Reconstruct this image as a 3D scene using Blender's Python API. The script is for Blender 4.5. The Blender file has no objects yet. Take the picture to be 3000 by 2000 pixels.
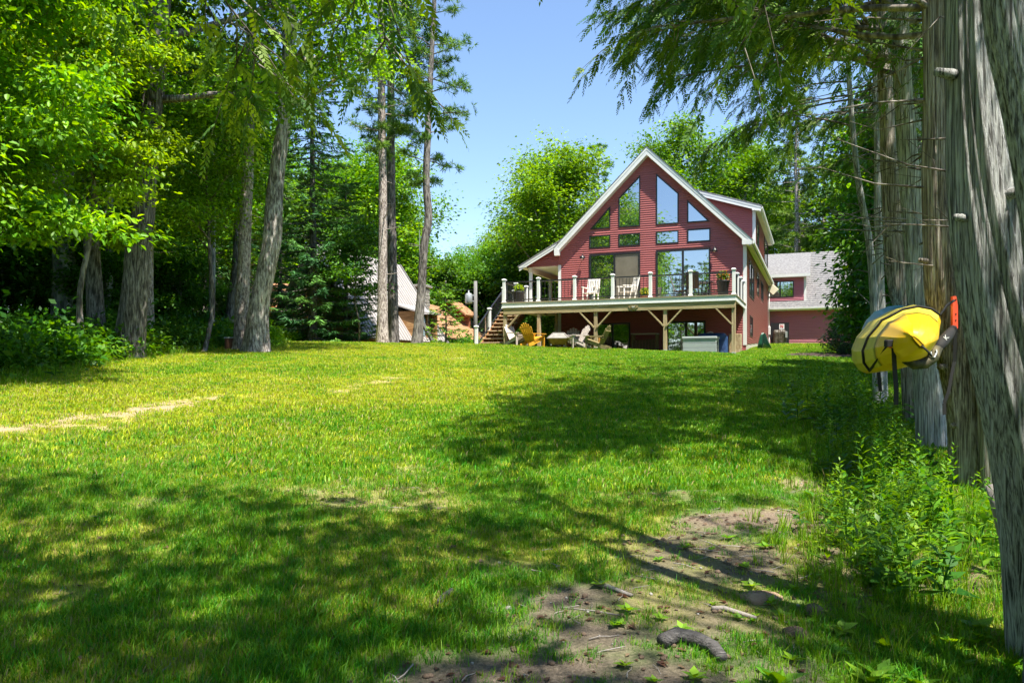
import bpy, math, random
import numpy as np
from mathutils import Vector, Matrix, Euler

R = math.radians
SC = bpy.context.scene
COL = SC.collection

# ------------------------------------------------------------------ camera, sky, sun, exposure
F_PX, HORIZON = 2257.94, 1091.1            # focal length in photo pixels, eye level row (3000 x 2000 photo)
cam_d = bpy.data.cameras.new('camera')
cam_d.sensor_width = 36.0
cam_d.lens = F_PX / 3000 * 36.0
cam_d.shift_y = (HORIZON - 1000) / 3000
cam_d.clip_start, cam_d.clip_end = 0.05, 3000
cam = bpy.data.objects.new('camera', cam_d)
COL.objects.link(cam)
cam.location = (0, 0, 0)
cam.rotation_euler = (R(90), 0, 0)
SC.camera = cam

SUN_EL, SUN_AZ = R(66), R(35)              # azimuth measured from behind the camera (-Y) towards the right (+X)
sun_dir = Vector((math.sin(SUN_AZ) * math.cos(SUN_EL), -math.cos(SUN_AZ) * math.cos(SUN_EL), math.sin(SUN_EL)))
wd = bpy.data.worlds.new('World')
SC.world = wd
wd.use_nodes = True
wn = wd.node_tree.nodes
wl = wd.node_tree.links
wn.clear()
sky = wn.new('ShaderNodeTexSky')
sky.sky_type = 'NISHITA'
sky.sun_disc = False
sky.sun_elevation = SUN_EL
sky.sun_rotation = math.atan2(sun_dir.x, sun_dir.y)
sky.altitude = 150
sky.air_density = 1.0
sky.dust_density = 0.3
sky.ozone_density = 3.0
bg = wn.new('ShaderNodeBackground')
bg.inputs['Strength'].default_value = 0.104
wo = wn.new('ShaderNodeOutputWorld')
wl.new(sky.outputs[0], bg.inputs[0])
wl.new(bg.outputs[0], wo.inputs[0])

sun_l = bpy.data.lights.new('sun', 'SUN')
sun_l.energy = 4.8
sun_l.angle = R(0.53)
sun_l.color = (1.0, 0.93, 0.80)
sun = bpy.data.objects.new('sun', sun_l)
COL.objects.link(sun)
sun.location = (20, -20, 60)
sun.rotation_euler = (-sun_dir).to_track_quat('-Z', 'Y').to_euler()

SC.view_settings.view_transform = 'Standard'
SC.view_settings.look = 'None'
SC.view_settings.exposure = 1.42
SC.view_settings.gamma = 1.0
SC.view_settings.use_curve_mapping = False
SC.render.engine = 'CYCLES'
SC.cycles.use_denoising = True
SC.cycles.adaptive_threshold = 0.02
SC.cycles.max_bounces = 6
SC.cycles.diffuse_bounces = 3
SC.cycles.glossy_bounces = 3
SC.cycles.transmission_bounces = 4
SC.cycles.transparent_max_bounces = 6
SC.cycles.sample_clamp_indirect = 6.0
SC.cycles.caustics_reflective = False
SC.cycles.caustics_refractive = False

# ------------------------------------------------------------------ materials
MATS = {}
def ramp(nt, fac, stops):
    n = nt.nodes.new('ShaderNodeValToRGB')
    e = n.color_ramp.elements
    while len(e) < len(stops):
        e.new(0.5)
    for k, (p, c) in enumerate(stops):
        e[k].position = p
        e[k].color = (c[0], c[1], c[2], 1)
    nt.links.new(fac, n.inputs[0])
    return n.outputs[0]
def coords(nt, scale=(1, 1, 1), rnd=True):
    tc = nt.nodes.new('ShaderNodeTexCoord')
    mp = nt.nodes.new('ShaderNodeMapping')
    mp.inputs['Scale'].default_value = scale
    nt.links.new(tc.outputs['Object'], mp.inputs[0])
    if rnd:
        oi = nt.nodes.new('ShaderNodeObjectInfo')
        mu = nt.nodes.new('ShaderNodeMath')
        mu.operation = 'MULTIPLY'
        mu.inputs[1].default_value = 37.0
        nt.links.new(oi.outputs['Random'], mu.inputs[0])
        nt.links.new(mu.outputs[0], mp.inputs['Location'])
    return mp.outputs[0]
def noise(nt, vec, scale, detail=4, rough=0.6):
    n = nt.nodes.new('ShaderNodeTexNoise')
    n.inputs['Scale'].default_value = scale
    n.inputs['Detail'].default_value = detail
    n.inputs['Roughness'].default_value = rough
    nt.links.new(vec, n.inputs['Vector'])
    return n.outputs['Fac']
def mat(name, stops, rough=0.6, scale=6.0, stretch=(1, 1, 1), bump=0.0, bscale=None, metal=0.0, detail=5, spec=0.4, bdist=0.02, rnd=True):
    """noise-driven colour between the stops, optional bump"""
    m = bpy.data.materials.new(name)
    m.use_nodes = True
    nt = m.node_tree
    b = nt.nodes['Principled BSDF']
    b.inputs['Roughness'].default_value = rough
    b.inputs['Metallic'].default_value = metal
    b.inputs['Specular IOR Level'].default_value = spec
    if not isinstance(stops[0], (tuple, list)):
        c = stops
        stops = [(0.3, tuple(x * 0.85 for x in c)), (0.7, tuple(min(1, x * 1.12) for x in c))]
    v = coords(nt, stretch, rnd)
    f = noise(nt, v, scale, detail)
    nt.links.new(ramp(nt, f, stops), b.inputs['Base Color'])
    if bump:
        bf = noise(nt, v, bscale or scale * 2, 6)
        bn = nt.nodes.new('ShaderNodeBump')
        bn.inputs['Strength'].default_value = bump
        bn.inputs['Distance'].default_value = bdist
        nt.links.new(bf, bn.inputs['Height'])
        nt.links.new(bn.outputs[0], b.inputs['Normal'])
    MATS[name] = m
    return m
def leafmat(name, trans=0.42, rough=0.45, spec=0.35, hue=0.0):
    """leaf: per-leaf colour attribute, part of the light passes through"""
    m = bpy.data.materials.new(name)
    m.use_nodes = True
    nt = m.node_tree
    b = nt.nodes['Principled BSDF']
    out = nt.nodes['Material Output']
    at = nt.nodes.new('ShaderNodeAttribute')
    at.attribute_name = 'Col'
    oi = nt.nodes.new('ShaderNodeObjectInfo')
    hs = nt.nodes.new('ShaderNodeHueSaturation')
    mr = nt.nodes.new('ShaderNodeMapRange')
    mr.inputs['To Min'].default_value = 0.485
    mr.inputs['To Max'].default_value = 0.515
    nt.links.new(oi.outputs['Random'], mr.inputs['Value'])
    nt.links.new(mr.outputs[0], hs.inputs['Hue'])
    nt.links.new(at.outputs['Color'], hs.inputs['Color'])
    nt.links.new(hs.outputs[0], b.inputs['Base Color'])
    b.inputs['Roughness'].default_value = rough
    b.inputs['Specular IOR Level'].default_value = spec
    tr = nt.nodes.new('ShaderNodeBsdfTranslucent')
    h2 = nt.nodes.new('ShaderNodeHueSaturation')
    h2.inputs['Hue'].default_value = 0.48
    h2.inputs['Saturation'].default_value = 1.1
    h2.inputs['Value'].default_value = 1.5
    nt.links.new(hs.outputs[0], h2.inputs['Color'])
    nt.links.new(h2.outputs[0], tr.inputs['Color'])
    mx = nt.nodes.new('ShaderNodeMixShader')
    mx.inputs[0].default_value = trans
    nt.links.new(b.outputs[0], mx.inputs[1])
    nt.links.new(tr.outputs[0], mx.inputs[2])
    nt.links.new(mx.outputs[0], out.inputs['Surface'])
    MATS[name] = m
    return m
def barkmat(name, c0, c1, c2, sc=9.0, zs=0.12, bump=0.9, bdist=0.03, lichen=None):
    """bark: furrows stretched along the trunk"""
    m = bpy.data.materials.new(name)
    m.use_nodes = True
    nt = m.node_tree
    b = nt.nodes['Principled BSDF']
    b.inputs['Roughness'].default_value = 0.9
    b.inputs['Specular IOR Level'].default_value = 0.15
    v = coords(nt, (1, 1, zs))
    f1 = noise(nt, v, sc, 6, 0.65)
    v2 = coords(nt, (1, 1, 0.5))
    f2 = noise(nt, v2, 1.3, 3)
    mx = nt.nodes.new('ShaderNodeMath')
    mx.operation = 'MULTIPLY_ADD'
    mx.inputs[1].default_value = 0.22
    nt.links.new(f2, mx.inputs[0])
    sb = nt.nodes.new('ShaderNodeMath')
    sb.operation = 'SUBTRACT'
    sb.inputs[1].default_value = 0.11
    nt.links.new(f1, sb.inputs[0])
    nt.links.new(sb.outputs[0], mx.inputs[2])
    col = ramp(nt, mx.outputs[0], [(0.39, c0), (0.5, c1), (0.61, c2)])
    if lichen:
        f3 = noise(nt, coords(nt, (1, 1, 0.7)), 3.0, 5, 0.7)
        mk = ramp(nt, f3, [(0.52, (0, 0, 0)), (0.66, (1, 1, 1))])
        mc = nt.nodes.new('ShaderNodeMix')
        mc.data_type = 'RGBA'
        nt.links.new(mk, mc.inputs['Factor'])
        nt.links.new(col, mc.inputs['A'])
        mc.inputs['B'].default_value = (*lichen, 1)
        col = mc.outputs['Result']
    nt.links.new(col, b.inputs['Base Color'])
    bn = nt.nodes.new('ShaderNodeBump')
    bn.inputs['Strength'].default_value = bump
    bn.inputs['Distance'].default_value = bdist
    nt.links.new(f1, bn.inputs['Height'])
    nt.links.new(bn.outputs[0], b.inputs['Normal'])
    MATS[name] = m
    return m
def glassmat(name, dark, refl, tint=(0.9, 0.95, 1.0)):
    m = bpy.data.materials.new(name)
    m.use_nodes = True
    nt = m.node_tree
    nt.nodes.remove(nt.nodes['Principled BSDF'])
    out = nt.nodes['Material Output']
    d = nt.nodes.new('ShaderNodeBsdfDiffuse')
    nz = noise(nt, coords(nt, (1, 1, 1)), 1.2, 3)
    nt.links.new(ramp(nt, nz, [(0.35, tuple(x * 0.6 for x in dark)), (0.65, tuple(x * 1.5 for x in dark))]), d.inputs['Color'])
    g = nt.nodes.new('ShaderNodeBsdfGlossy')
    g.inputs['Roughness'].default_value = 0.012
    g.inputs['Color'].default_value = (*tint, 1)
    bn = nt.nodes.new('ShaderNodeBump')
    bn.inputs['Strength'].default_value = 0.06
    bn.inputs['Distance'].default_value = 0.02
    nt.links.new(noise(nt, coords(nt, (1, 1, 1)), 0.9, 1), bn.inputs['Height'])
    nt.links.new(bn.outputs[0], g.inputs['Normal'])
    mx = nt.nodes.new('ShaderNodeMixShader')
    mx.inputs[0].default_value = refl
    nt.links.new(d.outputs[0], mx.inputs[1])
    nt.links.new(g.outputs[0], mx.inputs[2])
    nt.links.new(mx.outputs[0], out.inputs['Surface'])
    MATS[name] = m
    return m

mat('red_siding', [(0.3, (0.330, 0.096, 0.094)), (0.7, (0.375, 0.112, 0.108))], 0.42, 1.5, (0.4, 0.4, 3), spec=0.4)
mat('garage_siding', [(0.3, (0.420, 0.135, 0.180)), (0.7, (0.460, 0.155, 0.200))], 0.5, 1.5, (0.4, 0.4, 3), spec=0.4)
mat('white_trim', [(0.3, (0.62, 0.64, 0.65)), (0.7, (0.74, 0.75, 0.75))], 0.45, 2.0, spec=0.4)
mat('soffit_cream', [(0.3, (0.62, 0.56, 0.42)), (0.7, (0.70, 0.64, 0.50))], 0.6, 2.0)
mat('shingles', [(0.3, (0.10, 0.10, 0.11)), (0.55, (0.19, 0.19, 0.20)), (0.75, (0.27, 0.26, 0.27))], 0.9, 9.0, (1, 1, 1), 0.4, 40)
mat('black_metal', (0.018, 0.019, 0.022), 0.35, 4.0, spec=0.5)
mat('window_black', (0.014, 0.015, 0.018), 0.4, 4.0, spec=0.5)
glassmat('glass', (0.020, 0.024, 0.024), 0.50)
glassmat('glass_dim', (0.016, 0.02, 0.02), 0.35)
mat('screen_tan', [(0.3, (0.11, 0.10, 0.075)), (0.7, (0.17, 0.155, 0.12))], 0.35, 2.0, spec=0.6)
mat('pt_wood', [(0.30, (0.22, 0.17, 0.085)), (0.5, (0.34, 0.27, 0.14)), (0.7, (0.42, 0.36, 0.22))], 0.8, 3.0, (0.5, 6, 6), 0.3, 8)
mat('pt_post', [(0.30, (0.22, 0.16, 0.085)), (0.5, (0.36, 0.28, 0.16)), (0.7, (0.46, 0.39, 0.27))], 0.8, 3.0, (7, 7, 0.5), 0.3, 8)
mat('tread_wood', [(0.30, (0.30, 0.20, 0.11)), (0.7, (0.50, 0.38, 0.24))], 0.75, 3.0, (0.6, 6, 6), 0.2, 8)
mat('riser_wood', [(0.30, (0.20, 0.085, 0.035)), (0.7, (0.34, 0.15, 0.06))], 0.75, 3.0, (0.6, 6, 6), 0.2, 8)
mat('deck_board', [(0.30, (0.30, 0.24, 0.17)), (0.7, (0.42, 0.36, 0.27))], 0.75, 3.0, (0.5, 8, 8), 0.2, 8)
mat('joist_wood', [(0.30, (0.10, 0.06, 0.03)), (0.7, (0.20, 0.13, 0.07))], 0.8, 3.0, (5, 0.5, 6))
mat('weathered_wood', [(0.28, (0.26, 0.21, 0.18)), (0.5, (0.46, 0.40, 0.36)), (0.72, (0.62, 0.57, 0.54))], 0.8, 5.0, (6, 6, 0.8), 0.35, 12)
mat('amber_wood', [(0.28, (0.42, 0.18, 0.012)), (0.5, (0.62, 0.30, 0.02)), (0.72, (0.72, 0.40, 0.05))], 0.6, 4.0, (6, 6, 0.8), 0.3, 12)
mat('mossy_wood', [(0.28, (0.14, 0.11, 0.045)), (0.5, (0.25, 0.20, 0.09)), (0.72, (0.34, 0.28, 0.15))], 0.8, 5.0, (6, 6, 0.8), 0.3, 12)
mat('white_paint', [(0.3, (0.70, 0.67, 0.62)), (0.7, (0.84, 0.81, 0.76))], 0.5, 6.0)
mat('concrete', [(0.3, (0.38, 0.36, 0.31)), (0.7, (0.52, 0.50, 0.44))], 0.9, 5.0, (1, 1, 1), 0.3, 30)
mat('rust_steel', [(0.3, (0.10, 0.06, 0.02)), (0.5, (0.20, 0.13, 0.04)), (0.7, (0.28, 0.19, 0.07))], 0.6, 7.0, metal=0.3)
mat('mesh_steel', (0.34, 0.31, 0.30), 0.6, 30.0, metal=0.2)
mat('box_grey', [(0.3, (0.28, 0.32, 0.33)), (0.7, (0.34, 0.38, 0.39))], 0.55, 3.0)
mat('blue_tarp', [(0.3, (0.015, 0.035, 0.10)), (0.6, (0.03, 0.07, 0.19)), (0.75, (0.10, 0.16, 0.30))], 0.4, 6.0, (1, 1, 1), 0.6, 7, bdist=0.05)
mat('brown_tarp', [(0.3, (0.035, 0.028, 0.02)), (0.7, (0.10, 0.085, 0.065))], 0.35, 5.0, (1, 1, 1), 0.8, 6, bdist=0.06)
mat('green_hose', [(0.3, (0.006, 0.05, 0.03)), (0.7, (0.015, 0.09, 0.05))], 0.3, 8.0, spec=0.6)
mat('brown_sling', (0.075, 0.05, 0.035), 0.8, 20.0)
mat('pot_dark', (0.02, 0.022, 0.025), 0.5, 5.0)
mat('pot_clay', (0.24, 0.09, 0.05), 0.8, 5.0)
mat('metal_roof', [(0.3, (0.30, 0.28, 0.28)), (0.7, (0.40, 0.38, 0.37))], 0.45, 1.5, (1, 1, 0.3), spec=0.5)
mat('log_honey', [(0.28, (0.13, 0.06, 0.02)), (0.5, (0.34, 0.18, 0.07)), (0.72, (0.50, 0.32, 0.15))], 0.75, 2.5, (0.6, 0.6, 7), 0.4, 9)
mat('log_red', [(0.28, (0.12, 0.04, 0.02)), (0.5, (0.28, 0.10, 0.055)), (0.72, (0.40, 0.19, 0.11))], 0.8, 2.5, (0.6, 0.6, 7), 0.4, 9)
mat('brown_shingle', [(0.3, (0.22, 0.11, 0.055)), (0.55, (0.36, 0.19, 0.10)), (0.75, (0.46, 0.27, 0.16))], 0.9, 5.0, (1, 1, 2), 0.4, 30)
mat('chinking', (0.42, 0.33, 0.24), 0.9, 6.0)
mat('stone', [(0.3, (0.16, 0.15, 0.14)), (0.6, (0.30, 0.29, 0.27)), (0.75, (0.42, 0.40, 0.38))], 0.9, 4.0, (1, 1, 1), 0.5, 14)
mat('orange_stain', [(0.3, (0.34, 0.10, 0.025)), (0.7, (0.52, 0.18, 0.05))], 0.6, 4.0, (6, 6, 0.8))
mat('blue_grey_paint', (0.30, 0.38, 0.44), 0.6, 5.0)
mat('dark_blue_paint', (0.02, 0.05, 0.13), 0.5, 5.0)
mat('pole_wood', [(0.3, (0.11, 0.11, 0.11)), (0.7, (0.22, 0.215, 0.21))], 0.85, 3.0, (8, 8, 0.5), 0.3, 10)
mat('steel_grey', (0.36, 0.39, 0.41), 0.4, 4.0, metal=0.4)
mat('post_brown', (0.10, 0.045, 0.025), 0.75, 6.0)
mat('mulch_brown', [(0.3, (0.028, 0.020, 0.016)), (0.55, (0.075, 0.048, 0.036)), (0.75, (0.14, 0.10, 0.08))], 0.95, 14.0, (1, 1, 1), 0.8, 30, bdist=0.05)
mat('kayak_yellow', [(0.3, (0.62, 0.36, 0.004)), (0.7, (0.72, 0.45, 0.008))], 0.38, 1.4, (1, 1, 1), 0.03, 3, spec=0.5)
mat('kayak_pale', [(0.3, (0.46, 0.37, 0.02)), (0.5, (0.56, 0.46, 0.05)), (0.7, (0.62, 0.54, 0.12))], 0.5, 2.6, (1, 1, 1), 0.03, 3, spec=0.4)  # paler yellow of the hull behind the bow
mat('kayak_blue', (0.02, 0.27, 0.48), 0.4, 3.0, spec=0.5)
mat('bracket_orange', [(0.3, (0.62, 0.055, 0.02)), (0.7, (0.74, 0.08, 0.03))], 0.45, 4.0)
mat('strap_black', (0.008, 0.008, 0.009), 0.8, 40.0)
mat('sling_camo', [(0.35, (0.008, 0.008, 0.006)), (0.5, (0.05, 0.045, 0.02)), (0.65, (0.12, 0.10, 0.05))], 0.7, 16.0)
mat('white_print', (0.75, 0.75, 0.75), 0.6, 10)
mat('sticker_red', (0.55, 0.03, 0.02), 0.6, 10)
mat('stick_grey', [(0.3, (0.14, 0.125, 0.115)), (0.7, (0.34, 0.31, 0.29))], 0.9, 12.0, (1, 1, 1), 0.5, 30)
mat('root_dark', [(0.3, (0.035, 0.032, 0.034)), (0.6, (0.10, 0.095, 0.095)), (0.75, (0.20, 0.19, 0.19))], 0.85, 8.0, (1, 5, 5), 0.8, 16)
mat('soil', [(0.3, (0.075, 0.052, 0.036)), (0.7, (0.17, 0.12, 0.085))], 0.95, 14.0, (1, 1, 1), 0.7, 30)
mat('soil_tan', [(0.3, (0.20, 0.13, 0.085)), (0.7, (0.34, 0.235, 0.165))], 0.95, 14.0, (1, 1, 1), 0.7, 30)
barkmat('bark_cedar', (0.09, 0.088, 0.085), (0.36, 0.365, 0.36), (0.62, 0.635, 0.63), 100, 0.018, 1.0, 0.03)
barkmat('bark_cedar_brown', (0.08, 0.065, 0.055), (0.31, 0.265, 0.225), (0.56, 0.51, 0.46), 80, 0.03, 1.0, 0.03)
barkmat('bark_pine', (0.12, 0.095, 0.088), (0.34, 0.29, 0.27), (0.56, 0.50, 0.47), 24, 0.3, 1.0, 0.03)
barkmat('bark_dark', (0.05, 0.044, 0.042), (0.15, 0.135, 0.13), (0.30, 0.275, 0.265), 24, 0.14, 1.0, 0.04)
barkmat('bark_maple', (0.09, 0.076, 0.07), (0.29, 0.26, 0.24), (0.56, 0.52, 0.49), 20, 0.2, 1.0, 0.05)
barkmat('bark_grey', (0.12, 0.12, 0.125), (0.25, 0.25, 0.255), (0.40, 0.40, 0.40), 7, 0.3, 0.6, 0.02, lichen=(0.34, 0.36, 0.33))
barkmat('bark_twig', (0.06, 0.05, 0.045), (0.15, 0.13, 0.115), (0.30, 0.27, 0.25), 14, 0.2, 0.5, 0.01)
leafmat('leaf_broad', 0.42)
leafmat('leaf_needle', 0.22, 0.55, 0.25)
leafmat('leaf_grass', 0.35, 0.5, 0.25)

# ------------------------------------------------------------------ mesh helpers
def tag(o, label=None, cat=None, group=None, kind=None):
    if label: o['label'] = label
    if cat: o['category'] = cat
    if group: o['group'] = group
    if kind: o['kind'] = kind
    return o
def empty(name, loc=(0, 0, 0), rz=0.0, label=None, cat=None, group=None, parent=None):
    o = bpy.data.objects.new(name, None)
    o.empty_display_size = 0.2
    COL.objects.link(o)
    o.location = loc
    o.rotation_euler = (0, 0, rz)
    if parent: o.parent = parent
    return tag(o, label, cat, group)
def link(name, me, parent=None, m=None):
    o = bpy.data.objects.new(name, me)
    COL.objects.link(o)
    if parent: o.parent = parent
    if m is not None and not me.materials:
        me.materials.append(MATS[m])
    return o
def copy_tree(o, parent=None):
    c = o.copy()
    COL.objects.link(c)
    c.parent = parent
    for ch in list(o.children):
        copy_tree(ch, c)
    return c
class MB:
    def __init__(s):
        s.v = []; s.f = []
    def add(s, vs, fs):
        n = len(s.v)
        s.v += [tuple(p) for p in vs]
        s.f += [tuple(i + n for i in q) for q in fs]
        return s
    def box(s, x0, x1, y0, y1, z0, z1):
        return s.add([(x0, y0, z0), (x1, y0, z0), (x1, y1, z0), (x0, y1, z0), (x0, y0, z1), (x1, y0, z1), (x1, y1, z1), (x0, y1, z1)],
                     [(0, 3, 2, 1), (4, 5, 6, 7), (0, 1, 5, 4), (1, 2, 6, 5), (2, 3, 7, 6), (3, 0, 4, 7)])
    def cbox(s, x0, x1, y0, y1, z0, z1, c=0.01):
        """box with chamfered vertical edges and top"""
        pts = [(x0 + c, y0), (x1 - c, y0), (x1, y0 + c), (x1, y1 - c), (x1 - c, y1), (x0 + c, y1), (x0, y1 - c), (x0, y0 + c)]
        cx, cy = (x0 + x1) / 2, (y0 + y1) / 2
        top = [(cx + (p[0] - cx) * (1 - 2 * c / max(0.02, x1 - x0)), cy + (p[1] - cy) * (1 - 2 * c / max(0.02, y1 - y0))) for p in pts]
        vs = [(p[0], p[1], z0) for p in pts] + [(p[0], p[1], z1 - c) for p in pts] + [(p[0], p[1], z1) for p in top]
        fs = [tuple(range(7, -1, -1)), tuple(range(16, 24))]
        for k in range(8):
            j = (k + 1) % 8
            fs += [(k, j, 8 + j, 8 + k), (8 + k, 8 + j, 16 + j, 16 + k)]
        return s.add(vs, fs)
    def bar(s, a, b, w, h, up=(0, 0, 1)):
        """rectangular bar from a to b, w sideways, h along up"""
        a, b = Vector(a), Vector(b)
        d = (b - a).normalized()
        u = Vector(up)
        sd = d.cross(u)
        if sd.length < 1e-4:
            sd = d.cross(Vector((1, 0, 0)))
        sd.normalize()
        u = sd.cross(d).normalized()
        sd *= w / 2; u *= h / 2
        vs = [a - sd - u, a + sd - u, a + sd + u, a - sd + u, b - sd - u, b + sd - u, b + sd + u, b - sd + u]
        return s.add(vs, [(0, 3, 2, 1), (4, 5, 6, 7), (0, 1, 5, 4), (1, 2, 6, 5), (2, 3, 7, 6), (3, 0, 4, 7)])
    def prism(s, poly, mp, t0, t1):
        """polygon (a, b) extruded from t0 to t1; mp(a, b, t) -> xyz"""
        n = len(poly)
        vs = [mp(a, b, t0) for a, b in poly] + [mp(a, b, t1) for a, b in poly]
        fs = [tuple(range(n)), tuple(range(2 * n - 1, n - 1, -1))] + [(k, n + k, n + (k + 1) % n, (k + 1) % n) for k in range(n)]
        return s.add(vs, fs)
    def tube(s, pts, rad, n=8, cap=True):
        pts = [Vector(p) for p in pts]
        if not isinstance(rad, (list, tuple, np.ndarray)):
            rad = [rad] * len(pts)
        base = len(s.v)
        ref = Vector((0.3, 0.9, 0.1)).normalized()
        d0 = (pts[1] - pts[0]).normalized()
        if abs(d0.dot(ref)) > 0.9: ref = Vector((1, 0, 0))
        x = d0.cross(ref).normalized()
        for k, p in enumerate(pts):
            d = (pts[min(k + 1, len(pts) - 1)] - pts[max(k - 1, 0)]).normalized()
            x = (x - d * x.dot(d)).normalized()
            y = d.cross(x)
            for j in range(n):
                t = 2 * math.pi * j / n
                s.v.append(tuple(p + (x * math.cos(t) + y * math.sin(t)) * rad[k]))
        for k in range(len(pts) - 1):
            for j in range(n):
                a = base + k * n + j; b = base + k * n + (j + 1) % n
                s.f.append((a, b, b + n, a + n))
        if cap:
            s.f.append(tuple(base + j for j in range(n - 1, -1, -1)))
            e = base + (len(pts) - 1) * n
            s.f.append(tuple(e + j for j in range(n)))
        return s
    def lathe(s, prof, n=16, c=(0, 0, 0)):
        base = len(s.v)
        for r, z in prof:
            for j in range(n):
                t = 2 * math.pi * j / n
                s.v.append((c[0] + r * math.cos(t), c[1] + r * math.sin(t), c[2] + z))
        for k in range(len(prof) - 1):
            for j in range(n):
                a = base + k * n + j; b = base + k * n + (j + 1) % n
                s.f.append((a, b, b + n, a + n))
        s.f.append(tuple(base + j for j in range(n - 1, -1, -1)))
        e = base + (len(prof) - 1) * n
        s.f.append(tuple(e + j for j in range(n)))
        return s
    def mesh(s, name, m=None, smooth=False):
        me = bpy.data.meshes.new(name)
        me.from_pydata(s.v, [], s.f)
        if m: me.materials.append(MATS[m])
        if smooth:
            me.polygons.foreach_set('use_smooth', [True] * len(me.polygons))
        me.update()
        return me
    def build(s, name, m, parent=None, smooth=False):
        return link(name, s.mesh(name, m, smooth), parent)
def np_mesh(name, V, quads, cols=None, m=None, smooth=False):
    """fast mesh from numpy arrays; quads (N,4) or (N,3); cols (verts,3) -> point colour attribute Col"""
    V = np.asarray(V, np.float32); Q = np.asarray(quads, np.int32)
    me = bpy.data.meshes.new(name)
    me.vertices.add(len(V)); me.vertices.foreach_set('co', V.ravel())
    k = Q.shape[1]
    me.loops.add(Q.size); me.loops.foreach_set('vertex_index', Q.ravel())
    me.polygons.add(len(Q)); me.polygons.foreach_set('loop_start', np.arange(0, Q.size, k, dtype=np.int32))
    try:
        me.polygons.foreach_set('loop_total', np.full(len(Q), k, np.int32))
    except Exception:
        pass
    if smooth: me.polygons.foreach_set('use_smooth', np.ones(len(Q), bool))
    me.update(calc_edges=True)
    if cols is not None:
        a = me.attributes.new('Col', 'FLOAT_COLOR', 'POINT')
        c4 = np.ones((len(V), 4), np.float32); c4[:, :3] = cols
        a.data.foreach_set('color', c4.ravel())
    if m: me.materials.append(MATS[m])
    return me
def unit(a):
    return a / np.maximum(np.linalg.norm(a, axis=-1, keepdims=True), 1e-9)
def leaf_geo(C, A, N, L, W, fold=0.12):
    """rhombic leaves: centre, axis, normal, length, width -> (4n,3) verts"""
    n = len(C)
    A = unit(A); S = unit(np.cross(A, N)); N2 = np.cross(S, A)
    L = np.broadcast_to(np.asarray(L, float), (n,))[:, None]; W = np.broadcast_to(np.asarray(W, float), (n,))[:, None]
    V = np.empty((n, 4, 3))
    V[:, 0] = C - A * L * 0.5
    V[:, 1] = C + S * W * 0.5 + N2 * W * fold - A * L * 0.06
    V[:, 2] = C + A * L * 0.5 - N2 * L * 0.06
    V[:, 3] = C - S * W * 0.5 + N2 * W * fold - A * L * 0.06
    return V.reshape(-1, 3)
def leaf_fine(C, A, N, L, W, fold=0.16):
    """ovate pointed leaves folded along the midrib: two quads each"""
    n = len(C)
    A = unit(A); S = unit(np.cross(A, N)); N2 = np.cross(S, A)
    L = np.broadcast_to(np.asarray(L, float), (n,))[:, None]; W = np.broadcast_to(np.asarray(W, float), (n,))[:, None]
    V = np.empty((n, 6, 3))
    V[:, 0] = C - A * L * 0.5
    V[:, 3] = C + A * L * 0.5 - N2 * L * 0.10
    for j, s_ in ((1, 1), (5, -1)):
        V[:, j] = C - A * L * 0.20 + S * s_ * W * 0.50 + N2 * W * fold
    for j, s_ in ((2, 1), (4, -1)):
        V[:, j] = C + A * L * 0.16 + S * s_ * W * 0.40 + N2 * (W * fold * 0.7 - L * 0.02)
    return V.reshape(-1, 3)
def fine_mesh(name, V, cols, m):
    n = len(V) // 6
    k = np.arange(n)[:, None] * 6
    return np_mesh(name, V, np.concatenate([k + [0, 1, 2, 3], k + [0, 3, 4, 5]]), np.repeat(cols, 6, axis=0), m)
def leaf_mesh(name, V, cols, m):
    n = len(V) // 4
    return np_mesh(name, V, np.arange(4 * n).reshape(n, 4), np.repeat(cols, 4, axis=0), m)
def palette(rng, n, c0, c1, jit=0.12):
    t = rng.random((n, 1)) ** 1.2
    c = np.asarray(c0) * (1 - t) + np.asarray(c1) * t
    return c * (1 + rng.normal(0, jit, (n, 1))).clip(0.6, 1.5)

# ------------------------------------------------------------------ smooth random field and the ground
def vnoise(x, y, s, seed=0):
    x = np.asarray(x, float) / s; y = np.asarray(y, float) / s
    xi = np.floor(x).astype(int); yi = np.floor(y).astype(int)
    fx = x - xi; fy = y - yi
    fx = fx * fx * (3 - 2 * fx); fy = fy * fy * (3 - 2 * fy)
    def h(a, b):
        q = np.sin(a * 127.1 + b * 311.7 + seed * 74.7) * 43758.5453
        return q - np.floor(q)
    return (h(xi, yi) * (1 - fx) + h(xi + 1, yi) * fx) * (1 - fy) + (h(xi, yi + 1) * (1 - fx) + h(xi + 1, yi + 1) * fx) * fy
def fbm(x, y, s, seed=0, o=3):
    t = 0; a = 1; w = 0
    for k in range(o):
        t = t + a * vnoise(x, y, s / 2 ** k, seed + k * 13); w += a; a *= 0.5
    return t / w
HTH, HX, HY, HV = 0.3752, 6.0511, 34.2399, 2.9186     # the house: rotation, centre of its lake-side wall, deck level
HC, HS = math.cos(HTH), math.sin(HTH)
def house_to_world(u, y, v=0.0):
    return (HX + u * HC + y * HS, HY - u * HS + y * HC, HV + v)
def sstep(a, b, x):
    t = np.clip((x - a) / (b - a), 0, 1)
    return t * t * (3 - 2 * t)
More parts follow.
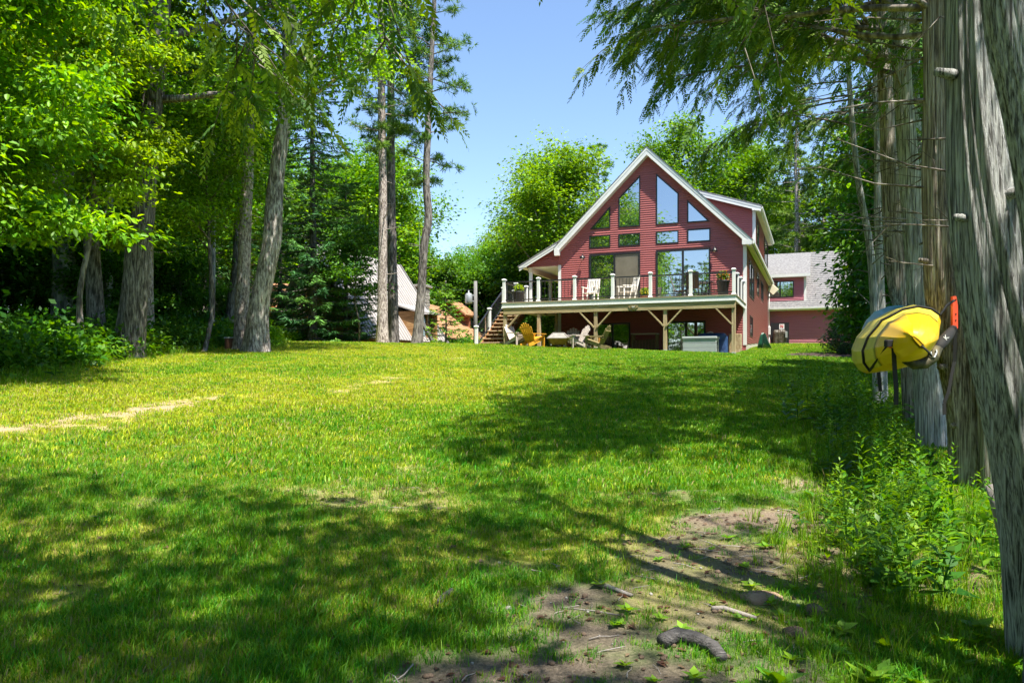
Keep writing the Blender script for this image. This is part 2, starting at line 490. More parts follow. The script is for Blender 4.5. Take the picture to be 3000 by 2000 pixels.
def gz(x, y, rough=True):
    x = np.asarray(x, float); y = np.asarray(y, float)
    p = -1.5 + 0.082 * y - 0.021 * x
    p = np.maximum(p, -3.2)
    cap = 1.30 + 0.02 * np.clip(x, 0, 22)
    k = 0.10
    z = -k * np.logaddexp(-p / k, -cap / k)
    dx = x - HX; dy = y - HY
    u = dx * HC - dy * HS; yl = dx * HS + dy * HC
    patio = 0.72 + 0.040 * (3.5 - u)
    wgt = sstep(-5.6, -4.9, u) * (1 - sstep(4.0, 4.4, u)) * sstep(-4.5, -3.9, yl) * (1 - sstep(15.5, 16.5, yl))
    z = z * (1 - wgt) + patio * wgt
    if rough:
        z = z + (fbm(x, y, 2.2, 3) - 0.5) * 0.07 * (1 - 0.8 * wgt) + (fbm(x, y, 0.5, 9, 2) - 0.5) * 0.025 * (y < 14)
    return z
def ground_at(px, py):
    """where the line of sight through a photo pixel meets the lawn"""
    t = (px - 1500) / F_PX; s = (HORIZON - py) / F_PX
    Y = 2.0
    while Y < 60 and s * Y > float(gz(t * Y, Y, False)):
        Y += 0.02
    return t * Y, Y
def at(px, py, Y):
    return Vector(((px - 1500) / F_PX * Y, Y, (HORIZON - py) / F_PX * Y))

def segd(x, y, pts):
    """distance to a polyline"""
    d = np.full(np.shape(x), 1e9)
    for (ax, ay), (bx, by) in zip(pts[:-1], pts[1:]):
        ex, ey = bx - ax, by - ay
        t = np.clip(((x - ax) * ex + (y - ay) * ey) / (ex * ex + ey * ey), 0, 1)
        d = np.minimum(d, np.hypot(x - ax - t * ex, y - ay - t * ey))
    return d
PATH = [(-9.0, 7.2)] + [ground_at(*q) for q in ((0, 1262), (250, 1225), (480, 1196), (640, 1172), (900, 1150), (1060, 1130), (1180, 1104), (1260, 1075), (1330, 1048))]
BARE = [(0.55, 3.9, 0.95, 0.75), (1.25, 4.6, 1.0, 0.7), (0.15, 3.0, 0.9, 0.6), (1.9, 5.6, 0.9, 0.6), (2.2, 4.6, 0.7, 0.5), (0.9, 3.1, 0.8, 0.5), (-0.35, 2.75, 0.7, 0.35), (2.6, 6.6, 0.6, 0.5)]
def bare_mask(x, y):
    """1 where the soil shows, 0 in thick grass"""
    n1 = fbm(x, y, 0.9, 21); n2 = fbm(x, y, 3.0, 31)
    m = np.zeros(np.shape(x))
    for cx, cy, rx, ry in BARE:
        q = np.hypot((x - cx) / rx, (y - cy) / ry)
        m = np.maximum(m, (1 - sstep(0.45, 1.2, q + (n1 - 0.5) * 1.3)) * (0.72 + 0.28 * sstep(0.35, 0.55, fbm(x, y, 0.35, 77))))
    pd = segd(x, y, PATH)
    m = np.maximum(m, (1 - sstep(0.15, 0.60, pd / np.where(x < -4.6, 1.7, 1.0) + (n1 - 0.5) * 0.8)) * 0.9 * sstep(0.34, 0.5, n2 + 0.25 * (x < -5.0)) * np.where((x < -4.6) | (x > -3.2), 1.0, 0.25) * np.where(x > -3.2, 0.7, 1.0))
    near = 1 - sstep(5.5, 9.0, y)
    m = np.maximum(m, near * sstep(0.64, 0.80, n1) * 0.55)
    return np.clip(m, 0, 1)
def dry_lit_mask(x, y):
    """0 in lush green turf, 1 where it is painted sunlit yellow and dry"""
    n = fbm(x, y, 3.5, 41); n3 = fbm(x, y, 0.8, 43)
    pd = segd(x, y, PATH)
    left = (1 - sstep(-2.0, 3.0, x - (y - 12) * 0.12)) * (0.35 + 0.65 * sstep(5.0, 11, y))  # painted yellow follows the sunlit left, shaded turf stays green
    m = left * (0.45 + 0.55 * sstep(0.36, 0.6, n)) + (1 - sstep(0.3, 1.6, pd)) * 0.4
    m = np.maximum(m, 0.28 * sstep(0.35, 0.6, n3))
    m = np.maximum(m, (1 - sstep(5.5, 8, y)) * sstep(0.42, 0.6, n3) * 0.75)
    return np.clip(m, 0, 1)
def inside_house(x, y, m=0.0):
    dx = x - HX; dy = y - HY
    u = dx * HC - dy * HS; yl = dx * HS + dy * HC
    return (u > -5.0 - m) & (u < 4.2 + m) & (yl > -4.1 - m) & (yl < 16 + m)

def axis_lines(segs):
    out = [segs[0][0]]
    for a, b, st in segs:
        n = max(1, int(round((b - a) / st)))
        out += [a + (b - a) * k / n for k in range(1, n + 1)]
    return np.array(out)
gxs = axis_lines([(-500, -100, 80), (-100, -30, 7), (-30, -14, 1.0), (-14, -5, 0.25), (-5, 5, 0.125), (5, 14, 0.25), (14, 30, 1.0), (30, 100, 7), (100, 500, 80)])
gys = axis_lines([(-500, -60, 80), (-60, -6, 3), (-6, 2, 0.5), (2, 9, 0.1), (9, 18, 0.18), (18, 36, 0.3), (36, 60, 1.2), (60, 120, 8), (120, 600, 80)])
GX, GY = np.meshgrid(gxs, gys)
GZ = gz(GX, GY)
nx, ny = len(gxs), len(gys)
idx = np.arange(nx * ny).reshape(ny, nx)
Q = np.stack([idx[:-1, :-1], idx[:-1, 1:], idx[1:, 1:], idx[1:, :-1]], -1).reshape(-1, 4)
g_me = np_mesh('ground', np.stack([GX, GY, GZ], -1).reshape(-1, 3), Q, smooth=True)
for nm, arr in (('bare', bare_mask(GX, GY)), ('dry_lit', dry_lit_mask(GX, GY)), ('patio', inside_house(GX, GY) * 1.0),
                ('wood', np.maximum(sstep(9.6, 10.8, -GX + (fbm(GX, GY, 2, 5) - 0.5) * 2.0), sstep(34, 37, GY) * sstep(0, 2, -GX)) * (GY > 4))):
    a = g_me.attributes.new(nm, 'FLOAT', 'POINT')
    a.data.foreach_set('value', np.asarray(arr, np.float32).ravel())
gm = bpy.data.materials.new('lawn_soil')
gm.use_nodes = True
nt = gm.node_tree
b = nt.nodes['Principled BSDF']
b.inputs['Roughness'].default_value = 0.95
b.inputs['Specular IOR Level'].default_value = 0.1
tc = nt.nodes.new('ShaderNodeTexCoord')
def gattr(n):
    a = nt.nodes.new('ShaderNodeAttribute'); a.attribute_name = n
    return a.outputs['Fac']
def mixc(f, a, c):
    m = nt.nodes.new('ShaderNodeMix'); m.data_type = 'RGBA'
    nt.links.new(f, m.inputs['Factor'])
    for k, s in (('A', a), ('B', c)):
        nt.links.new(s, m.inputs[k])
    return m.outputs['Result']
nf = noise(nt, tc.outputs['Object'], 9.0, 6, 0.7)
nf2 = noise(nt, tc.outputs['Object'], 60.0, 4, 0.7)
grass_c = ramp(nt, nf, [(0.35, (0.035, 0.120, 0.010)), (0.55, (0.065, 0.190, 0.013)), (0.7, (0.110, 0.230, 0.018))])
dry_lit_c = ramp(nt, nf, [(0.35, (0.23, 0.26, 0.022)), (0.65, (0.44, 0.40, 0.08))])  # yellow of sunlit turf mixed with straw
soil_c = ramp(nt, nf2, [(0.3, (0.070, 0.058, 0.046)), (0.5, (0.130, 0.106, 0.082)), (0.7, (0.21, 0.172, 0.132))])
sand_c = ramp(nt, nf2, [(0.3, (0.28, 0.20, 0.13)), (0.7, (0.46, 0.35, 0.25))])
pat_c = ramp(nt, nf, [(0.3, (0.26, 0.22, 0.16)), (0.7, (0.42, 0.37, 0.29))])
litter_c = ramp(nt, nf, [(0.35, (0.035, 0.040, 0.012)), (0.55, (0.07, 0.055, 0.025)), (0.7, (0.12, 0.085, 0.045))])
yy = nt.nodes.new('ShaderNodeSeparateXYZ')
nt.links.new(tc.outputs['Object'], yy.inputs[0])
mr = nt.nodes.new('ShaderNodeMapRange')
mr.inputs['From Min'].default_value = 5.0
mr.inputs['From Max'].default_value = 8.0
nt.links.new(yy.outputs['Y'], mr.inputs['Value'])
c = mixc(gattr('dry_lit'), grass_c, dry_lit_c)
c = mixc(gattr('bare'), c, mixc(mr.outputs[0], soil_c, sand_c))
c = mixc(gattr('wood'), c, litter_c)
c = mixc(gattr('patio'), c, pat_c)
nt.links.new(c, b.inputs['Base Color'])
bn = nt.nodes.new('ShaderNodeBump')
bn.inputs['Strength'].default_value = 0.7
bn.inputs['Distance'].default_value = 0.03
nt.links.new(nf2, bn.inputs['Height'])
nt.links.new(bn.outputs[0], b.inputs['Normal'])
g_me.materials.append(gm)
tag(link('ground', g_me), 'sloping lawn and soil rising to the red house', None, None, 'structure')

# the lake behind the photographer (seen mirrored in the windows)
m = bpy.data.materials.new('lake_water'); m.use_nodes = True
b = m.node_tree.nodes['Principled BSDF']
b.inputs['Base Color'].default_value = (0.02, 0.06, 0.08, 1)
b.inputs['Roughness'].default_value = 0.08
bn = m.node_tree.nodes.new('ShaderNodeBump')
bn.inputs['Strength'].default_value = 0.3
m.node_tree.links.new(noise(m.node_tree, coords(m.node_tree, (1, 1, 1), False), 0.8, 4), bn.inputs['Height'])
m.node_tree.links.new(bn.outputs[0], b.inputs['Normal'])
MATS['lake_water'] = m
tag(MB().add([(-500, -500, -2.6), (500, -500, -2.6), (500, -9, -2.6), (-500, -9, -2.6)], [(0, 1, 2, 3)]).build('lake', 'lake_water'), 'blue lake water below the lawn', None, None, 'structure')
# ------------------------------------------------------------------ the red house
def clip_band(poly, z0, z1):
    """clip a polygon of (a, z) to z0 <= z <= z1"""
    def half(P, keep, zc):
        out = []
        for k in range(len(P)):
            p, q = P[k], P[(k + 1) % len(P)]
            ip, iq = keep(p[1]), keep(q[1])
            if ip: out.append(p)
            if ip != iq:
                t = (zc - p[1]) / (q[1] - p[1])
                out.append((p[0] + (q[0] - p[0]) * t, zc))
        return out
    P = half(poly, lambda z: z >= z0 - 1e-9, z0)
    if P: P = half(P, lambda z: z <= z1 + 1e-9, z1)
    return P
def span(P, z):
    xs = [p[0] for p in P if abs(p[1] - z) < 1e-6]
    return (min(xs), max(xs)) if xs else None
def siding(parent, poly, holes, mp, m, pitch=0.098, th=0.034, z_start=None, butt=None):
    """lap siding: every course piece a clapboard of its own; mp(a, out, z) -> local xyz"""
    zs = [p[1] for p in poly]
    z = z_start if z_start is not None else min(zs)
    n = 0
    while z < max(zs) - 0.01:
        z0, z1 = z, min(z + pitch, max(zs) - 0.004)
        z += pitch
        P = clip_band(poly, z0, z1)
        if len(P) < 3: continue
        lo = min(p[1] for p in P); hi = max(p[1] for p in P)
        sb = span(P, lo); st = span(P, hi)
        if not sb or not st: continue
        pieces = [[sb[0], sb[1], st[0], st[1]]]          # bottom left/right, top left/right
        for h in holes:
            H = clip_band(h, z0, z1)
            if len(H) < 3: continue
            xs = [p[0] for p in H]
            hb = span(H, lo) or (min(xs), max(xs)); ht = span(H, hi) or (min(xs), max(xs))
            new = []
            for a, b2, c2, d in pieces:
                if max(xs) <= min(a, c2) or min(xs) >= max(b2, d):
                    new.append([a, b2, c2, d]); continue
                l = [a, min(b2, hb[0]), c2, min(d, ht[0])]
                r = [max(a, hb[1]), b2, max(c2, ht[1]), d]
                for q in (l, r):
                    if q[1] - q[0] > 0.02 or q[3] - q[2] > 0.02:
                        q[1] = max(q[1], q[0]); q[3] = max(q[3], q[2])
                        new.append(q)
            pieces = new
        for a, b2, c2, d in pieces:
            prof = ((0.0, 0.001), (0.0, th), (0.06, th * 0.98), (0.30, th * 0.62), (0.58, th * 0.24), (1.0, 0.004), (1.0, 0.001))
            vs = []
            for f, t in prof:
                zz = lo + (hi - lo) * f
                vs += [mp(a + (c2 - a) * f, t, zz), mp(b2 + (d - b2) * f, t, zz)]
            k = len(prof)
            fs = [(2 * q, 2 * q + 1, 2 * q + 3, 2 * q + 2) for q in range(k - 1)] + [(0, 2 * k - 2, 2 * k - 1, 1)]
            fs += [tuple(2 * q for q in range(k)), tuple(2 * q + 1 for q in range(k - 1, -1, -1))]
            MB().add(vs, fs).build('clapboard', m, parent)
            n += 1
    return n
def inset(poly, d):
    """shrink a convex polygon by d"""
    n = len(poly)
    ar = sum(poly[k][0] * poly[(k + 1) % n][1] - poly[(k + 1) % n][0] * poly[k][1] for k in range(n))
    sg = 1 if ar > 0 else -1
    ln = []
    for k in range(n):
        (x0, y0), (x1, y1) = poly[k], poly[(k + 1) % n]
        L = math.hypot(x1 - x0, y1 - y0)
        nx_, ny_ = -(y1 - y0) / L * sg, (x1 - x0) / L * sg
        ln.append((nx_, ny_, nx_ * (x0 + nx_ * d) + ny_ * (y0 + ny_ * d)))
    out = []
    for k in range(n):
        a1, b1, c1 = ln[k - 1]; a2, b2, c2 = ln[k]
        D = a1 * b2 - a2 * b1
        out.append(((c1 * b2 - c2 * b1) / D, (a1 * c2 - a2 * c1) / D))
    return out
def window(parent, poly, mp, fw=0.05, name='window', glass='glass', depth=0.045):
    """black frame ring with a pane set into it"""
    inn = inset(poly, fw); n = len(poly)
    mb = MB()
    vs = [mp(a, 0.004, z) for a, z in poly] + [mp(a, depth, z) for a, z in poly] + [mp(a, depth, z) for a, z in inn] + [mp(a, 0.004, z) for a, z in inn]
    fs = []
    for k in range(n):
        j = (k + 1) % n
        fs += [(k, j, n + j, n + k), (n + k, n + j, 2 * n + j, 2 * n + k), (2 * n + k, 2 * n + j, 3 * n + j, 3 * n + k)]
    mb.add(vs, fs)
    w = mb.build(name, 'window_black', parent)
    MB().prism(inn, lambda a, z, t: mp(a, t, z), 0.006, 0.018).build('pane', glass, w)
    return w

house = empty('red_house', (HX, HY, HV), -HTH, 'red clapboard house with steep gable, tall peaked windows and white trim', 'house')
HW, SL, PEAK, EH = 4.17, 0.98, 7.03, 2.66
DEP = 16.0
BOT = -2.75
def mf(a, t, z): return (a, -t, z)                      # lake-side wall
def mr_(a, t, z): return (HW + t, a, z)                 # right-hand wall (a = depth)
gable = [(-HW, BOT), (HW, BOT), (HW, 2.60), (0, 6.68), (-HW, 2.60)]
w_front = MB().prism(gable, lambda a, z, t: (a, t, z), 0.0, 0.15).build('front_wall', 'red_siding', house)
A1, A2, A3, A4 = 0.353, 1.341, 1.714, 2.699
R1, R2, R3 = 3.308, 2.743, 3.60
wins = []
for s in (-1, 1):
    def P(*pts): return [(s * a, z) for a, z in pts]
    wins += [P((A1, R2), (A2, R2), (A2, R1), (A1, R1)), P((A3, R2), (A4, R2), (A4, R1), (A3, R1)),
             P((A1, R3), (A2, R3), (A2, 4.92), (A1, 5.87)), P((A3, R3), (A4 - 0.03, R3), (A3, 4.60))]
doors = [[(-A4, 0.03), (-A1, 0.03), (-A1, 2.455), (-A4, 2.455)], [(A1, 0.03), (A4, 0.03), (A4, 2.455), (A1, 2.455)]]
low = [[(-2.42, -2.7), (-0.80, -2.7), (-0.80, -0.68), (-2.42, -0.68)], [(0.83, -2.7), (2.50, -2.7), (2.50, -0.68), (0.83, -0.68)]]
gfront = [(-HW + 0.12, BOT), (HW - 0.12, BOT), (HW - 0.12, 2.70), (0, 6.66), (-HW + 0.12, 2.70)]
siding(w_front, gfront, wins + doors + low, mf, 'red_siding')
for p in wins:
    window(house, p, mf)
def slider(parent, q, screen=None, glass='glass'):
    (x0, z0), (x1, z1) = q[0], q[2]
    xm = (x0 + x1) / 2
    fr = MB()
    for a, b2, c2, d in ((x0, x1, z1 - 0.07, z1), (x0, x0 + 0.07, z0, z1 - 0.07), (x1 - 0.07, x1, z0, z1 - 0.07), (x0 + 0.07, x1 - 0.07, z0, z0 + 0.06), (xm - 0.045, xm + 0.045, z0 + 0.06, z1 - 0.07)):
        fr.box(a, b2, -0.055, -0.003, c2, d)
    o = fr.build('sliding_door', 'window_black', parent)
    for k, (a, b2) in enumerate(((x0 + 0.072, xm - 0.047), (xm + 0.047, x1 - 0.072))):
        g = 'screen_tan' if screen == k else glass
        MB().box(a, b2, -0.028 if k else -0.020, -0.004, z0 + 0.062, z1 - 0.072).build('pane', g, o)
    hd = MB().box(xm + 0.06, xm + 0.085, -0.085, -0.056, z0 + 0.95, z0 + 1.2)
    hd.build('handle', 'black_metal', o)
    return o
slider(house, doors[0], screen=1)
slider(house, doors[1])
slider(house, low[0], glass='glass')
slider(house, low[1], glass='glass')
# right-hand wall, foundation, corner boards
w_right = MB().box(HW - 0.15, HW, 0.151, DEP, -2.3, 2.60).build('side_wall', 'red_siding', house)
sw = [[(1.44, 0.49), (4.15, 0.49), (4.15, 2.03), (1.44, 2.03)], [(6.19, 1.02), (7.67, 1.02), (7.67, 2.06), (6.19, 2.06)],
      [(9.26, 1.02), (11.13, 1.02), (11.13, 2.0), (9.26, 2.0)], [(1.82, -1.28), (3.30, -1.28), (3.30, -0.35), (1.82, -0.35)]]
siding(w_right, [(0.13, -1.72), (DEP - 0.10, -1.02), (DEP - 0.10, 2.46), (0.13, 2.46)], sw, mr_, 'red_siding')
for q in sw:
    w = window(house, q, mr_)
    if q[1][0] - q[0][0] > 1.6:
        xm = (q[0][0] + q[1][0]) / 2
        MB().box(HW + 0.019, HW + 0.05, xm - 0.03, xm + 0.03, q[0][1] + 0.05, q[2][1] - 0.05).build('mullion', 'window_black', w)
MB().add([(HW - 0.12, 0.02, -3.0), (HW - 0.12, DEP, -3.0), (HW - 0.12, DEP, -1.0), (HW - 0.12, 0.02, -1.7), (HW + 0.012, 0.02, -3.0), (HW + 0.012, DEP, -3.0), (HW + 0.012, DEP, -1.03), (HW + 0.012, 0.02, -1.73)],
         [(0, 1, 2, 3), (4, 7, 6, 5), (0, 4, 5, 1), (1, 5, 6, 2), (2, 6, 7, 3), (3, 7, 4, 0)]).build('foundation', 'concrete', house)
MB().box(-HW, HW, DEP - 0.15, DEP - 0.002, -2.5, 2.6).build('back_wall', 'red_siding', house)
MB().box(-HW, -HW + 0.15, 0.152, DEP - 0.16, -2.7, 2.6).build('porch_wall', 'red_siding', house)
MB().box(HW - 0.118, HW + 0.026, -0.026, 0.0, -1.75, 2.46).box(HW + 0.0005, HW + 0.026, 0.0005, 0.125, -1.75, 2.46).build('corner_board', 'white_trim', house)
MB().box(-HW - 0.02, -HW + 0.118, -0.026, 0.0, -2.6, 2.06).build('corner_board', 'white_trim', house)
MB().box(HW + 0.0005, HW + 0.03, DEP - 0.098, DEP, -1.1, 2.46).build('corner_board', 'white_trim', house)
# roof: slabs, shingle courses, rake boards, eave returns, soffits
OV = 0.36
def rt(u): return PEAK - SL * abs(u)
for s in (1, -1):
    e = 4.46 if s > 0 else 4.30
    poly = [(0, PEAK), (s * e, rt(e)), (s * e, rt(e) - 0.20), (0, PEAK - 0.20)]
    rf = MB().prism(poly, lambda a, z, t: (a, t, z), -OV + 0.03, DEP + 0.3).build('roof', 'shingles', house)
    L = math.hypot(e, e * SL); nrm = Vector((SL * s, 0, 1)).normalized()
    nc = int(L / 0.16)
    for k in range(nc):
        d0, d1 = k * L / nc, (k + 1) * L / nc
        p0 = Vector((s * d1 * e / L, 0, rt(d1 * e / L))); p1 = Vector((s * d0 * e / L, 0, rt(d0 * e / L)))
        a0, a1 = p0 + nrm * 0.016, p1 + nrm * 0.003
        y0, y1 = -OV - 0.02, DEP + 0.32
        MB().add([(p0.x, y0, p0.z), (p0.x, y1, p0.z), (p1.x, y1, p1.z), (p1.x, y0, p1.z), (a0.x, y0, a0.z), (a0.x, y1, a0.z), (a1.x, y1, a1.z), (a1.x, y0, a1.z)],
                 [(0, 1, 2, 3), (7, 6, 5, 4), (0, 4, 5, 1), (3, 2, 6, 7), (0, 3, 7, 4), (1, 5, 6, 2)]).build('shingle_course', 'shingles', rf)
    for o0, o1, yy0, yy1 in ((0.012, 0.15, -OV, -OV + 0.03), (0.151, 0.365, -OV + 0.012, -OV + 0.03)):
        e2 = e - 0.01 if o0 < 0.1 else e - 0.10
        MB().prism([(0, PEAK - o0), (s * e2, rt(e2) - o0), (s * e2, rt(e2) - o1), (0, PEAK - o1)], lambda a, z, t: (a, t, z), yy0, yy1).build('rake_board', 'white_trim', house)
    MB().prism([(0, PEAK - 0.34), (s * 4.2, rt(4.2) - 0.34), (s * 4.2, rt(4.2) - 0.365), (0, PEAK - 0.365)], lambda a, z, t: (a, t, z), -OV + 0.031, -0.022).build('rake_soffit', 'white_trim', house)
    MB().prism([(s * 4.04, rt(4.04) - 0.366), (s * 4.04, 2.47), (s * (e - 0.03), 2.46), (s * (e - 0.01), rt(e) - 0.02), (s * (e - 0.11), rt(e - 0.11) - 0.10)], lambda a, z, t: (a, t, z), -OV - 0.004, -OV + 0.2).build('eave_return', 'white_trim', house)
MB().box(HW + 0.03, 4.40, -OV + 0.2, DEP + 0.28, 2.455, 2.475).build('soffit', 'soffit_cream', house)
MB().box(4.401, 4.43, -OV + 0.196, DEP + 0.3, 2.44, 2.66).build('fascia', 'white_trim', house)
gut = MB().prism([(4.431, 2.62), (4.431, 2.50), (4.47, 2.48), (4.53, 2.52), (4.54, 2.62)], lambda a, z, t: (a, t, z), -OV + 0.1, DEP + 0.3)
gut.build('gutter', 'white_trim', house)
# shed dormer on the right slope, set back from the gable
DY = 5.26
du0, dv_e = 2.05, 4.98                                  # where the dormer roof leaves the main slope, its eave height
def dtop(u): return 5.36 + (4.40 - u) * 0.33 - 0.16
dorm = [(2.0, 4.9), (HW, 3.0), (HW, 4.98), (1.75, dtop(1.75) - 0.12)]
wd_f = MB().prism([(1.2, 5.9), (HW, 2.9), (HW, 5.0), (1.2, dtop(1.2) - 0.2)], lambda a, z, t: (a, t, z), DY, DY + 0.12).build('dormer_wall', 'red_siding', house)
siding(wd_f, [(1.3, rt(1.3)), (HW - 0.12, rt(HW - 0.12)), (HW - 0.12, 4.98), (1.3, dtop(1.3) - 0.25)], [], lambda a, t, z: (a, DY - t, z), 'red_siding', z_start=2.95)
wd_s = MB().box(HW - 0.12, HW, DY + 0.121, DEP, 2.7, 5.0).build('dormer_wall', 'red_siding', house)
dw = [[(6.07, 3.45), (7.67, 3.45), (7.67, 4.70), (6.07, 4.70)], [(12.2, 3.45), (15.4, 3.45), (15.4, 4.85), (12.2, 4.85)]]
siding(wd_s, [(DY + 0.13, 3.0), (DEP - 0.1, 3.0), (DEP - 0.1, 4.97), (DY + 0.13, 4.97)], dw, mr_, 'red_siding')
for q in dw:
    window(house, q, mr_)
MB().box(HW - 0.118, HW + 0.026, DY - 0.026, DY, 2.95, 4.96).box(HW + 0.0005, HW + 0.026, DY + 0.0005, DY + 0.125, 2.95, 4.96).build('corner_board', 'white_trim', house)
MB().prism([(0.6, dtop(0.6)), (4.50, dtop(4.50)), (4.50, dtop(4.5) - 0.05), (0.6, dtop(0.6) - 0.05)], lambda a, z, t: (a, t, z), DY - 0.33, DEP + 0.3).build('dormer_roof', 'shingles', house)
for o0, o1, yy0 in ((0.055, 0.15, DY - 0.32), (0.151, 0.30, DY - 0.308)):
    MB().prism([(0.8, dtop(0.8) - o0), (4.46, dtop(4.46) - o0), (4.46, dtop(4.46) - o1), (0.8, dtop(0.8) - o1)], lambda a, z, t: (a, t, z), yy0, DY - 0.29).build('rake_board', 'white_trim', house)
MB().prism([(4.05, dtop(4.05) - 0.302), (4.05, 4.95), (4.44, 4.95), (4.46, dtop(4.46) - 0.302)], lambda a, z, t: (a, t, z), DY - 0.322, DY - 0.15).build('eave_return', 'white_trim', house)
MB().box(HW + 0.03, 4.40, DY - 0.149, DEP + 0.28, 4.955, 4.975).build('soffit', 'soffit_cream', house)
MB().box(4.401, 4.43, DY - 0.149, DEP + 0.3, 4.94, 5.13).build('fascia', 'white_trim', house)
MB().prism([(4.431, 5.12), (4.431, 5.02), (4.47, 5.0), (4.53, 5.03), (4.54, 5.12)], lambda a, z, t: (a, t, z), DY - 0.2, DEP + 0.3).build('gutter', 'white_trim', house)
# side porch on the left: low roof, red infill, white post, pale ceiling
def pt(u): return 3.22 + (u + 3.93) * 0.533
MB().prism([(-6.08, pt(-6.08)), (-3.95, pt(-3.95)), (-3.95, pt(-3.95) - 0.06), (-6.08, pt(-6.08) - 0.06)], lambda a, z, t: (a, t, z), -OV + 0.02, DEP).build('porch_roof', 'shingles', house)
for o0, o1, yy0 in ((0.065, 0.15, -OV + 0.03), (0.151, 0.27, -OV + 0.045)):
    MB().prism([(-6.02, pt(-6.02) - o0), (-4.15, pt(-4.15) - o0), (-4.15, pt(-4.15) - o1), (-6.02, pt(-6.02) - o1)], lambda a, z, t: (a, t, z), yy0, -OV + 0.07).build('rake_board', 'white_trim', house)
inf_ = MB().prism([(-5.72, 2.055), (-4.18, 2.055), (-4.18, pt(-4.18) - 0.2), (-5.72, pt(-5.72) - 0.1)], lambda a, z, t: (a, t, z), -0.012, 0.08).build('porch_infill', 'red_siding', house)
siding(inf_, [(-5.70, 2.06), (-4.19, 2.06), (-4.19, 2.88), (-5.70, 2.10)], [], lambda a, t, z: (a, -0.013 - t, z), 'red_siding')
MB().prism([(-6.05, pt(-6.05) - 0.05), (-5.68, pt(-5.68) - 0.27), (-5.68, 2.03), (-6.02, 1.98)], lambda a, z, t: (a, t, z), -OV + 0.026, -OV + 0.22).build('eave_return', 'white_trim', house)
MB().box(-5.66, -4.2, 0.0805, DEP - 0.2, 2.02, 2.05).build('porch_ceiling', 'white_trim', house)
MB().box(-5.68, -5.50, 0.0, DEP - 0.2, 1.80, 2.018).build('porch_beam', 'soffit_cream', house)
MB().box(-6.0, -5.69, -OV + 0.22, DEP - 0.1, 1.98, 2.0).build('soffit', 'soffit_cream', house)
for k in range(5):
    MB().cbox(-5.65, -5.51, 0.02 + k * 2.9, 0.16 + k * 2.9, 0.02, 1.80, 0.012).build('porch_post', 'white_trim', house)
# barn lights beside the doors
def barn_light(loc, label):
    t = empty('wall_lamp', house_to_world(*loc), -HTH, label, 'lamp')
    MB().lathe([(0.055, 0), (0.055, 0.02), (0.02, 0.03)], 12).build('wall_plate', 'black_metal', t).rotation_euler = (R(90), 0, 0)
    MB().tube([(0, -0.02, 0.0), (0, -0.10, 0.10), (0, -0.20, 0.13), (0, -0.26, 0.08), (0, -0.26, 0.0)], 0.012, 6).build('arm', 'black_metal', t, True)
    MB().lathe([(0.03, 0.06), (0.05, 0.03), (0.12, -0.04), (0.145, -0.10), (0.13, -0.10), (0.04, 0.0)], 16, (0, -0.26, 0)).build('shade', 'black_metal', t, True)
    MB().lathe([(0.01, -0.06), (0.035, -0.09), (0.03, -0.13), (0.005, -0.145)], 10, (0, -0.26, 0)).build('bulb', 'white_paint', t, True)
barn_light((-2.96, -0.022, 2.36), 'black barn lamp with a shadow, left of the screened sliding door')
barn_light((2.90, -0.022, 2.36), 'black barn lamp on the shaded wall beside the right sliding door')
# satellite panel and electric meter at the far corner of the house
t = empty('flat_antenna', house_to_world(4.36, 15.3, 2.0), -HTH, 'square cream antenna panel turned on its corner at the eave', 'antenna')
MB().bar((-0.2, 0.0, -0.55), (0.12, -0.1, -0.1), 0.05, 0.05).build('arm', 'steel_grey', t)
pn = MB().cbox(-0.24, 0.24, -0.24, 0.24, -0.03, 0.03, 0.02).build('panel', 'soffit_cream', t)
pn.rotation_euler = Euler((R(90), R(45), R(8)), 'XYZ'); pn.location = (0.16, -0.14, 0.1)
t = empty('electric_meter', house_to_world(4.22, 15.5, -0.6), -HTH, 'white electric meter and conduit at the far house corner', 'meter')
MB().cbox(0.0, 0.14, -0.16, 0.16, 0.0, 0.5, 0.02).build('meter_box', 'white_trim', t)
g = MB().lathe([(0.10, 0), (0.10, 0.06), (0.06, 0.10)], 14).build('dial', 'steel_grey', t, True)
g.rotation_euler = (0, R(90), 0); g.location = (0.14, 0, 0.3)
MB().tube([(0.06, 0, -0.9), (0.06, 0, 0.0)], 0.03, 8).tube([(0.06, 0.05, 0.5), (0.06, 0.05, 3.0)], 0.03, 8).build('conduit', 'white_trim', t, True)

# ------------------------------------------------------------------ deck
DD, UL, UR = 4.27, -5.28, 4.15
deck = empty('deck', (HX, HY, HV), -HTH, 'raised deck with white posts and black balusters across the red house', 'deck')
for k in range(28):
    y0 = -DD - 0.03 + k * (DD + 0.0) / 28
    lim = UL if y0 < -1.5 else -6.42
    MB().box(lim - 0.03 if lim == UL else lim, UR + 0.03, y0 + 0.004, y0 + DD / 28 - 0.004, -0.032, 0.0).build('deck_board', 'deck_board', deck)
for k in range(20):
    y0 = 0.03 + k * 0.15
    MB().box(-6.42, -HW - 0.03, y0 + 0.004, y0 + 0.146, -0.032, 0.0).build('deck_board', 'deck_board', deck)
MB().box(UL, UR, -DD, -DD + 0.03, -0.225, -0.033).build('fascia', 'white_trim', deck)
MB().box(UL + 0.01, UR - 0.01, -DD - 0.008, -DD - 0.001, -0.225, -0.19).build('fascia_lip', 'white_trim', deck)
MB().box(UR - 0.03, UR, -DD + 0.031, -0.03, -0.225, -0.033).build('fascia', 'white_trim', deck)
MB().box(UL, UL + 0.03, -DD + 0.031, -1.5, -0.225, -0.033).build('fascia', 'white_trim', deck)
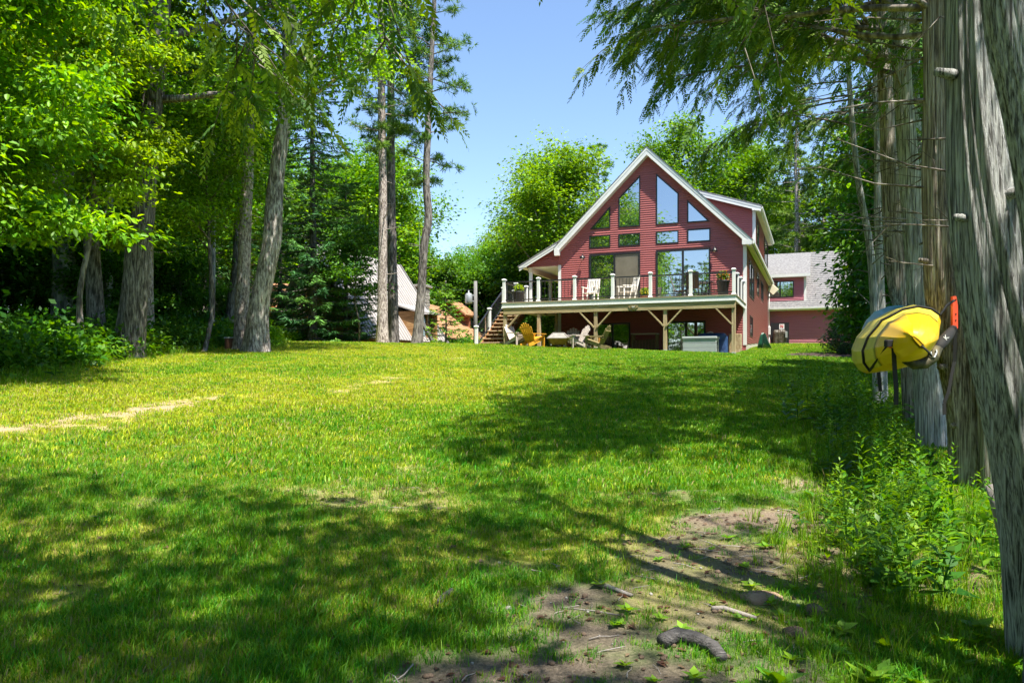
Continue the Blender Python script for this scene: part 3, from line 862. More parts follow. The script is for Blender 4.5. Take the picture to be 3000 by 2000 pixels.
for k in range(23):
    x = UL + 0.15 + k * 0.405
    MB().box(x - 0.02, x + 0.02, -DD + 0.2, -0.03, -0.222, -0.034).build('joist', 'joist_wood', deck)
MB().box(UL + 0.06, UR - 0.03, -DD + 0.03, -DD + 0.075, -0.49, -0.226).build('beam', 'pt_wood', deck)
MB().box(UL + 0.06, UR - 0.03, -DD + 0.12, -DD + 0.165, -0.49, -0.226).build('beam', 'pt_wood', deck)
for u in (-5.18, -3.68, -1.27, 1.50, 4.06):
    x, y, z = house_to_world(u, -DD + 0.1)
    b0 = float(gz(x, y)) - HV - 0.1
    MB().cbox(u - 0.07, u + 0.07, -DD + 0.076, -DD + 0.216, b0, -0.228 if abs(u) > 4 else -0.492, 0.008).build('support_post', 'pt_post', deck)
    MB().cbox(u - 0.075, u + 0.075, -DD + 0.07, -DD + 0.222, b0 + 0.1, b0 + 0.18, 0.01).build('post_base', 'steel_grey', deck)
    MB().cbox(u - 0.26, u + 0.26, -DD - 0.12, -DD + 0.40, b0 - 0.2, b0 + 0.11, 0.02).build('footing', 'concrete', deck)
    for s in ((1,) if u < -5 else (-1,) if u > 4 else () if u == -3.68 else (-1, 1)):
        MB().bar((u + s * 0.05, -DD + 0.1, -1.12), (u + s * 0.66, -DD + 0.1, -0.47), 0.05, 0.13, (0, 1, 0)).build('knee_brace', 'pt_wood', deck)
    MB().box(u - 0.05, u + 0.05, -1.9, -1.8, b0, -0.23).build('support_post', 'pt_post', deck) if u in (-3.68,) else None
post_me = MB().cbox(-0.062, 0.062, -0.062, 0.062, 0.0, 0.94, 0.01).mesh('rail_post', 'white_trim')
cap_me = MB().lathe([(0.118, 0.93), (0.118, 0.955), (0.10, 0.975), (0.07, 0.985), (0.03, 0.998)], 4).mesh('post_cap', 'white_trim')
skirt_me = MB().lathe([(0.115, 0.0), (0.115, 0.025), (0.092, 0.06)], 4).mesh('post_skirt', 'white_trim')
bal_me = MB().tube([(0, 0, 0.10), (0, 0, 0.80)], 0.0105, 6).mesh('baluster', 'black_metal')
def rail_post(parent, x, y, z=0.0, s=1.0):
    o = link('rail_post', post_me, parent); o.location = (x, y, z); o.scale = (1, 1, s)
    for nm, me in (('post_cap', cap_me), ('post_skirt', skirt_me)):
        c = link(nm, me, o); c.rotation_euler = (0, 0, R(45))
        if nm == 'post_cap' and s != 1: c.location.z = 0
    return o
def rail(parent, a, b, n):
    """black railing panel between two posts; top rail, bottom rail and balusters"""
    a, b = Vector(a), Vector(b)
    o = MB().bar(a + Vector((0, 0, 0.84)), b + Vector((0, 0, 0.84)), 0.055, 0.05).build('railing', 'black_metal', parent)
    MB().bar(a + Vector((0, 0, 0.10)), b + Vector((0, 0, 0.10)), 0.045, 0.04).build('bottom_rail', 'black_metal', o)
    for k in range(n):
        p = a + (b - a) * ((k + 0.5) / n)
        c = link('baluster', bal_me, o); c.location = p
px_posts = [-5.20, -3.68, -2.13, -0.56, 0.94, 2.48, 4.07]
yp = -DD + 0.075
for k, u in enumerate(px_posts):
    rail_post(deck, u, yp)
    if k: rail(deck, (px_posts[k - 1] + 0.065, yp, 0), (u - 0.065, yp, 0), 10)
ys = [yp, -2.8, -1.40, -0.12]
for k in range(1, 4):
    rail_post(deck, 4.07, ys[k]); rail(deck, (4.07, ys[k - 1] + 0.065, 0), (4.07, ys[k] - 0.065, 0), 10)
ys = [yp, -2.85, -1.55]
for k in range(1, 3):
    rail_post(deck, -5.20, ys[k]); rail(deck, (-5.20, ys[k - 1] + 0.065, 0), (-5.20, ys[k] - 0.065, 0), 9)
rail_post(deck, -6.36, -1.42)
for k in range(3):
    rail_post(deck, -6.36, -0.1 + k * 1.6); rail(deck, (-6.36, (-1.42 if k == 0 else -0.1 + (k - 1) * 1.6) + 0.065, 0), (-6.36, -0.165 + k * 1.6, 0), 9)
# stairs down to the lawn on the left
st = empty('staircase', (HX, HY, HV), -HTH, 'open wooden stairs with black railing left of the deck', 'stairs')
NS, RISE, RUN = 10, 0.181, 0.283
for k in range(NS):
    z = -RISE * (k + 1); y = -1.48 - RUN * k
    MB().cbox(-6.40, -5.30, y - RUN - 0.02, y, z - 0.04, z, 0.008).build('tread', 'tread_wood', st)
    rs = MB()
    for q in range(6):
        xq = -6.30 + q * 0.20 + (0.1 if k % 2 else 0)
        if xq < -5.36: rs.box(xq - 0.015, xq + 0.015, y - 0.03, y - 0.005, z - RISE + 0.001, z - 0.041)
    rs.build('riser_block', 'tread_wood', st)
    if k < 8:
        MB().box(-6.34, -5.36, y - 0.004, y + 0.012, z - RISE + 0.01, z - 0.05).build('riser', 'riser_wood', st)
for x in (-6.36, -5.33):
    MB().bar((x, -1.5, -0.26), (x, -1.5 - RUN * NS, -RISE * NS - 0.22), 0.04, 0.25).build('stringer', 'riser_wood', st)
for k, (y, z) in enumerate(((-2.87, -1.09), (-4.28, -1.95))):
    rail_post(st, -6.44, y, z, 1.03)
for (y0, z0), (y1, z1) in (((-1.48, -0.12), (-2.81, -0.96)), ((-2.93, -1.03), (-4.22, -1.86))):
    rail(st, (-6.44, y0, z0), (-6.44, y1, z1), 10)
# wood plaque on the beam
pl = empty('beam_plaque', house_to_world(0.275, -DD + 0.03, -0.345), -HTH, 'oval carved wooden plaque on the deck beam', 'plaque')
e_ = MB()
n = 24
for q, (rx, ry, t) in enumerate(((0.20, 0.095, 0.0), (0.20, 0.095, -0.018), (0.18, 0.078, -0.024))):
    e_.v += [(rx * math.cos(6.2832 * k / n), t, ry * math.sin(6.2832 * k / n)) for k in range(n)]
for q in range(2):
    e_.f += [(q * n + k, q * n + (k + 1) % n, (q + 1) * n + (k + 1) % n, (q + 1) * n + k) for k in range(n)]
e_.f.append(tuple(2 * n + k for k in range(n)))
e_.build('board', 'mossy_wood', pl)
MB().tube([(-0.07, -0.028, -0.01), (-0.04, -0.03, 0.02), (0.0, -0.03, -0.005), (0.04, -0.03, 0.02), (0.07, -0.028, -0.012), (0.0, -0.03, -0.03), (-0.06, -0.028, -0.018)], 0.007, 6).build('carving', 'white_trim', pl, True)
MB().tube([(-0.10, -0.027, 0.0), (-0.085, -0.027, 0.02)], 0.012, 6).tube([(0.085, -0.027, 0.02), (0.10, -0.027, 0.0)], 0.012, 6).build('carved_dots', 'black_metal', pl, True)

# ------------------------------------------------------------------ furniture under and on the deck
SLAT_CACHE = {}
def rounded_slat(w, h, m, top=0.04, t=0.018):
    key = (w, h, m, top, t)
    if key not in SLAT_CACHE:
        poly = [(-w / 2, 0), (w / 2, 0), (w / 2, h - top)] + [(w / 2 * math.cos(a), h - top + top * math.sin(a)) for a in np.linspace(0.3, math.pi - 0.3, 5)] + [(-w / 2, h - top)]
        SLAT_CACHE[key] = MB().prism(poly, lambda a, b_, q: (a, q, b_), -t / 2, t / 2).mesh('back_slat', m)
    return SLAT_CACHE[key]
def adirondack(m, heights):
    """front of the chair towards -y"""
    t = empty('adirondack_chair')
    for s in (-1, 1):
        MB().bar((s * 0.23, -0.36, 0.36), (s * 0.23, 0.50, 0.05), 0.03, 0.13).build('side_rail', m, t)
        MB().box(s * 0.275 - 0.045, s * 0.275 + 0.045, -0.36, -0.325, 0.0, 0.52).build('front_leg', m, t)
        poly = [(-0.42, -0.05), (-0.42, 0.09), (-0.30, 0.11), (0.38, 0.06), (0.38, -0.03)]
        MB().prism([(y, s * (x - 0.02) + s * 0.29) for y, x in poly], lambda a, b_, q: (b_, a, q), 0.522, 0.545).build('arm', m, t)
        MB().prism([(-0.32, 0.52), (-0.20, 0.52), (-0.32, 0.36)], lambda a, b_, q: (q, a, b_), s * 0.30 - 0.012, s * 0.30 + 0.012).build('arm_bracket', m, t)
    for k in range(6):
        y = -0.37 + k * 0.098; z = 0.425 - (y + 0.36) * 0.36
        MB().bar((-0.27, y, z), (0.27, y, z), 0.085, 0.02, (0, 0.36, 1)).build('seat_slat', m, t)
    n = len(heights)
    for k, h in enumerate(heights):
        q = (k - (n - 1) / 2)
        o = link('back_slat', rounded_slat(0.088, h, m), t)
        o.location = (q * 0.088, 0.17, 0.22)
        o.rotation_euler = (R(-27), R(q * 2.4), 0)
    MB().bar((-0.30, 0.33, 0.46), (0.30, 0.33, 0.46), 0.05, 0.03, (0, 0, 1)).build('back_brace', m, t)
    MB().bar((-0.26, 0.46, 0.74), (0.26, 0.46, 0.74), 0.025, 0.05, (0, 0, 1)).build('back_brace', m, t)
    return t
def put_house(o, u, y, rz, dz=0.0, z=None):
    """stand a thing under or on the deck: house coordinates, rotation relative to the house"""
    x, yy_, _ = house_to_world(u, y)
    o.location = (x, yy_, (float(gz(x, yy_)) if z is None else HV + z) + dz)
    o.rotation_euler = (0, 0, rz - HTH)
    return o
H6 = [0.66, 0.76, 0.82, 0.82, 0.76, 0.66]
H5 = [0.68, 0.78, 0.82, 0.78, 0.68]
ch = adirondack('weathered_wood', H5)
tag(put_house(ch, -4.60, -4.35, R(62)), 'weathered grey adirondack chair in profile beside the stair post', 'chair', 'adirondack chairs round the fire pit')
ch2 = adirondack('amber_wood', H6)
tag(put_house(ch2, -3.72, -4.75, R(158)), 'amber stained adirondack chair seen from behind', 'chair', 'adirondack chairs round the fire pit')
c3 = copy_tree(ch)
tag(put_house(c3, -1.92, -4.65, R(-42)), 'weathered grey adirondack chair facing the fire pit, with rounded white back', 'chair', 'adirondack chairs round the fire pit')
ch4 = adirondack('mossy_wood', H5)
tag(put_house(ch4, -1.00, -4.95, R(-97)), 'brown adirondack chair in profile by the middle deck post', 'chair', 'adirondack chairs round the fire pit')
c5 = copy_tree(ch)
tag(put_house(c5, -2.55, -3.2, R(10)), 'weathered adirondack chair half hidden behind the fire pit', 'chair', 'adirondack chairs round the fire pit')
fp = empty('fire_pit', (0, 0, 0), 0, 'square rusty fire pit with mesh spark dome between the wooden chairs', 'fire pit')
MB().add([(-0.42, -0.42, 0.34), (0.42, -0.42, 0.34), (0.42, 0.42, 0.34), (-0.42, 0.42, 0.34), (-0.25, -0.25, 0.08), (0.25, -0.25, 0.08), (0.25, 0.25, 0.08), (-0.25, 0.25, 0.08)],
         [(0, 1, 5, 4), (1, 2, 6, 5), (2, 3, 7, 6), (3, 0, 4, 7), (4, 5, 6, 7)]).build('bowl', 'rust_steel', fp)
MB().bar((-0.43, -0.43, 0.345), (0.43, -0.43, 0.345), 0.04, 0.03).bar((0.43, -0.43, 0.345), (0.43, 0.43, 0.345), 0.04, 0.03).bar((0.43, 0.43, 0.345), (-0.43, 0.43, 0.345), 0.04, 0.03).bar((-0.43, 0.43, 0.345), (-0.43, -0.43, 0.345), 0.04, 0.03).build('rim', 'mesh_steel', fp)
MB().add([(-0.40, -0.40, 0.36), (0.40, -0.40, 0.36), (0.40, 0.40, 0.36), (-0.40, 0.40, 0.36), (-0.20, -0.20, 0.56), (0.20, -0.20, 0.56), (0.20, 0.20, 0.56), (-0.20, 0.20, 0.56)],
         [(0, 1, 5, 4), (1, 2, 6, 5), (2, 3, 7, 6), (3, 0, 4, 7), (4, 5, 6, 7)]).build('spark_screen', 'stone', fp)
fr = MB()
for a, b_ in (((-1, -1), (1, -1)), ((1, -1), (1, 1)), ((1, 1), (-1, 1)), ((-1, 1), (-1, -1))):
    fr.bar((a[0] * 0.205, a[1] * 0.205, 0.565), (b_[0] * 0.205, b_[1] * 0.205, 0.565), 0.022, 0.022)
for a in ((-1, -1), (1, -1), (1, 1), (-1, 1)):
    fr.bar((a[0] * 0.41, a[1] * 0.41, 0.365), (a[0] * 0.205, a[1] * 0.205, 0.565), 0.022, 0.022)
fr.build('screen_frame', 'mesh_steel', fp)
for a in ((-1, -1), (1, -1), (1, 1), (-1, 1)):
    MB().bar((a[0] * 0.30, a[1] * 0.30, 0.0), (a[0] * 0.36, a[1] * 0.36, 0.33), 0.03, 0.03).build('leg', 'rust_steel', fp)
put_house(fp, -2.68, -4.55, R(12), 0.04)
# grey storage box
sb = empty('storage_box', (0, 0, 0), 0, 'grey plastic storage box with panelled sides at the deck edge', 'storage box')
for k in range(3):
    MB().cbox(-0.63, 0.63, -0.33, 0.33, 0.01 + k * 0.17, 0.172 + k * 0.17, 0.012).build('panel', 'box_grey', sb)
MB().cbox(-0.66, 0.66, -0.36, 0.36, 0.522, 0.60, 0.02).build('lid', 'box_grey', sb)
MB().box(0.632, 0.64, -0.05, 0.05, 0.28, 0.42).build('handle', 'black_metal', sb)
put_house(sb, 2.80, -3.75, R(-2), 0.03)
# blue covered grill behind it
bt = empty('covered_grill', (0, 0, 0), 0, 'grill under a crumpled blue cover behind the storage box', 'grill')
def draped(w, d, h, seed, n=14, rows=9, flare=0.05, amp=0.03):
    rg = np.random.default_rng(seed); V = []; Fq = []
    ph = rg.random(4) * 6
    for r_ in range(rows):
        z = h * r_ / (rows - 1)
        for k in range(n * 4):
            a = 2 * math.pi * k / (n * 4)
            cx, cy = math.cos(a), math.sin(a)
            q = 1 / max(abs(cx), abs(cy)) * 0.9
            q = min(q, 1.18)
            f_ = 1 + flare * (1 - r_ / rows) + amp * math.sin(a * 9 + ph[0] + z * 4) * (1 - r_ / rows) + amp * 0.7 * math.sin(a * 17 + ph[1])
            if r_ == rows - 1: f_ *= 0.85
            V.append((cx * q * w / 2 * f_, cy * q * d / 2 * f_, z + 0.02 * math.sin(a * 5 + ph[2]) * (r_ > 0)))
    m_ = n * 4
    for r_ in range(rows - 1):
        Fq += [(r_ * m_ + k, r_ * m_ + (k + 1) % m_, (r_ + 1) * m_ + (k + 1) % m_, (r_ + 1) * m_ + k) for k in range(m_)]
    V.append((0, 0, h + 0.03))
    Fq += [((rows - 1) * m_ + k, (rows - 1) * m_ + (k + 1) % m_, len(V) - 1) for k in range(m_)]
    mb = MB(); mb.v = V; mb.f = Fq
    return mb
draped(1.25, 0.6, 0.80, 4).build('cover', 'blue_tarp', bt, True)
MB().tube([(-0.2, -0.05, 0.83), (-0.05, -0.05, 0.87), (0.06, -0.05, 0.83)], 0.018, 6).build('cord_knot', 'white_trim', bt, True)
put_house(bt, 3.10, -2.75, R(0))
# low bench with a pale top against the lower wall
bn_ = empty('potting_bench', (0, 0, 0), 0, 'dark bench with a pale yellow top against the lower wall', 'bench')
MB().cbox(-0.58, 0.58, -0.25, 0.25, 0.80, 0.84, 0.01).build('top', 'soffit_cream', bn_)
for a in (-0.52, 0.52):
    for c_ in (-0.2, 0.2):
        MB().box(a - 0.03, a + 0.03, c_ - 0.03, c_ + 0.03, 0.0, 0.80).build('leg', 'mossy_wood', bn_)
for k in range(7):
    MB().box(-0.48 + k * 0.138, -0.36 + k * 0.138, -0.235, -0.215, 0.05, 0.56).build('front_board', 'joist_wood', bn_)
put_house(bn_, 0.02, -0.75, 0)
# two stacked boxes of pale lumber at the right corner post
lb = empty('step_block', (0, 0, 0), 0, 'stacked grey-green timber blocks by the right corner post', 'timber')
for k in range(5):
    MB().cbox(-0.24, 0.24, -0.3, 0.3, k * 0.16, k * 0.16 + 0.155, 0.01).build('timber', 'pt_post', lb)
put_house(lb, 3.78, -0.45, 0, 0.12)
# garden hose looped over its hanger
hz = empty('garden_hose', (0, 0, 0), 0, 'dark green garden hose looped over a stake beside the house', 'hose')
for k in range(9):
    a = (k - 4) * 0.026
    MB().tube([(a * 0.9 - 0.13, -0.05 + a * 0.3, 0.01), (a * 0.7 - 0.10, -0.03 + a * 0.3, 0.30), (a * 0.4 - 0.06, 0, 0.60), (a * 0.3 + 0.0, 0.01, 0.735 - abs(a) * 0.3), (a * 0.5 + 0.05, 0.02, 0.68), (a * 1.0 + 0.11, -a * 0.4, 0.34), (a * 1.5 + 0.20, -0.06 - a * 0.5, 0.01)], 0.015, 6).build('hose_loop', 'green_hose', hz, True)
MB().box(-0.015, 0.015, 0.0, 0.02, 0.0, 0.72).build('stake', 'black_metal', hz)
put_house(hz, 4.78, 1.15, R(5))
# covered generator by the garage
gn = empty('covered_generator', (0, 0, 0), 0, 'generator under a brown tarp against the garage wall', 'generator')
draped(0.75, 0.6, 0.85, 8, flare=0.02, amp=0.05).build('cover', 'brown_tarp', gn, True)
MB().box(-0.50, 0.52, 0.34, 0.40, 0.0, 1.30).build('back_board', 'black_metal', gn)
stk = MB().box(-0.02, 0.26, 0.325, 0.339, 0.92, 1.22).build('sticker', 'white_print', gn)
MB().bar((0.06, 0.32, 1.00), (0.06, 0.32, 1.18), 0.03, 0.008, (0, 1, 0)).bar((0.18, 0.32, 1.00), (0.18, 0.32, 1.18), 0.03, 0.008, (0, 1, 0)).bar((0.06, 0.32, 1.18), (0.18, 0.32, 1.00), 0.03, 0.008, (0, 1, 0)).build('sticker_letter', 'sticker_red', stk)
MB().cbox(0.30, 0.42, -0.35, -0.28, 0.4, 0.75, 0.01).build('side_unit', 'steel_grey', gn)
x_, y_, z_ = house_to_world(4.98, 13.2)
gn.location = (x_, y_, float(gz(x_, y_))); gn.rotation_euler = (0, 0, -HTH + 0.05)
# white rocking chairs on the deck
def rocker():
    t = empty('rocking_chair')
    m = 'white_paint'
    for s in (-1, 1):
        MB().tube([(s * 0.25, -0.40, 0.07), (s * 0.25, -0.2, 0.025), (s * 0.25, 0.1, 0.015), (s * 0.25, 0.40, 0.06), (s * 0.25, 0.55, 0.11)], 0.02, 6).build('rocker', m, t, True)
        MB().box(s * 0.25 - 0.022, s * 0.25 + 0.022, -0.27, -0.225, 0.03, 0.66).build('front_leg', m, t)
        MB().bar((s * 0.25, 0.20, 0.03), (s * 0.25, 0.46, 1.10), 0.04, 0.04, (0, 1, 0)).build('back_post', m, t)
        MB().cbox(s * 0.27 - 0.05, s * 0.27 + 0.05, -0.33, 0.33, 0.662, 0.685, 0.008).build('arm', m, t)
    for k in range(6):
        MB().box(-0.27, 0.27, -0.28 + k * 0.085, -0.205 + k * 0.085, 0.415, 0.435).build('seat_slat', m, t)
    for z, h in ((0.52, 0.07), (1.04, 0.11)):
        yb = 0.20 + (z - 0.03) * 0.243
        MB().bar((-0.24, yb, z), (0.24, yb, z), 0.022, h, (0, 0.24, 1)).build('back_rail', m, t)
    for k in range(6):
        x = -0.19 + k * 0.076
        MB().bar((x, 0.327, 0.55), (x, 0.437, 1.0), 0.042, 0.014, (0, 1, 0)).build('back_slat', m, t)
    return t
rk = rocker()
tag(put_house(rk, -1.93, -2.55, R(-4), 0, 0.0), 'white slatted rocking chair on the deck, left of the pair', 'rocking chair', 'rocking chairs on the deck')
rk2 = copy_tree(rk)
tag(put_house(rk2, -0.38, -2.5, R(-52), 0, 0.0), 'white slatted rocking chair turned sideways before the screened door', 'rocking chair', 'rocking chairs on the deck')
# dark dining set behind the right railing
def sling_chair():
    t = empty('sling_chair')
    for s in (-1, 1):
        MB().tube([(s * 0.27, -0.25, 0.0), (s * 0.27, -0.26, 0.62), (s * 0.27, 0.10, 0.62), (s * 0.27, 0.26, 0.60)], 0.014, 6).build('arm_frame', 'black_metal', t, True)
        MB().tube([(s * 0.25, -0.27, 0.43), (s * 0.25, 0.20, 0.38), (s * 0.25, 0.42, 1.04)], 0.014, 6).build('side_frame', 'black_metal', t, True)
        MB().tube([(s * 0.25, 0.28, 0.0), (s * 0.25, 0.24, 0.50)], 0.014, 6).build('rear_leg', 'black_metal', t, True)
    MB().add([(-0.245, -0.26, 0.435), (0.245, -0.26, 0.435), (0.245, 0.20, 0.385), (-0.245, 0.20, 0.385), (0.245, 0.42, 1.03), (-0.245, 0.42, 1.03)], [(0, 1, 2, 3), (3, 2, 4, 5)]).build('sling', 'brown_sling', t)
    return t
sc0 = sling_chair()
tag(put_house(sc0, 1.78, -2.3, R(95), 0, 0.0), 'brown sling chair with its back to the rocking chairs', 'chair', 'patio dining chairs')
s1 = copy_tree(sc0); tag(put_house(s1, 2.45, -2.95, R(172), 0, 0.0), 'brown sling chair nearest the railing at the patio table', 'chair', 'patio dining chairs')
s2 = copy_tree(sc0); tag(put_house(s2, 3.25, -2.15, R(-88), 0, 0.0), 'brown sling chair between the patio table and the large planter', 'chair', 'patio dining chairs')
tb = empty('patio_table', (0, 0, 0), 0, 'round glass-topped patio table behind the deck railing', 'table')
MB().lathe([(0.58, 0.70), (0.60, 0.71), (0.58, 0.725)], 24).build('top', 'glass_dim', tb)
for k in range(4):
    a = k * math.pi / 2 + 0.4
    MB().tube([(0.42 * math.cos(a), 0.42 * math.sin(a), 0.0), (0.22 * math.cos(a), 0.22 * math.sin(a), 0.35), (0.40 * math.cos(a), 0.40 * math.sin(a), 0.70)], 0.016, 6).build('leg', 'black_metal', tb, True)
put_house(tb, 2.55, -2.2, 0, 0, 0.0)
def leafy(rng, n, c, r, lo, hi, L, c0, c1, flower=None):
    C = np.array(c) + unit(rng.normal(size=(n, 3))) * r * rng.random((n, 1)) ** 0.5
    C[:, 2] = C[:, 2].clip(lo, hi)
    A = unit(C - np.array(c) + [0, 0, -0.05] + rng.normal(0, 0.1, (n, 3)))
    N = unit(rng.normal(0, 0.5, (n, 3)) + [0, 0, 1])
    col = palette(rng, n, c0, c1)
    if flower is not None:
        k = rng.random(n) < 0.2
        col[k] = flower
    return leaf_geo(C, A, N, L * (0.7 + 0.6 * rng.random(n)), L * 0.45), col
def planter(name, label, u, y, pot, r, h, plant_r, c0, c1, flower, z=0.0, seed=1):
    t = empty(name, (0, 0, 0), 0, label, 'planter')
    MB().lathe([(r * 0.72, 0.0), (r * 0.75, 0.02), (r, h - 0.05), (r * 1.06, h - 0.04), (r * 1.06, h), (r * 0.92, h), (r * 0.9, h - 0.05)], 18).build('pot', pot, t, True)
    rng = np.random.default_rng(seed)
    V, col = leafy(rng, 420, (0, 0, h + plant_r * 0.55), plant_r, h - 0.02, h + 2 * plant_r, 0.11, c0, c1, flower)
    link('leaves', leaf_mesh('leaves', V, col, 'leaf_broad'), t)
    return put_house(t, u, y, 0, 0, z)
GRN0, GRN1 = (0.045, 0.12, 0.015), (0.11, 0.23, 0.02)
planter('planter', 'tall dark planter with trailing green leaves in the right deck corner', 3.60, -3.45, 'pot_dark', 0.24, 0.62, 0.26, GRN0, GRN1, (0.55, 0.25, 0.04), seed=3)
planter('planter', 'lime-leaved plant in a dark barrel behind the left deck rail', -4.85, -3.45, 'pot_dark', 0.25, 0.52, 0.22, (0.16, 0.26, 0.01), (0.34, 0.45, 0.02), None, seed=4)
planter('planter', 'low pot of yellow flowers between the rocking chairs and the middle rail post', 0.42, -2.7, 'pot_clay', 0.18, 0.22, 0.22, GRN0, (0.20, 0.34, 0.02), (0.70, 0.60, 0.12), seed=5)

# ------------------------------------------------------------------ red garage behind the house
GW = 17.0
gar = empty('red_garage', (HX, HY, HV), -HTH, 'red garage with grey shingle roof and wide dormer behind the house', 'garage')
def mg(a, t, z): return (a, GW - t, z)
gpoly = [(2.6, -2.0), (10.0, -2.0), (10.0, 1.0), (2.6, 1.0)]
gw = MB().box(2.6, 10.0, GW, GW + 0.15, -2.2, 1.02).build('front_wall', 'garage_siding', gar)
siding(gw, [(2.6, -1.75), (9.9, -1.75), (9.9, 0.93), (2.6, 0.93)], [], mg, 'garage_siding', pitch=0.094)
MB().box(9.85, 10.0, GW + 0.151, GW + 8.0, -2.2, 1.0).build('end_wall', 'garage_siding', gar)
MB().prism([(GW + 0.1, 0.9), (GW + 4.0, 4.75), (GW + 7.9, 0.9)], lambda a, z, t: (t, a, z), 9.86, 9.99).build('gable_wall', 'garage_siding', gar)
MB().box(9.87, 10.03, GW - 0.03, GW - 0.001, -1.9, 0.93).build('corner_board', 'white_trim', gar)
def groof(y): return 1.10 + (y - (GW - 0.35)) * 0.935
rf = MB().prism([(GW - 0.35, groof(GW - 0.35)), (GW + 3.9, groof(GW + 3.9)), (GW + 3.9, groof(GW + 3.9) - 0.15), (GW - 0.35, groof(GW - 0.35) - 0.12)], lambda a, z, t: (t, a, z), 2.4, 10.3).build('roof', 'shingles', gar)
n_c = 30
for k in range(n_c):
    y0 = GW - 0.35 + 4.25 * k / n_c; y1 = y0 + 4.25 / n_c
    MB().add([(2.4, y0, groof(y0)), (10.3, y0, groof(y0)), (10.3, y1, groof(y1)), (2.4, y1, groof(y1)), (2.4, y0 - 0.012, groof(y0) + 0.02), (10.3, y0 - 0.012, groof(y0) + 0.02), (10.3, y1, groof(y1) + 0.005), (2.4, y1, groof(y1) + 0.005)],
             [(0, 3, 2, 1), (4, 5, 6, 7), (0, 1, 5, 4), (1, 2, 6, 5), (3, 0, 4, 7)]).build('shingle_course', 'shingles', rf)
MB().prism([(GW + 3.9, groof(GW + 3.9)), (GW + 8.3, 1.0), (GW + 8.3, 0.85), (GW + 3.9, groof(GW + 3.9) - 0.15)], lambda a, z, t: (t, a, z), 2.4, 10.3).build('roof', 'shingles', gar)
MB().box(2.4, 10.3, GW - 0.385, GW - 0.351, 0.93, 1.10).build('fascia', 'white_trim', gar)
MB().box(2.5, 10.2, GW - 0.35, GW - 0.001, 0.935, 0.955).build('soffit', 'white_trim', gar)
MB().prism([(GW - 0.386, 1.10), (GW - 0.386, 0.98), (GW - 0.45, 0.97), (GW - 0.49, 1.02), (GW - 0.49, 1.10)], lambda a, z, t: (t, a, z), 2.4, 10.3).build('gutter', 'white_trim', gar)
GD = GW + 0.12
dwl = MB().box(2.6, 6.36, GD, GD + 0.12, 1.30, 3.05).build('dormer_wall', 'garage_siding', gar)
gwin = [[(4.05, 1.80), (5.65, 1.80), (5.65, 2.80), (4.05, 2.80)]]
siding(dwl, [(2.6, 1.42), (6.24, 1.42), (6.24, 3.0), (2.6, 3.0)], gwin, lambda a, t, z: (a, GD - t, z), 'garage_siding', pitch=0.094)
w_ = window(gar, gwin[0], lambda a, t, z: (a, GD - t, z))
MB().box(4.81, 4.89, GD - 0.05, GD - 0.019, 1.85, 2.75).build('mullion', 'window_black', w_)
MB().box(4.1, 5.6, GD - 0.03, GD - 0.0185, 2.28, 2.31).build('mullion', 'window_black', w_)
MB().prism([(GD + 0.121, 1.3), (GD + 0.121, 3.05), (GD + 2.2, 3.4)], lambda a, z, t: (t, a, z), 6.24, 6.36).build('dormer_wall', 'garage_siding', gar)
MB().box(6.245, 6.385, GD - 0.03, GD - 0.001, 1.42, 3.0).box(6.361, 6.385, GD, GD + 0.12, 1.5, 3.0).build('corner_board', 'white_trim', gar)
def gdr(y): return 3.22 + (y - (GD - 0.3)) * 0.44
MB().prism([(GD - 0.3, gdr(GD - 0.3)), (GW + 3.9, gdr(GW + 3.9) + 0.02), (GW + 3.9, gdr(GW + 3.9) - 0.12), (GD - 0.3, gdr(GD - 0.3) - 0.06)], lambda a, z, t: (t, a, z), 2.4, 6.62).build('dormer_roof', 'shingles', gar)
MB().box(2.4, 6.62, GD - 0.33, GD - 0.301, 3.03, 3.21).build('fascia', 'white_trim', gar)
MB().box(2.4, 6.6, GD - 0.3, GD - 0.001, 3.02, 3.035).build('soffit', 'white_trim', gar)
MB().prism([(GD - 0.3, gdr(GD - 0.3) - 0.061), (GW + 3.4, gdr(GW + 3.4) - 0.10), (GW + 3.4, gdr(GW + 3.4) - 0.2), (GD - 0.3, gdr(GD - 0.3) - 0.2)], lambda a, z, t: (t, a, z), 6.55, 6.60).build('rake_board', 'white_trim', gar)
# ------------------------------------------------------------------ cabins beyond the lawn
def basis(a, b):
    """local frame along the eave a -> b (x), towards the viewer (-y)"""
    d = Vector((b[0] - a[0], b[1] - a[1], 0)); L = d.length
    return L, math.atan2(d.y, d.x)
A_, B_ = (-7.49, 39.0), (-4.16, 47.0)
L, ang = basis(A_, B_)
af = empty('a_frame_cabin', (A_[0], A_[1], 0), ang, 'a-frame cabin with grey ribbed metal roof behind the pines', 'cabin')
EZ, OFF, UPZ = 2.22, 3.1, 4.5
sl_ = math.hypot(OFF, UPZ)
rm = MB().add([(-0.2, -0.3, EZ - 0.44), (L, -0.3, EZ - 0.44), (L, OFF, EZ + UPZ), (-0.2, OFF, EZ + UPZ), (-0.2, -0.2, EZ - 0.5), (L, -0.2, EZ - 0.5), (L, OFF, EZ + UPZ - 0.12), (-0.2, OFF, EZ + UPZ - 0.12)],
              [(0, 1, 2, 3), (7, 6, 5, 4), (0, 4, 5, 1), (1, 5, 6, 2), (3, 7, 4, 0)]).build('roof', 'metal_roof', af)
nrm_ = Vector((0, -UPZ, OFF)).normalized()
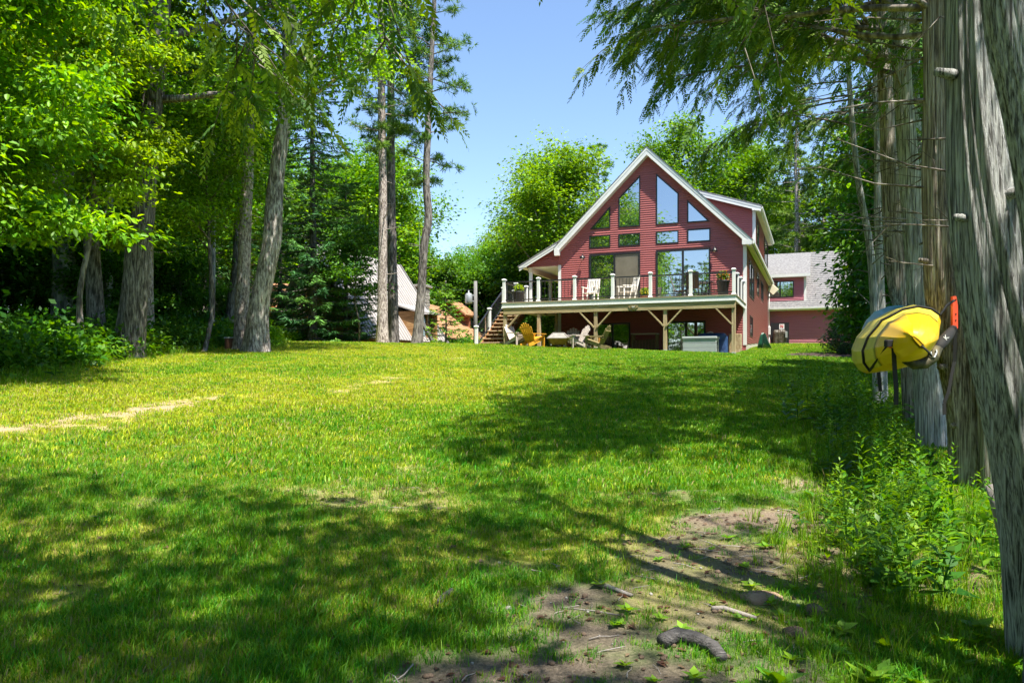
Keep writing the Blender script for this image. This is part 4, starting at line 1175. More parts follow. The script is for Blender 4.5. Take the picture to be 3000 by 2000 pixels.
for k in range(int(L / 0.30) + 1):
    x = -0.15 + k * 0.30
    if x > L - 0.05: break
    a0 = Vector((x, -0.3, EZ - 0.44)) + nrm_ * 0.02; a1 = Vector((x, OFF, EZ + UPZ)) + nrm_ * 0.02
    MB().bar(a0, a1, 0.035, 0.05, nrm_).build('roof_rib', 'metal_roof', rm)
MB().add([(-0.2, 2 * OFF + 0.3, EZ - 0.44), (L, 2 * OFF + 0.3, EZ - 0.44), (L, OFF + 0.01, EZ + UPZ), (-0.2, OFF + 0.01, EZ + UPZ)], [(0, 1, 2, 3)]).build('roof', 'metal_roof', af)
MB().bar((L, -0.3, EZ - 0.46), (L, OFF, EZ + UPZ - 0.02), 0.10, 0.16, nrm_).build('rake_board', 'pole_wood', af)
MB().prism([(0.4, 1.2), (2 * OFF - 0.4, 1.2), (OFF, EZ + UPZ - 0.5)], lambda a, z, t: (t, a, z), L - 0.6, L - 0.5).build('gable_wall', 'log_honey', af)
MB().prism([(0.4, 0.9), (2 * OFF - 0.4, 0.9), (OFF, EZ + UPZ - 0.5)], lambda a, z, t: (t, a, z), 0.3, 0.4).build('gable_wall', 'log_honey', af)
for k in range(7):
    MB().tube([(-1.2, 0.25, 0.78 + k * 0.19), (L - 0.3, 0.25, 0.78 + k * 0.19)], 0.105, 8).build('log', 'log_honey', af, True)
# dormer opening with slanted timber
for x in (4.55, 7.0):
    MB().box(x, x + 0.2, -0.35, 1.6, 1.5, 3.45).build('dormer_cheek', 'log_honey', af)
MB().add([(4.4, -0.5, 3.45), (7.4, -0.5, 3.45), (7.4, 2.2, 4.3), (4.4, 2.2, 4.3), (4.4, -0.5, 3.37), (7.4, -0.5, 3.37), (7.4, 2.2, 4.2), (4.4, 2.2, 4.2)], [(0, 1, 2, 3), (7, 6, 5, 4), (0, 4, 5, 1), (1, 5, 6, 2), (3, 7, 4, 0)]).build('dormer_roof', 'metal_roof', af)
MB().box(4.751, 6.999, -0.10, -0.04, 1.9, 3.36).build('dormer_pane', 'glass_dim', af)
for x in (5.5, 6.3):
    MB().box(x - 0.05, x + 0.05, -0.16, -0.101, 1.9, 3.36).build('dormer_post', 'log_honey', af)
MB().bar((4.5, -0.5, 3.3), (6.2, -0.9, 1.3), 0.14, 0.2).build('dormer_brace', 'pole_wood', af)
# log cabin with brown roof and stone chimney
C0, C1 = at(1300, 1000, 50), at(1402, 1000, 56)
L, ang = basis(C0, C1)
lc = empty('log_cabin', (C0.x, C0.y, 0), ang, 'red-brown log cabin with brown shingle roof and stone chimney', 'cabin')
for k in range(8):
    z = 1.0 + k * 0.2
    MB().tube([(-2.5, 0, z), (L + 0.25, 0, z)], 0.11, 8).build('log', 'log_red', lc, True)
    MB().tube([(L, -0.2, z + 0.1), (L, 3.4, z + 0.1)], 0.11, 8).build('log', 'log_red', lc, True)
MB().box(-2.5, L - 0.05, 0.06, 0.12, 0.8, 2.6).build('chinking', 'chinking', lc)
MB().add([(-2.7, -0.9, 2.25), (L + 0.5, -0.9, 2.25), (L + 0.5, 2.4, 4.75), (-2.7, 2.4, 4.75), (-2.7, -0.9, 2.15), (L + 0.5, -0.9, 2.15), (L + 0.5, 2.4, 4.6), (-2.7, 2.4, 4.6)], [(0, 1, 2, 3), (7, 6, 5, 4), (0, 4, 5, 1), (1, 5, 6, 2), (2, 6, 7, 3), (3, 7, 4, 0)]).build('roof', 'brown_shingle', lc)
MB().add([(-2.7, 5.7, 2.25), (L + 0.5, 5.7, 2.25), (L + 0.5, 2.41, 4.75), (-2.7, 2.41, 4.75)], [(0, 1, 2, 3)]).build('roof', 'brown_shingle', lc)
MB().prism([(0.0, 2.4), (4.8, 2.4), (2.4, 4.55)], lambda a, z, t: (t, a, z), L - 0.05, L + 0.05).build('gable_wall', 'log_red', lc)
# upper gabled dormer
MB().add([(L - 1.9, 0.2, 4.1), (L + 0.7, 0.2, 4.1), (L + 0.7, 1.6, 5.15), (L - 1.9, 1.6, 5.15), (L - 1.9, 0.25, 4.0), (L + 0.7, 0.25, 4.0), (L + 0.7, 1.6, 5.05), (L - 1.9, 1.6, 5.05)], [(0, 1, 2, 3), (7, 6, 5, 4), (0, 4, 5, 1), (1, 5, 6, 2), (3, 7, 4, 0)]).build('dormer_roof', 'brown_shingle', lc)
MB().add([(L - 1.9, 3.0, 4.1), (L + 0.7, 3.0, 4.1), (L + 0.7, 1.61, 5.15), (L - 1.9, 1.61, 5.15)], [(0, 1, 2, 3)]).build('dormer_roof', 'brown_shingle', lc)
MB().prism([(0.35, 3.0), (2.9, 3.0), (2.9, 4.1), (1.6, 5.0), (0.35, 4.1)], lambda a, z, t: (t, a, z), L - 0.9, L + 0.35).build('dormer_wall', 'log_red', lc)
MB().box(L - 0.75, L - 0.1, 0.32, 0.349, 3.2, 3.95).build('dormer_pane', 'glass_dim', lc)
MB().tube([(L - 0.4, -0.7, 0.8), (L - 0.4, -0.7, 4.0)], 0.05, 8).build('porch_post', 'chinking', lc)
chm = MB().cbox(-0.9, -0.1, 1.0, 1.8, 3.2, 5.5, 0.05).build('chimney', 'stone', lc)
MB().cbox(-1.15, 0.15, 0.85, 1.95, 5.5, 5.65, 0.03).build('chimney_cap', 'stone', chm)
rng = np.random.default_rng(12)
for r_ in range(8):
    for k in range(3):
        x0 = -0.9 + k * 0.27 + (0.05 if r_ % 2 else 0)
        MB().cbox(x0, x0 + 0.22 + rng.random() * 0.03, 0.95 - rng.random() * 0.03, 1.02, 3.6 + r_ * 0.23, 3.6 + r_ * 0.23 + 0.2, 0.02).build('stone', 'stone', chm)
MB().tube([(-0.7, 1.4, 5.6), (-0.7, 1.4, 9.2)], 0.02, 6).build('antenna_rod', 'steel_grey', lc)
# cabin with an orange porch behind the spruce
P0 = at(778, 1000, 44)
pc = empty('porch_cabin', (P0.x, P0.y, 0), R(12), 'cabin with orange-stained porch posts partly hidden by the spruce', 'cabin')
GZ0 = 1.0
MB().box(-0.2, 7.2, 2.2, 2.4, GZ0, 4.2).build('wall', 'log_red', pc)
MB().box(-0.2, 7.2, -0.3, 2.2, GZ0 + 0.5, GZ0 + 0.62).build('porch_floor', 'orange_stain', pc)
for k in range(6):
    MB().box(k * 1.35 - 0.07, k * 1.35 + 0.07, -0.2, -0.06, GZ0 - 0.2, 3.1).build('post', 'orange_stain', pc)
for k in range(40):
    x = 0.1 + k * 0.17
    if abs((x / 1.35) - round(x / 1.35)) > 0.08:
        MB().box(x - 0.02, x + 0.02, -0.15, -0.11, GZ0 + 0.7, GZ0 + 1.45).build('baluster', 'orange_stain', pc)
MB().box(0.08, 6.7, -0.17, -0.09, GZ0 + 1.45, GZ0 + 1.53).box(0.08, 6.7, -0.16, -0.10, GZ0 + 0.63, GZ0 + 0.70).build('handrail', 'orange_stain', pc)
MB().add([(-0.6, -0.9, 3.1), (7.6, -0.9, 3.1), (7.6, 4.5, 5.6), (-0.6, 4.5, 5.6), (-0.6, -0.9, 2.95), (7.6, -0.9, 2.95), (7.6, 4.5, 5.45), (-0.6, 4.5, 5.45)], [(0, 1, 2, 3), (7, 6, 5, 4), (0, 4, 5, 1), (1, 5, 6, 2), (2, 6, 7, 3), (3, 7, 4, 0)]).build('roof', 'brown_shingle', pc)
MB().prism([(-0.5, 3.1), (1.5, 3.1), (0.5, 3.75)], lambda a, z, t: (a, t, z), -1.1, -0.95).build('porch_gable', 'orange_stain', pc)
for x in (2.1, 4.6):
    MB().lathe([(0.16, 0), (0.14, 0.1), (0.13, 1.9), (0.16, 2.0)], 12, (x, -0.9, GZ0)).build('column', 'blue_grey_paint', pc, True)
ch6 = adirondack('dark_blue_paint', H5)
p = at(828, 1016, 38)
ch6.location = (p.x, p.y, float(gz(p.x, p.y))); ch6.rotation_euler = (0, 0, R(150))
tag(ch6, 'dark blue adirondack chair on the far lawn before the orange porch', 'chair')
pb = empty('garden_bench', (0, 0, 0), 0, 'low mossy garden bench under the spruce', 'bench')
for k in range(3):
    MB().box(-0.9, 0.9, -0.2 + k * 0.14, -0.08 + k * 0.14, 0.42, 0.46).build('seat_board', 'mossy_wood', pb)
for x in (-0.7, 0.7):
    MB().box(x - 0.04, x + 0.04, -0.18, 0.18, 0.0, 0.419).build('leg', 'mossy_wood', pb)
for k in range(2):
    MB().box(-0.9, 0.9, 0.22, 0.25, 0.55 + k * 0.16, 0.67 + k * 0.16).build('back_board', 'mossy_wood', pb)
for x in (-0.7, 0.7):
    MB().box(x - 0.04, x + 0.04, 0.251, 0.30, 0.0, 0.85).build('back_post', 'mossy_wood', pb)
p = at(868, 1014, 38); pb.location = (p.x, p.y, float(gz(p.x, p.y))); pb.rotation_euler = (0, 0, R(-10))
# utility pole with transformer
p = at(1393, 990, 46)
up = empty('utility_pole', (p.x, p.y, float(gz(p.x, p.y)) - 0.3), R(20), 'grey utility pole carrying a round transformer', 'utility pole')
MB().tube([(0, 0, 0), (0.0, 0, 4.45)], [0.13, 0.10], 10).build('pole', 'pole_wood', up, True)
MB().lathe([(0.05, -0.02), (0.18, 0.0), (0.22, 0.06), (0.22, 0.52), (0.17, 0.60), (0.05, 0.63), (0.03, 0.78)], 16, (-0.42, 0, 3.1)).build('transformer', 'steel_grey', up, True)
MB().bar((-0.3, 0, 3.25), (0, 0, 3.25), 0.05, 0.05).bar((-0.3, 0, 3.6), (0, 0, 3.6), 0.05, 0.05).build('bracket', 'steel_grey', up)
MB().tube([(0, 0, 3.9), (-1.5, -0.4, 3.85), (-3.2, -1.0, 3.95)], 0.012, 5).tube([(0, 0, 3.1), (-1.5, -0.2, 2.9), (-3.2, -0.6, 2.8)], 0.012, 5).tube([(0.05, 0, 3.6), (0.5, 0.1, 2.9), (0.8, 0.2, 2.6)], 0.012, 5).build('wire', 'black_metal', up)
# short brown post at the wood edge
p = at(676, 1020, 25)
bp = empty('short_post', (p.x, p.y, float(gz(p.x, p.y)) - 0.05), 0, 'short brown wooden post with a pale cap beside the straight pine', 'post')
MB().cbox(-0.15, 0.15, -0.15, 0.15, 0, 0.42, 0.015).build('shaft', 'post_brown', bp)
MB().cbox(-0.17, 0.17, -0.17, 0.17, 0.421, 0.46, 0.015).build('cap', 'steel_grey', bp)

# ------------------------------------------------------------------ tree makers
def trunk_geo(mb, pts, rad, n=12, seed=0, flute=0.0, nfl=7, twist=0.0, sub=5, flare=0.0, rough=0.04):
    """tapered trunk: smooth path, fluted and roughened ring by ring"""
    pts = [np.array(p, float) for p in pts]
    P, Rr = [], []
    for k in range(len(pts) - 1):
        p0 = pts[max(k - 1, 0)]; p1 = pts[k]; p2 = pts[k + 1]; p3 = pts[min(k + 2, len(pts) - 1)]
        for q in range(sub):
            t = q / sub
            P.append(0.5 * ((2 * p1) + (-p0 + p2) * t + (2 * p0 - 5 * p1 + 4 * p2 - p3) * t * t + (-p0 + 3 * p1 - 3 * p2 + p3) * t ** 3))
            Rr.append(rad[k] * (1 - t) + rad[k + 1] * t)
    P.append(pts[-1]); Rr.append(rad[-1])
    rg = np.random.default_rng(seed)
    ph = rg.random(6) * 6.28
    base = len(mb.v); z0 = P[0][2]
    ln = 0.0
    for k, p in enumerate(P):
        d = P[min(k + 1, len(P) - 1)] - P[max(k - 1, 0)]
        d = d / np.linalg.norm(d)
        x = np.cross(d, [0.05, 1, 0.02]); x /= np.linalg.norm(x); y = np.cross(d, x)
        if k: ln += np.linalg.norm(P[k] - P[k - 1])
        fl = flare * math.exp(-ln / max(0.25, Rr[0] * 2.2))
        for j in range(n):
            t = 2 * math.pi * j / n
            tt = t + twist * ln
            f = 1 + flute * (math.sin(nfl * tt + ph[0]) * 0.5 + math.sin((nfl * 2 + 1) * tt + ph[1] + 0.6 * math.sin(ln * 1.3)) * 0.35 + math.sin((nfl * 4 + 3) * tt + ph[2]) * 0.25)
            f += rough * math.sin(3 * t + ph[3] + ln * 2.1) + rough * 0.7 * math.sin(5 * t - ln * 3.7 + ph[4])
            f += fl * (0.65 + 0.55 * math.sin(5 * t + ph[5]))
            r = Rr[k] * f
            mb.v.append(tuple(p + (x * math.cos(t) + y * math.sin(t)) * r))
    for k in range(len(P) - 1):
        for j in range(n):
            a = base + k * n + j; b_ = base + k * n + (j + 1) % n
            mb.f.append((a, b_, b_ + n, a + n))
    e = base + (len(P) - 1) * n
    mb.f.append(tuple(e + j for j in range(n)))
    return P, Rr
def on_path(P, Rr, z):
    for k in range(len(P) - 1):
        if P[k + 1][2] >= z:
            t = (z - P[k][2]) / max(1e-6, P[k + 1][2] - P[k][2])
            return P[k] * (1 - t) + P[k + 1] * t, Rr[k] * (1 - t) + Rr[k + 1] * t
    return P[-1], Rr[-1]
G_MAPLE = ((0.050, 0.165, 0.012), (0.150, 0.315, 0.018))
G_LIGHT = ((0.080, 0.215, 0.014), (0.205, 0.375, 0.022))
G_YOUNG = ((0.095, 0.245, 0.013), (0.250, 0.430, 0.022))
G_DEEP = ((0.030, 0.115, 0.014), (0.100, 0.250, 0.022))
G_PINE = ((0.052, 0.149, 0.032), (0.167, 0.299, 0.039))
G_SPRUCE = ((0.040, 0.132, 0.041), (0.132, 0.270, 0.046))
G_CEDAR = ((0.040, 0.121, 0.018), (0.149, 0.253, 0.025))
def broadleaf(seed, H, RAD, hb, nl=14, lpc=46, leaf=0.16, r0=0.2, pts=None, rad=None, bark='bark_maple', pal=G_MAPLE, clump=0.55, sub=6, flat=0.45, lean=None, trunk_n=12, side=None, flare=0.5, fine=False):
    """a broad-leaved tree at the origin -> (trunk mesh, crown mesh)"""
    rg = np.random.default_rng(seed)
    if pts is None:
        w = np.cumsum(rg.normal(0, 0.12, (6, 2)), 0)
        pts = [(w[k][0] * (k > 0), w[k][1] * (k > 0), H * 0.86 * k / 5) for k in range(6)]
        rad = [r0 * (1 - 0.16 * k) for k in range(6)]
    mb = MB()
    P, Rr = trunk_geo(mb, pts, rad, trunk_n, seed, 0.05, 5, 0.1, 5, flare, 0.05)
    cl = []
    for i in range(nl):
        q = (i + rg.random() * 0.6) / nl
        z = hb + (H * 0.84 - hb) * q
        p, r = on_path(P, Rr, z)
        az = i * 2.4 + rg.normal(0, 0.3)
        if side is not None:
            az = side[0] + rg.uniform(-side[1], side[1])
        env = RAD * math.sqrt(max(0.08, 1 - ((q - 0.38) / 0.72) ** 2)) * rg.uniform(0.75, 1.1)
        up_ = rg.uniform(0.15, 0.55) + 0.5 * q
        d = np.array([math.cos(az), math.sin(az), up_]); d /= np.linalg.norm(d)
        lp = [p]; cur = p.copy(); dd = d.copy()
        for k in range(5):
            dd = dd + rg.normal(0, 0.10, 3) + [0, 0, 0.03]; dd /= np.linalg.norm(dd)
            cur = cur + dd * env / 5; lp.append(cur)
        r1 = min(r * 0.55, 0.035 + env * 0.022)
        mb.tube(lp, [r1 * (1 - 0.17 * k) for k in range(6)], 6, False)
        for s in range(sub):
            f = 0.30 + 0.70 * (s + rg.random()) / sub
            k = min(4, int(f * 5)); t = f * 5 - k
            b0 = lp[k] * (1 - t) + lp[k + 1] * t
            sd = unit(rg.normal(0, 1, 3) * [1, 1, 0.45] + dd * 0.7 + [0, 0, 0.15])
            sl2 = env * rg.uniform(0.22, 0.42)
            m1 = b0 + sd * sl2 * 0.55 + rg.normal(0, 0.05, 3); e1 = b0 + sd * sl2 + [0, 0, -0.05 * sl2]
            mb.tube([b0, m1, e1], [r1 * 0.32, r1 * 0.22, r1 * 0.10], 4, False)
            cl += [m1, e1]
            if rg.random() < 0.6: cl.append(b0 + rg.normal(0, 0.3, 3))
    top, _ = on_path(P, Rr, H * 0.86)
    for k in range(max(3, nl // 3)):
        cl.append(top + rg.normal(0, RAD * 0.16, 3) + [0, 0, rg.uniform(0, H * 0.10)])
    cl = np.array(cl)
    n = len(cl) * lpc
    own = np.repeat(np.arange(len(cl)), lpc)
    off = rg.normal(0, 1, (n, 3)) * [clump, clump, clump * flat]
    C = cl[own] + off
    A = unit(off * [1, 1, 0.3] + rg.normal(0, 0.35, (n, 3)) + [0, 0, -0.25])
    N = unit(rg.normal(0, 0.42, (n, 3)) + [0, 0, 1.0])
    sz = leaf * rg.uniform(0.45, 1.3, n)
    cc = palette(rg, len(cl), *pal, 0.22)
    col = cc[own] * (1 + rg.normal(0, 0.22, (n, 1))).clip(0.5, 1.6)
    if fine:
        return mb.mesh('trunk', bark, True), fine_mesh('crown', leaf_fine(C, A, N, sz * 1.15, sz * 0.60), col, 'leaf_broad')
    V = leaf_geo(C, A, N, sz, sz * 0.62)
    return mb.mesh('trunk', bark, True), leaf_mesh('crown', V, col, 'leaf_broad')
def needles(rg, C, D, per, L, W, spread=0.9):
    """tufts of needle blades round each point"""
    n = len(C) * per
    own = np.repeat(np.arange(len(C)), per)
    A = unit(D[own] * 0.9 + rg.normal(0, spread, (n, 3)))
    LL = L * rg.uniform(0.6, 1.2, n)
    Cc = C[own] + A * (LL * 0.45)[:, None]
    return leaf_geo(Cc, A, unit(rg.normal(0, 1, (n, 3))), LL, W, 0.0), own
def pine(seed, H, hb, RAD, r0=0.22, pts=None, rad=None, bark='bark_pine', per=15, L=0.27, W=0.028, step=0.75, nb=5, tufts=20, gaps=0.22, top_r=0.25, dead=True, pal=G_PINE, extra=None):
    rg = np.random.default_rng(seed)
    if pts is None:
        w = np.cumsum(rg.normal(0, 0.06, (7, 2)), 0)
        pts = [(w[k][0] * (k > 0), w[k][1] * (k > 0), H * k / 6) for k in range(7)]
        rad = [r0 * (1 - 0.145 * k) for k in range(7)]
    mb = MB()
    P, Rr = trunk_geo(mb, pts, rad, 12, seed, 0.03, 5, 0.05, 6, 0.35, 0.035)
    C, D = [], []
    z = hb; wh = 0
    while z < H * 0.985:
        q = (z - hb) / (H - hb)
        env = RAD * (1 - (1 - top_r) * q ** 1.6) * (0.6 + 0.4 * min(1, q * 5))
        for b_ in range(nb):
            if rg.random() < gaps: continue
            az = wh * 1.1 + b_ * 6.283 / nb + rg.normal(0, 0.25)
            ln = env * rg.uniform(0.55, 1.12)
            p, r = on_path(P, Rr, z + rg.normal(0, 0.12))
            d = np.array([math.cos(az), math.sin(az), rg.uniform(-0.05, 0.3)])
            lp = [p]; cur = p.copy(); dd = unit(d)
            for k in range(4):
                dd = unit(dd + rg.normal(0, 0.08, 3) + [0, 0, 0.05 if k > 1 else -0.07]); cur = cur + dd * ln / 4; lp.append(cur)
            r1 = min(r * 0.4, 0.012 + ln * 0.014)
            mb.tube(lp, [r1, r1 * 0.8, r1 * 0.6, r1 * 0.4, r1 * 0.15], 5, False)
            for t_ in range(tufts):
                f = 0.32 + 0.68 * rg.random() ** 0.8
                k = min(3, int(f * 4)); t = f * 4 - k
                b0 = lp[k] * (1 - t) + lp[k + 1] * t
                sd = unit(rg.normal(0, 1, 3) * [1, 1, 0.35] + dd * 0.8)
                e1 = b0 + sd * ln * 0.20 * rg.uniform(0.3, 1.2)
                C.append(e1); D.append(unit(sd + [0, 0, 0.55]))
                if t_ % 4 == 0: mb.tube([b0, e1], [0.008, 0.004], 3, False)
        z += step * rg.uniform(0.75, 1.3); wh += 1
    if dead:
        for k in range(10):
            zz = rg.uniform(hb * 0.35, hb); p, r = on_path(P, Rr, zz); az = rg.random() * 6.28
            e = p + np.array([math.cos(az), math.sin(az), rg.uniform(-0.2, 0.3)]) * rg.uniform(0.3, 1.3)
            mb.tube([p, (p + e) / 2 + rg.normal(0, 0.05, 3), e], [0.018, 0.012, 0.004], 4, False)
    C, D = np.array(C), np.array(D)
    V, own = needles(rg, C, D, per, L, W)
    cc = palette(rg, len(C), *pal, 0.12)
    col = cc[own] * (1 + rg.normal(0, 0.12, (len(own), 1))).clip(0.6, 1.4)
    return mb.mesh('trunk', bark, True), leaf_mesh('crown', V, col, 'leaf_needle')
def spruce(seed, H, RAD, hb=0.6, r0=0.22, step=0.42, nb=7, twigs=26, L=0.26, W=0.055, pal=G_SPRUCE, bark='bark_dark', droop=0.35, per=2):
    rg = np.random.default_rng(seed)
    mb = MB()
    P, Rr = trunk_geo(mb, [(0, 0, 0), (0.03, 0.02, H * 0.33), (0.0, 0.05, H * 0.66), (0.02, 0, H)], [r0, r0 * 0.75, r0 * 0.42, 0.02], 10, seed, 0.03, 5, 0, 6, 0.3, 0.03)
    Cs, As, Ns, Ls, Cl = [], [], [], [], []
    z = hb; wh = 0
    while z < H - 0.15:
        q = (z - hb) / (H - hb)
        env = RAD * (1 - q) ** 0.85 * (0.8 + 0.2 * min(1, q * 8)) + 0.12
        for b_ in range(nb):
            az = wh * 0.9 + b_ * 6.283 / nb + rg.normal(0, 0.2)
            ln = env * rg.uniform(0.65, 1.15)
            if rg.random() < 0.08: continue
            p, r = on_path(P, Rr, z + rg.normal(0, 0.1))
            h = np.array([math.cos(az), math.sin(az), 0.0])
            lp = [p + h * ln * f + np.array([0, 0, -droop * ln * f + 0.28 * ln * f * f]) + rg.normal(0, 0.02, 3) for f in (0, 0.25, 0.5, 0.75, 1.0)]
            mb.tube(lp, [0.010 + ln * 0.010, 0.008 + ln * 0.007, 0.006 + ln * 0.005, 0.006, 0.003], 4, False)
            nt_ = max(6, int(twigs * (0.35 + ln / max(RAD, 0.1))))
            f = 0.12 + 0.88 * rg.random(nt_) ** 0.75
            k = np.minimum(3, (f * 4).astype(int)); t = (f * 4 - k)[:, None]
            lpa = np.array(lp)
            b0 = lpa[k] * (1 - t) + lpa[k + 1] * t
            sgn = np.where(rg.random(nt_) < 0.5, -1, 1)[:, None]
            sv = np.array([-h[1], h[0], 0.0])
            a = unit(h * 0.75 + sgn * sv * rg.uniform(0.4, 1.1, (nt_, 1)) + np.array([0, 0, -0.25]) + rg.normal(0, 0.18, (nt_, 3)))
            tl = (0.10 + 0.24 * ln * (1.1 - f)).clip(0.10, 0.5)[:, None]
            cc = palette(rg, 1, *pal, 0.15)
            for s_ in range(per):
                c_ = b0 + a * tl * (0.35 + 0.55 * s_)
                Cs.append(c_); As.append(unit(a + rg.normal(0, 0.22, a.shape))); Ns.append(unit(rg.normal(0, 0.4, a.shape) + [0, 0, 1])); Ls.append(L * rg.uniform(0.6, 1.2, nt_)); Cl.append(np.repeat(cc, nt_, 0) * (1 + rg.normal(0, 0.15, (nt_, 1))).clip(0.6, 1.5))
        z += step * rg.uniform(0.8, 1.2); wh += 1
    C = np.concatenate(Cs); A = np.concatenate(As); N = np.concatenate(Ns); LL = np.concatenate(Ls); col = np.concatenate(Cl)
    V = leaf_geo(C, A, N, LL, LL * (W / L), 0.0)
    return mb.mesh('trunk', bark, True), leaf_mesh('crown', V, col, 'leaf_needle')
def spray_geo(rg, C, D, size, cnt=15, W=0.40):
    """flat drooping cedar sprays: an axis with paired side leaflets"""
    n = len(C)
    D = unit(D); S = unit(np.cross(D, rg.normal(0, 0.5, (n, 3)) + [0, 0, 1.0])); N = np.cross(S, D)
    out = []
    sz = (size * rg.uniform(0.6, 1.25, n))[:, None]
    for k in range(cnt):
        f = (k + 0.5) / cnt
        s = 1 if k % 2 else -1
        if k == cnt - 1: s = 0
        a = unit(D * (0.75 + 0.4 * f) + S * s * 0.85 + rg.normal(0, 0.12, (n, 3)) + [0, 0, -0.12])
        ll = sz * (0.33 - 0.15 * f)
        c_ = C + D * sz * f * 0.95 + [0, 0, 0] - np.array([0, 0, 1.0]) * sz * 0.22 * f * f + a * ll * 0.45
        out.append(leaf_geo(c_, a, N + rg.normal(0, 0.2, (n, 3)), ll[:, 0], ll[:, 0] * W, 0.0).reshape(n, 4, 3))
    V = np.stack(out, 1).reshape(-1, 3)
    return V, np.repeat(np.arange(n), cnt)
def put_tree(name, label, meshes, loc, rz=0.0, s=1.0, group=None, cat='tree', sz=None):
    t = empty(name, (loc[0], loc[1], float(gz(loc[0], loc[1])) - 0.06), rz, label, cat, group)
    t.scale = (s, s, sz or s)
    link('trunk', meshes[0], t)
    link('crown', meshes[1], t)
    return t
def scatter(name, label, P, RZ, S, K, protos, tilt=None):
    """one stuff object: proto meshes set out on points by geometry nodes"""
    pc_ = bpy.data.collections.new(name + '_sources')
    for k, me in enumerate(protos):
        o = bpy.data.objects.new('%s_source_%02d' % (name, k), me)
        pc_.objects.link(o)
    n = len(P)
    me = bpy.data.meshes.new(name)
    me.vertices.add(n); me.vertices.foreach_set('co', np.asarray(P, np.float32).ravel())
    rot = np.zeros((n, 3), np.float32)
    if tilt is not None: rot[:, :2] = tilt
    rot[:, 2] = RZ
    a = me.attributes.new('rot', 'FLOAT_VECTOR', 'POINT'); a.data.foreach_set('vector', rot.ravel())
    S = np.asarray(S, np.float32)
    if S.ndim == 1: S = np.repeat(S[:, None], 3, 1)
    a = me.attributes.new('scl', 'FLOAT_VECTOR', 'POINT'); a.data.foreach_set('vector', np.ascontiguousarray(S).ravel())
    a = me.attributes.new('kindex', 'INT', 'POINT'); a.data.foreach_set('value', np.asarray(K, np.int32))
    ng = bpy.data.node_groups.new(name + '_nodes', 'GeometryNodeTree')
    ng.interface.new_socket('Geometry', in_out='INPUT', socket_type='NodeSocketGeometry')
    ng.interface.new_socket('Geometry', in_out='OUTPUT', socket_type='NodeSocketGeometry')
    N = ng.nodes; Lk = ng.links
    gi = N.new('NodeGroupInput'); go = N.new('NodeGroupOutput')
    ip = N.new('GeometryNodeInstanceOnPoints')
    ci = N.new('GeometryNodeCollectionInfo')
    ci.inputs['Collection'].default_value = pc_
    ci.inputs['Separate Children'].default_value = True
    ci.inputs['Reset Children'].default_value = True
    def na(nm, ty):
        q = N.new('GeometryNodeInputNamedAttribute'); q.data_type = ty; q.inputs['Name'].default_value = nm
        return q.outputs['Attribute']
    ip.inputs['Pick Instance'].default_value = True
    Lk.new(gi.outputs[0], ip.inputs['Points'])
    Lk.new(ci.outputs[0], ip.inputs['Instance'])
    Lk.new(na('kindex', 'INT'), ip.inputs['Instance Index'])
    er = N.new('FunctionNodeEulerToRotation')
    Lk.new(na('rot', 'FLOAT_VECTOR'), er.inputs[0])
    Lk.new(er.outputs[0], ip.inputs['Rotation'])
    Lk.new(na('scl', 'FLOAT_VECTOR'), ip.inputs['Scale'])
    Lk.new(ip.outputs[0], go.inputs[0])
    o = link(name, me)
    md = o.modifiers.new('scatter', 'NODES'); md.node_group = ng
    return tag(o, label, None, None, 'stuff')
def joined(meshes):
    """trunk and crown in one proto mesh (for the woods)"""
    a, b_ = meshes
    va = np.empty(len(a.vertices) * 3, np.float32); a.vertices.foreach_get('co', va)
    vb = np.empty(len(b_.vertices) * 3, np.float32); b_.vertices.foreach_get('co', vb)
    me = bpy.data.meshes.new('woods_tree')
    fa = [tuple(p.vertices) for p in a.polygons]
    nb_ = len(b_.polygons)
    V = np.concatenate([va.reshape(-1, 3), vb.reshape(-1, 3)])
    na_ = len(va) // 3
    me.vertices.add(len(V)); me.vertices.foreach_set('co', V.ravel())
    li = [i for q in fa for i in q]; ls = np.cumsum([0] + [len(q) for q in fa])
    lv = np.concatenate([np.array(li, np.int32), np.arange(nb_ * 4, dtype=np.int32) + na_])
    st_ = np.concatenate([ls[:-1], ls[-1] + np.arange(nb_) * 4]).astype(np.int32)
    me.loops.add(len(lv)); me.loops.foreach_set('vertex_index', lv)
    me.polygons.add(len(st_)); me.polygons.foreach_set('loop_start', st_)
    mi = np.zeros(len(st_), np.int32); mi[len(fa):] = 1
    me.polygons.foreach_set('material_index', mi)
    me.update(calc_edges=True)
    at_ = me.attributes.new('Col', 'FLOAT_COLOR', 'POINT')
    cb = np.empty(len(vb) // 3 * 4, np.float32); b_.attributes['Col'].data.foreach_get('color', cb)
    at_.data.foreach_set('color', np.concatenate([np.full(na_ * 4, 0.2, np.float32), cb]))
    me.materials.append(a.materials[0]); me.materials.append(b_.materials[0])
    return me
# ------------------------------------------------------------------ trees on the left and round the house
def path_px(pl, Y, x0=None):
    """trunk path from photo columns/rows at one distance -> world base and local points"""
    W_ = [at(px, py, Y) for px, py, _ in pl]
    b0 = W_[0]
    base = (b0.x, Y)
    z0 = float(gz(b0.x, Y)) - 0.06
    pts = [(w.x - b0.x, 0.0, (w.z - z0) if k else 0.0) for k, w in enumerate(W_)]
    rad = [r * Y / F_PX for _, _, r in pl]
    return base, pts, rad
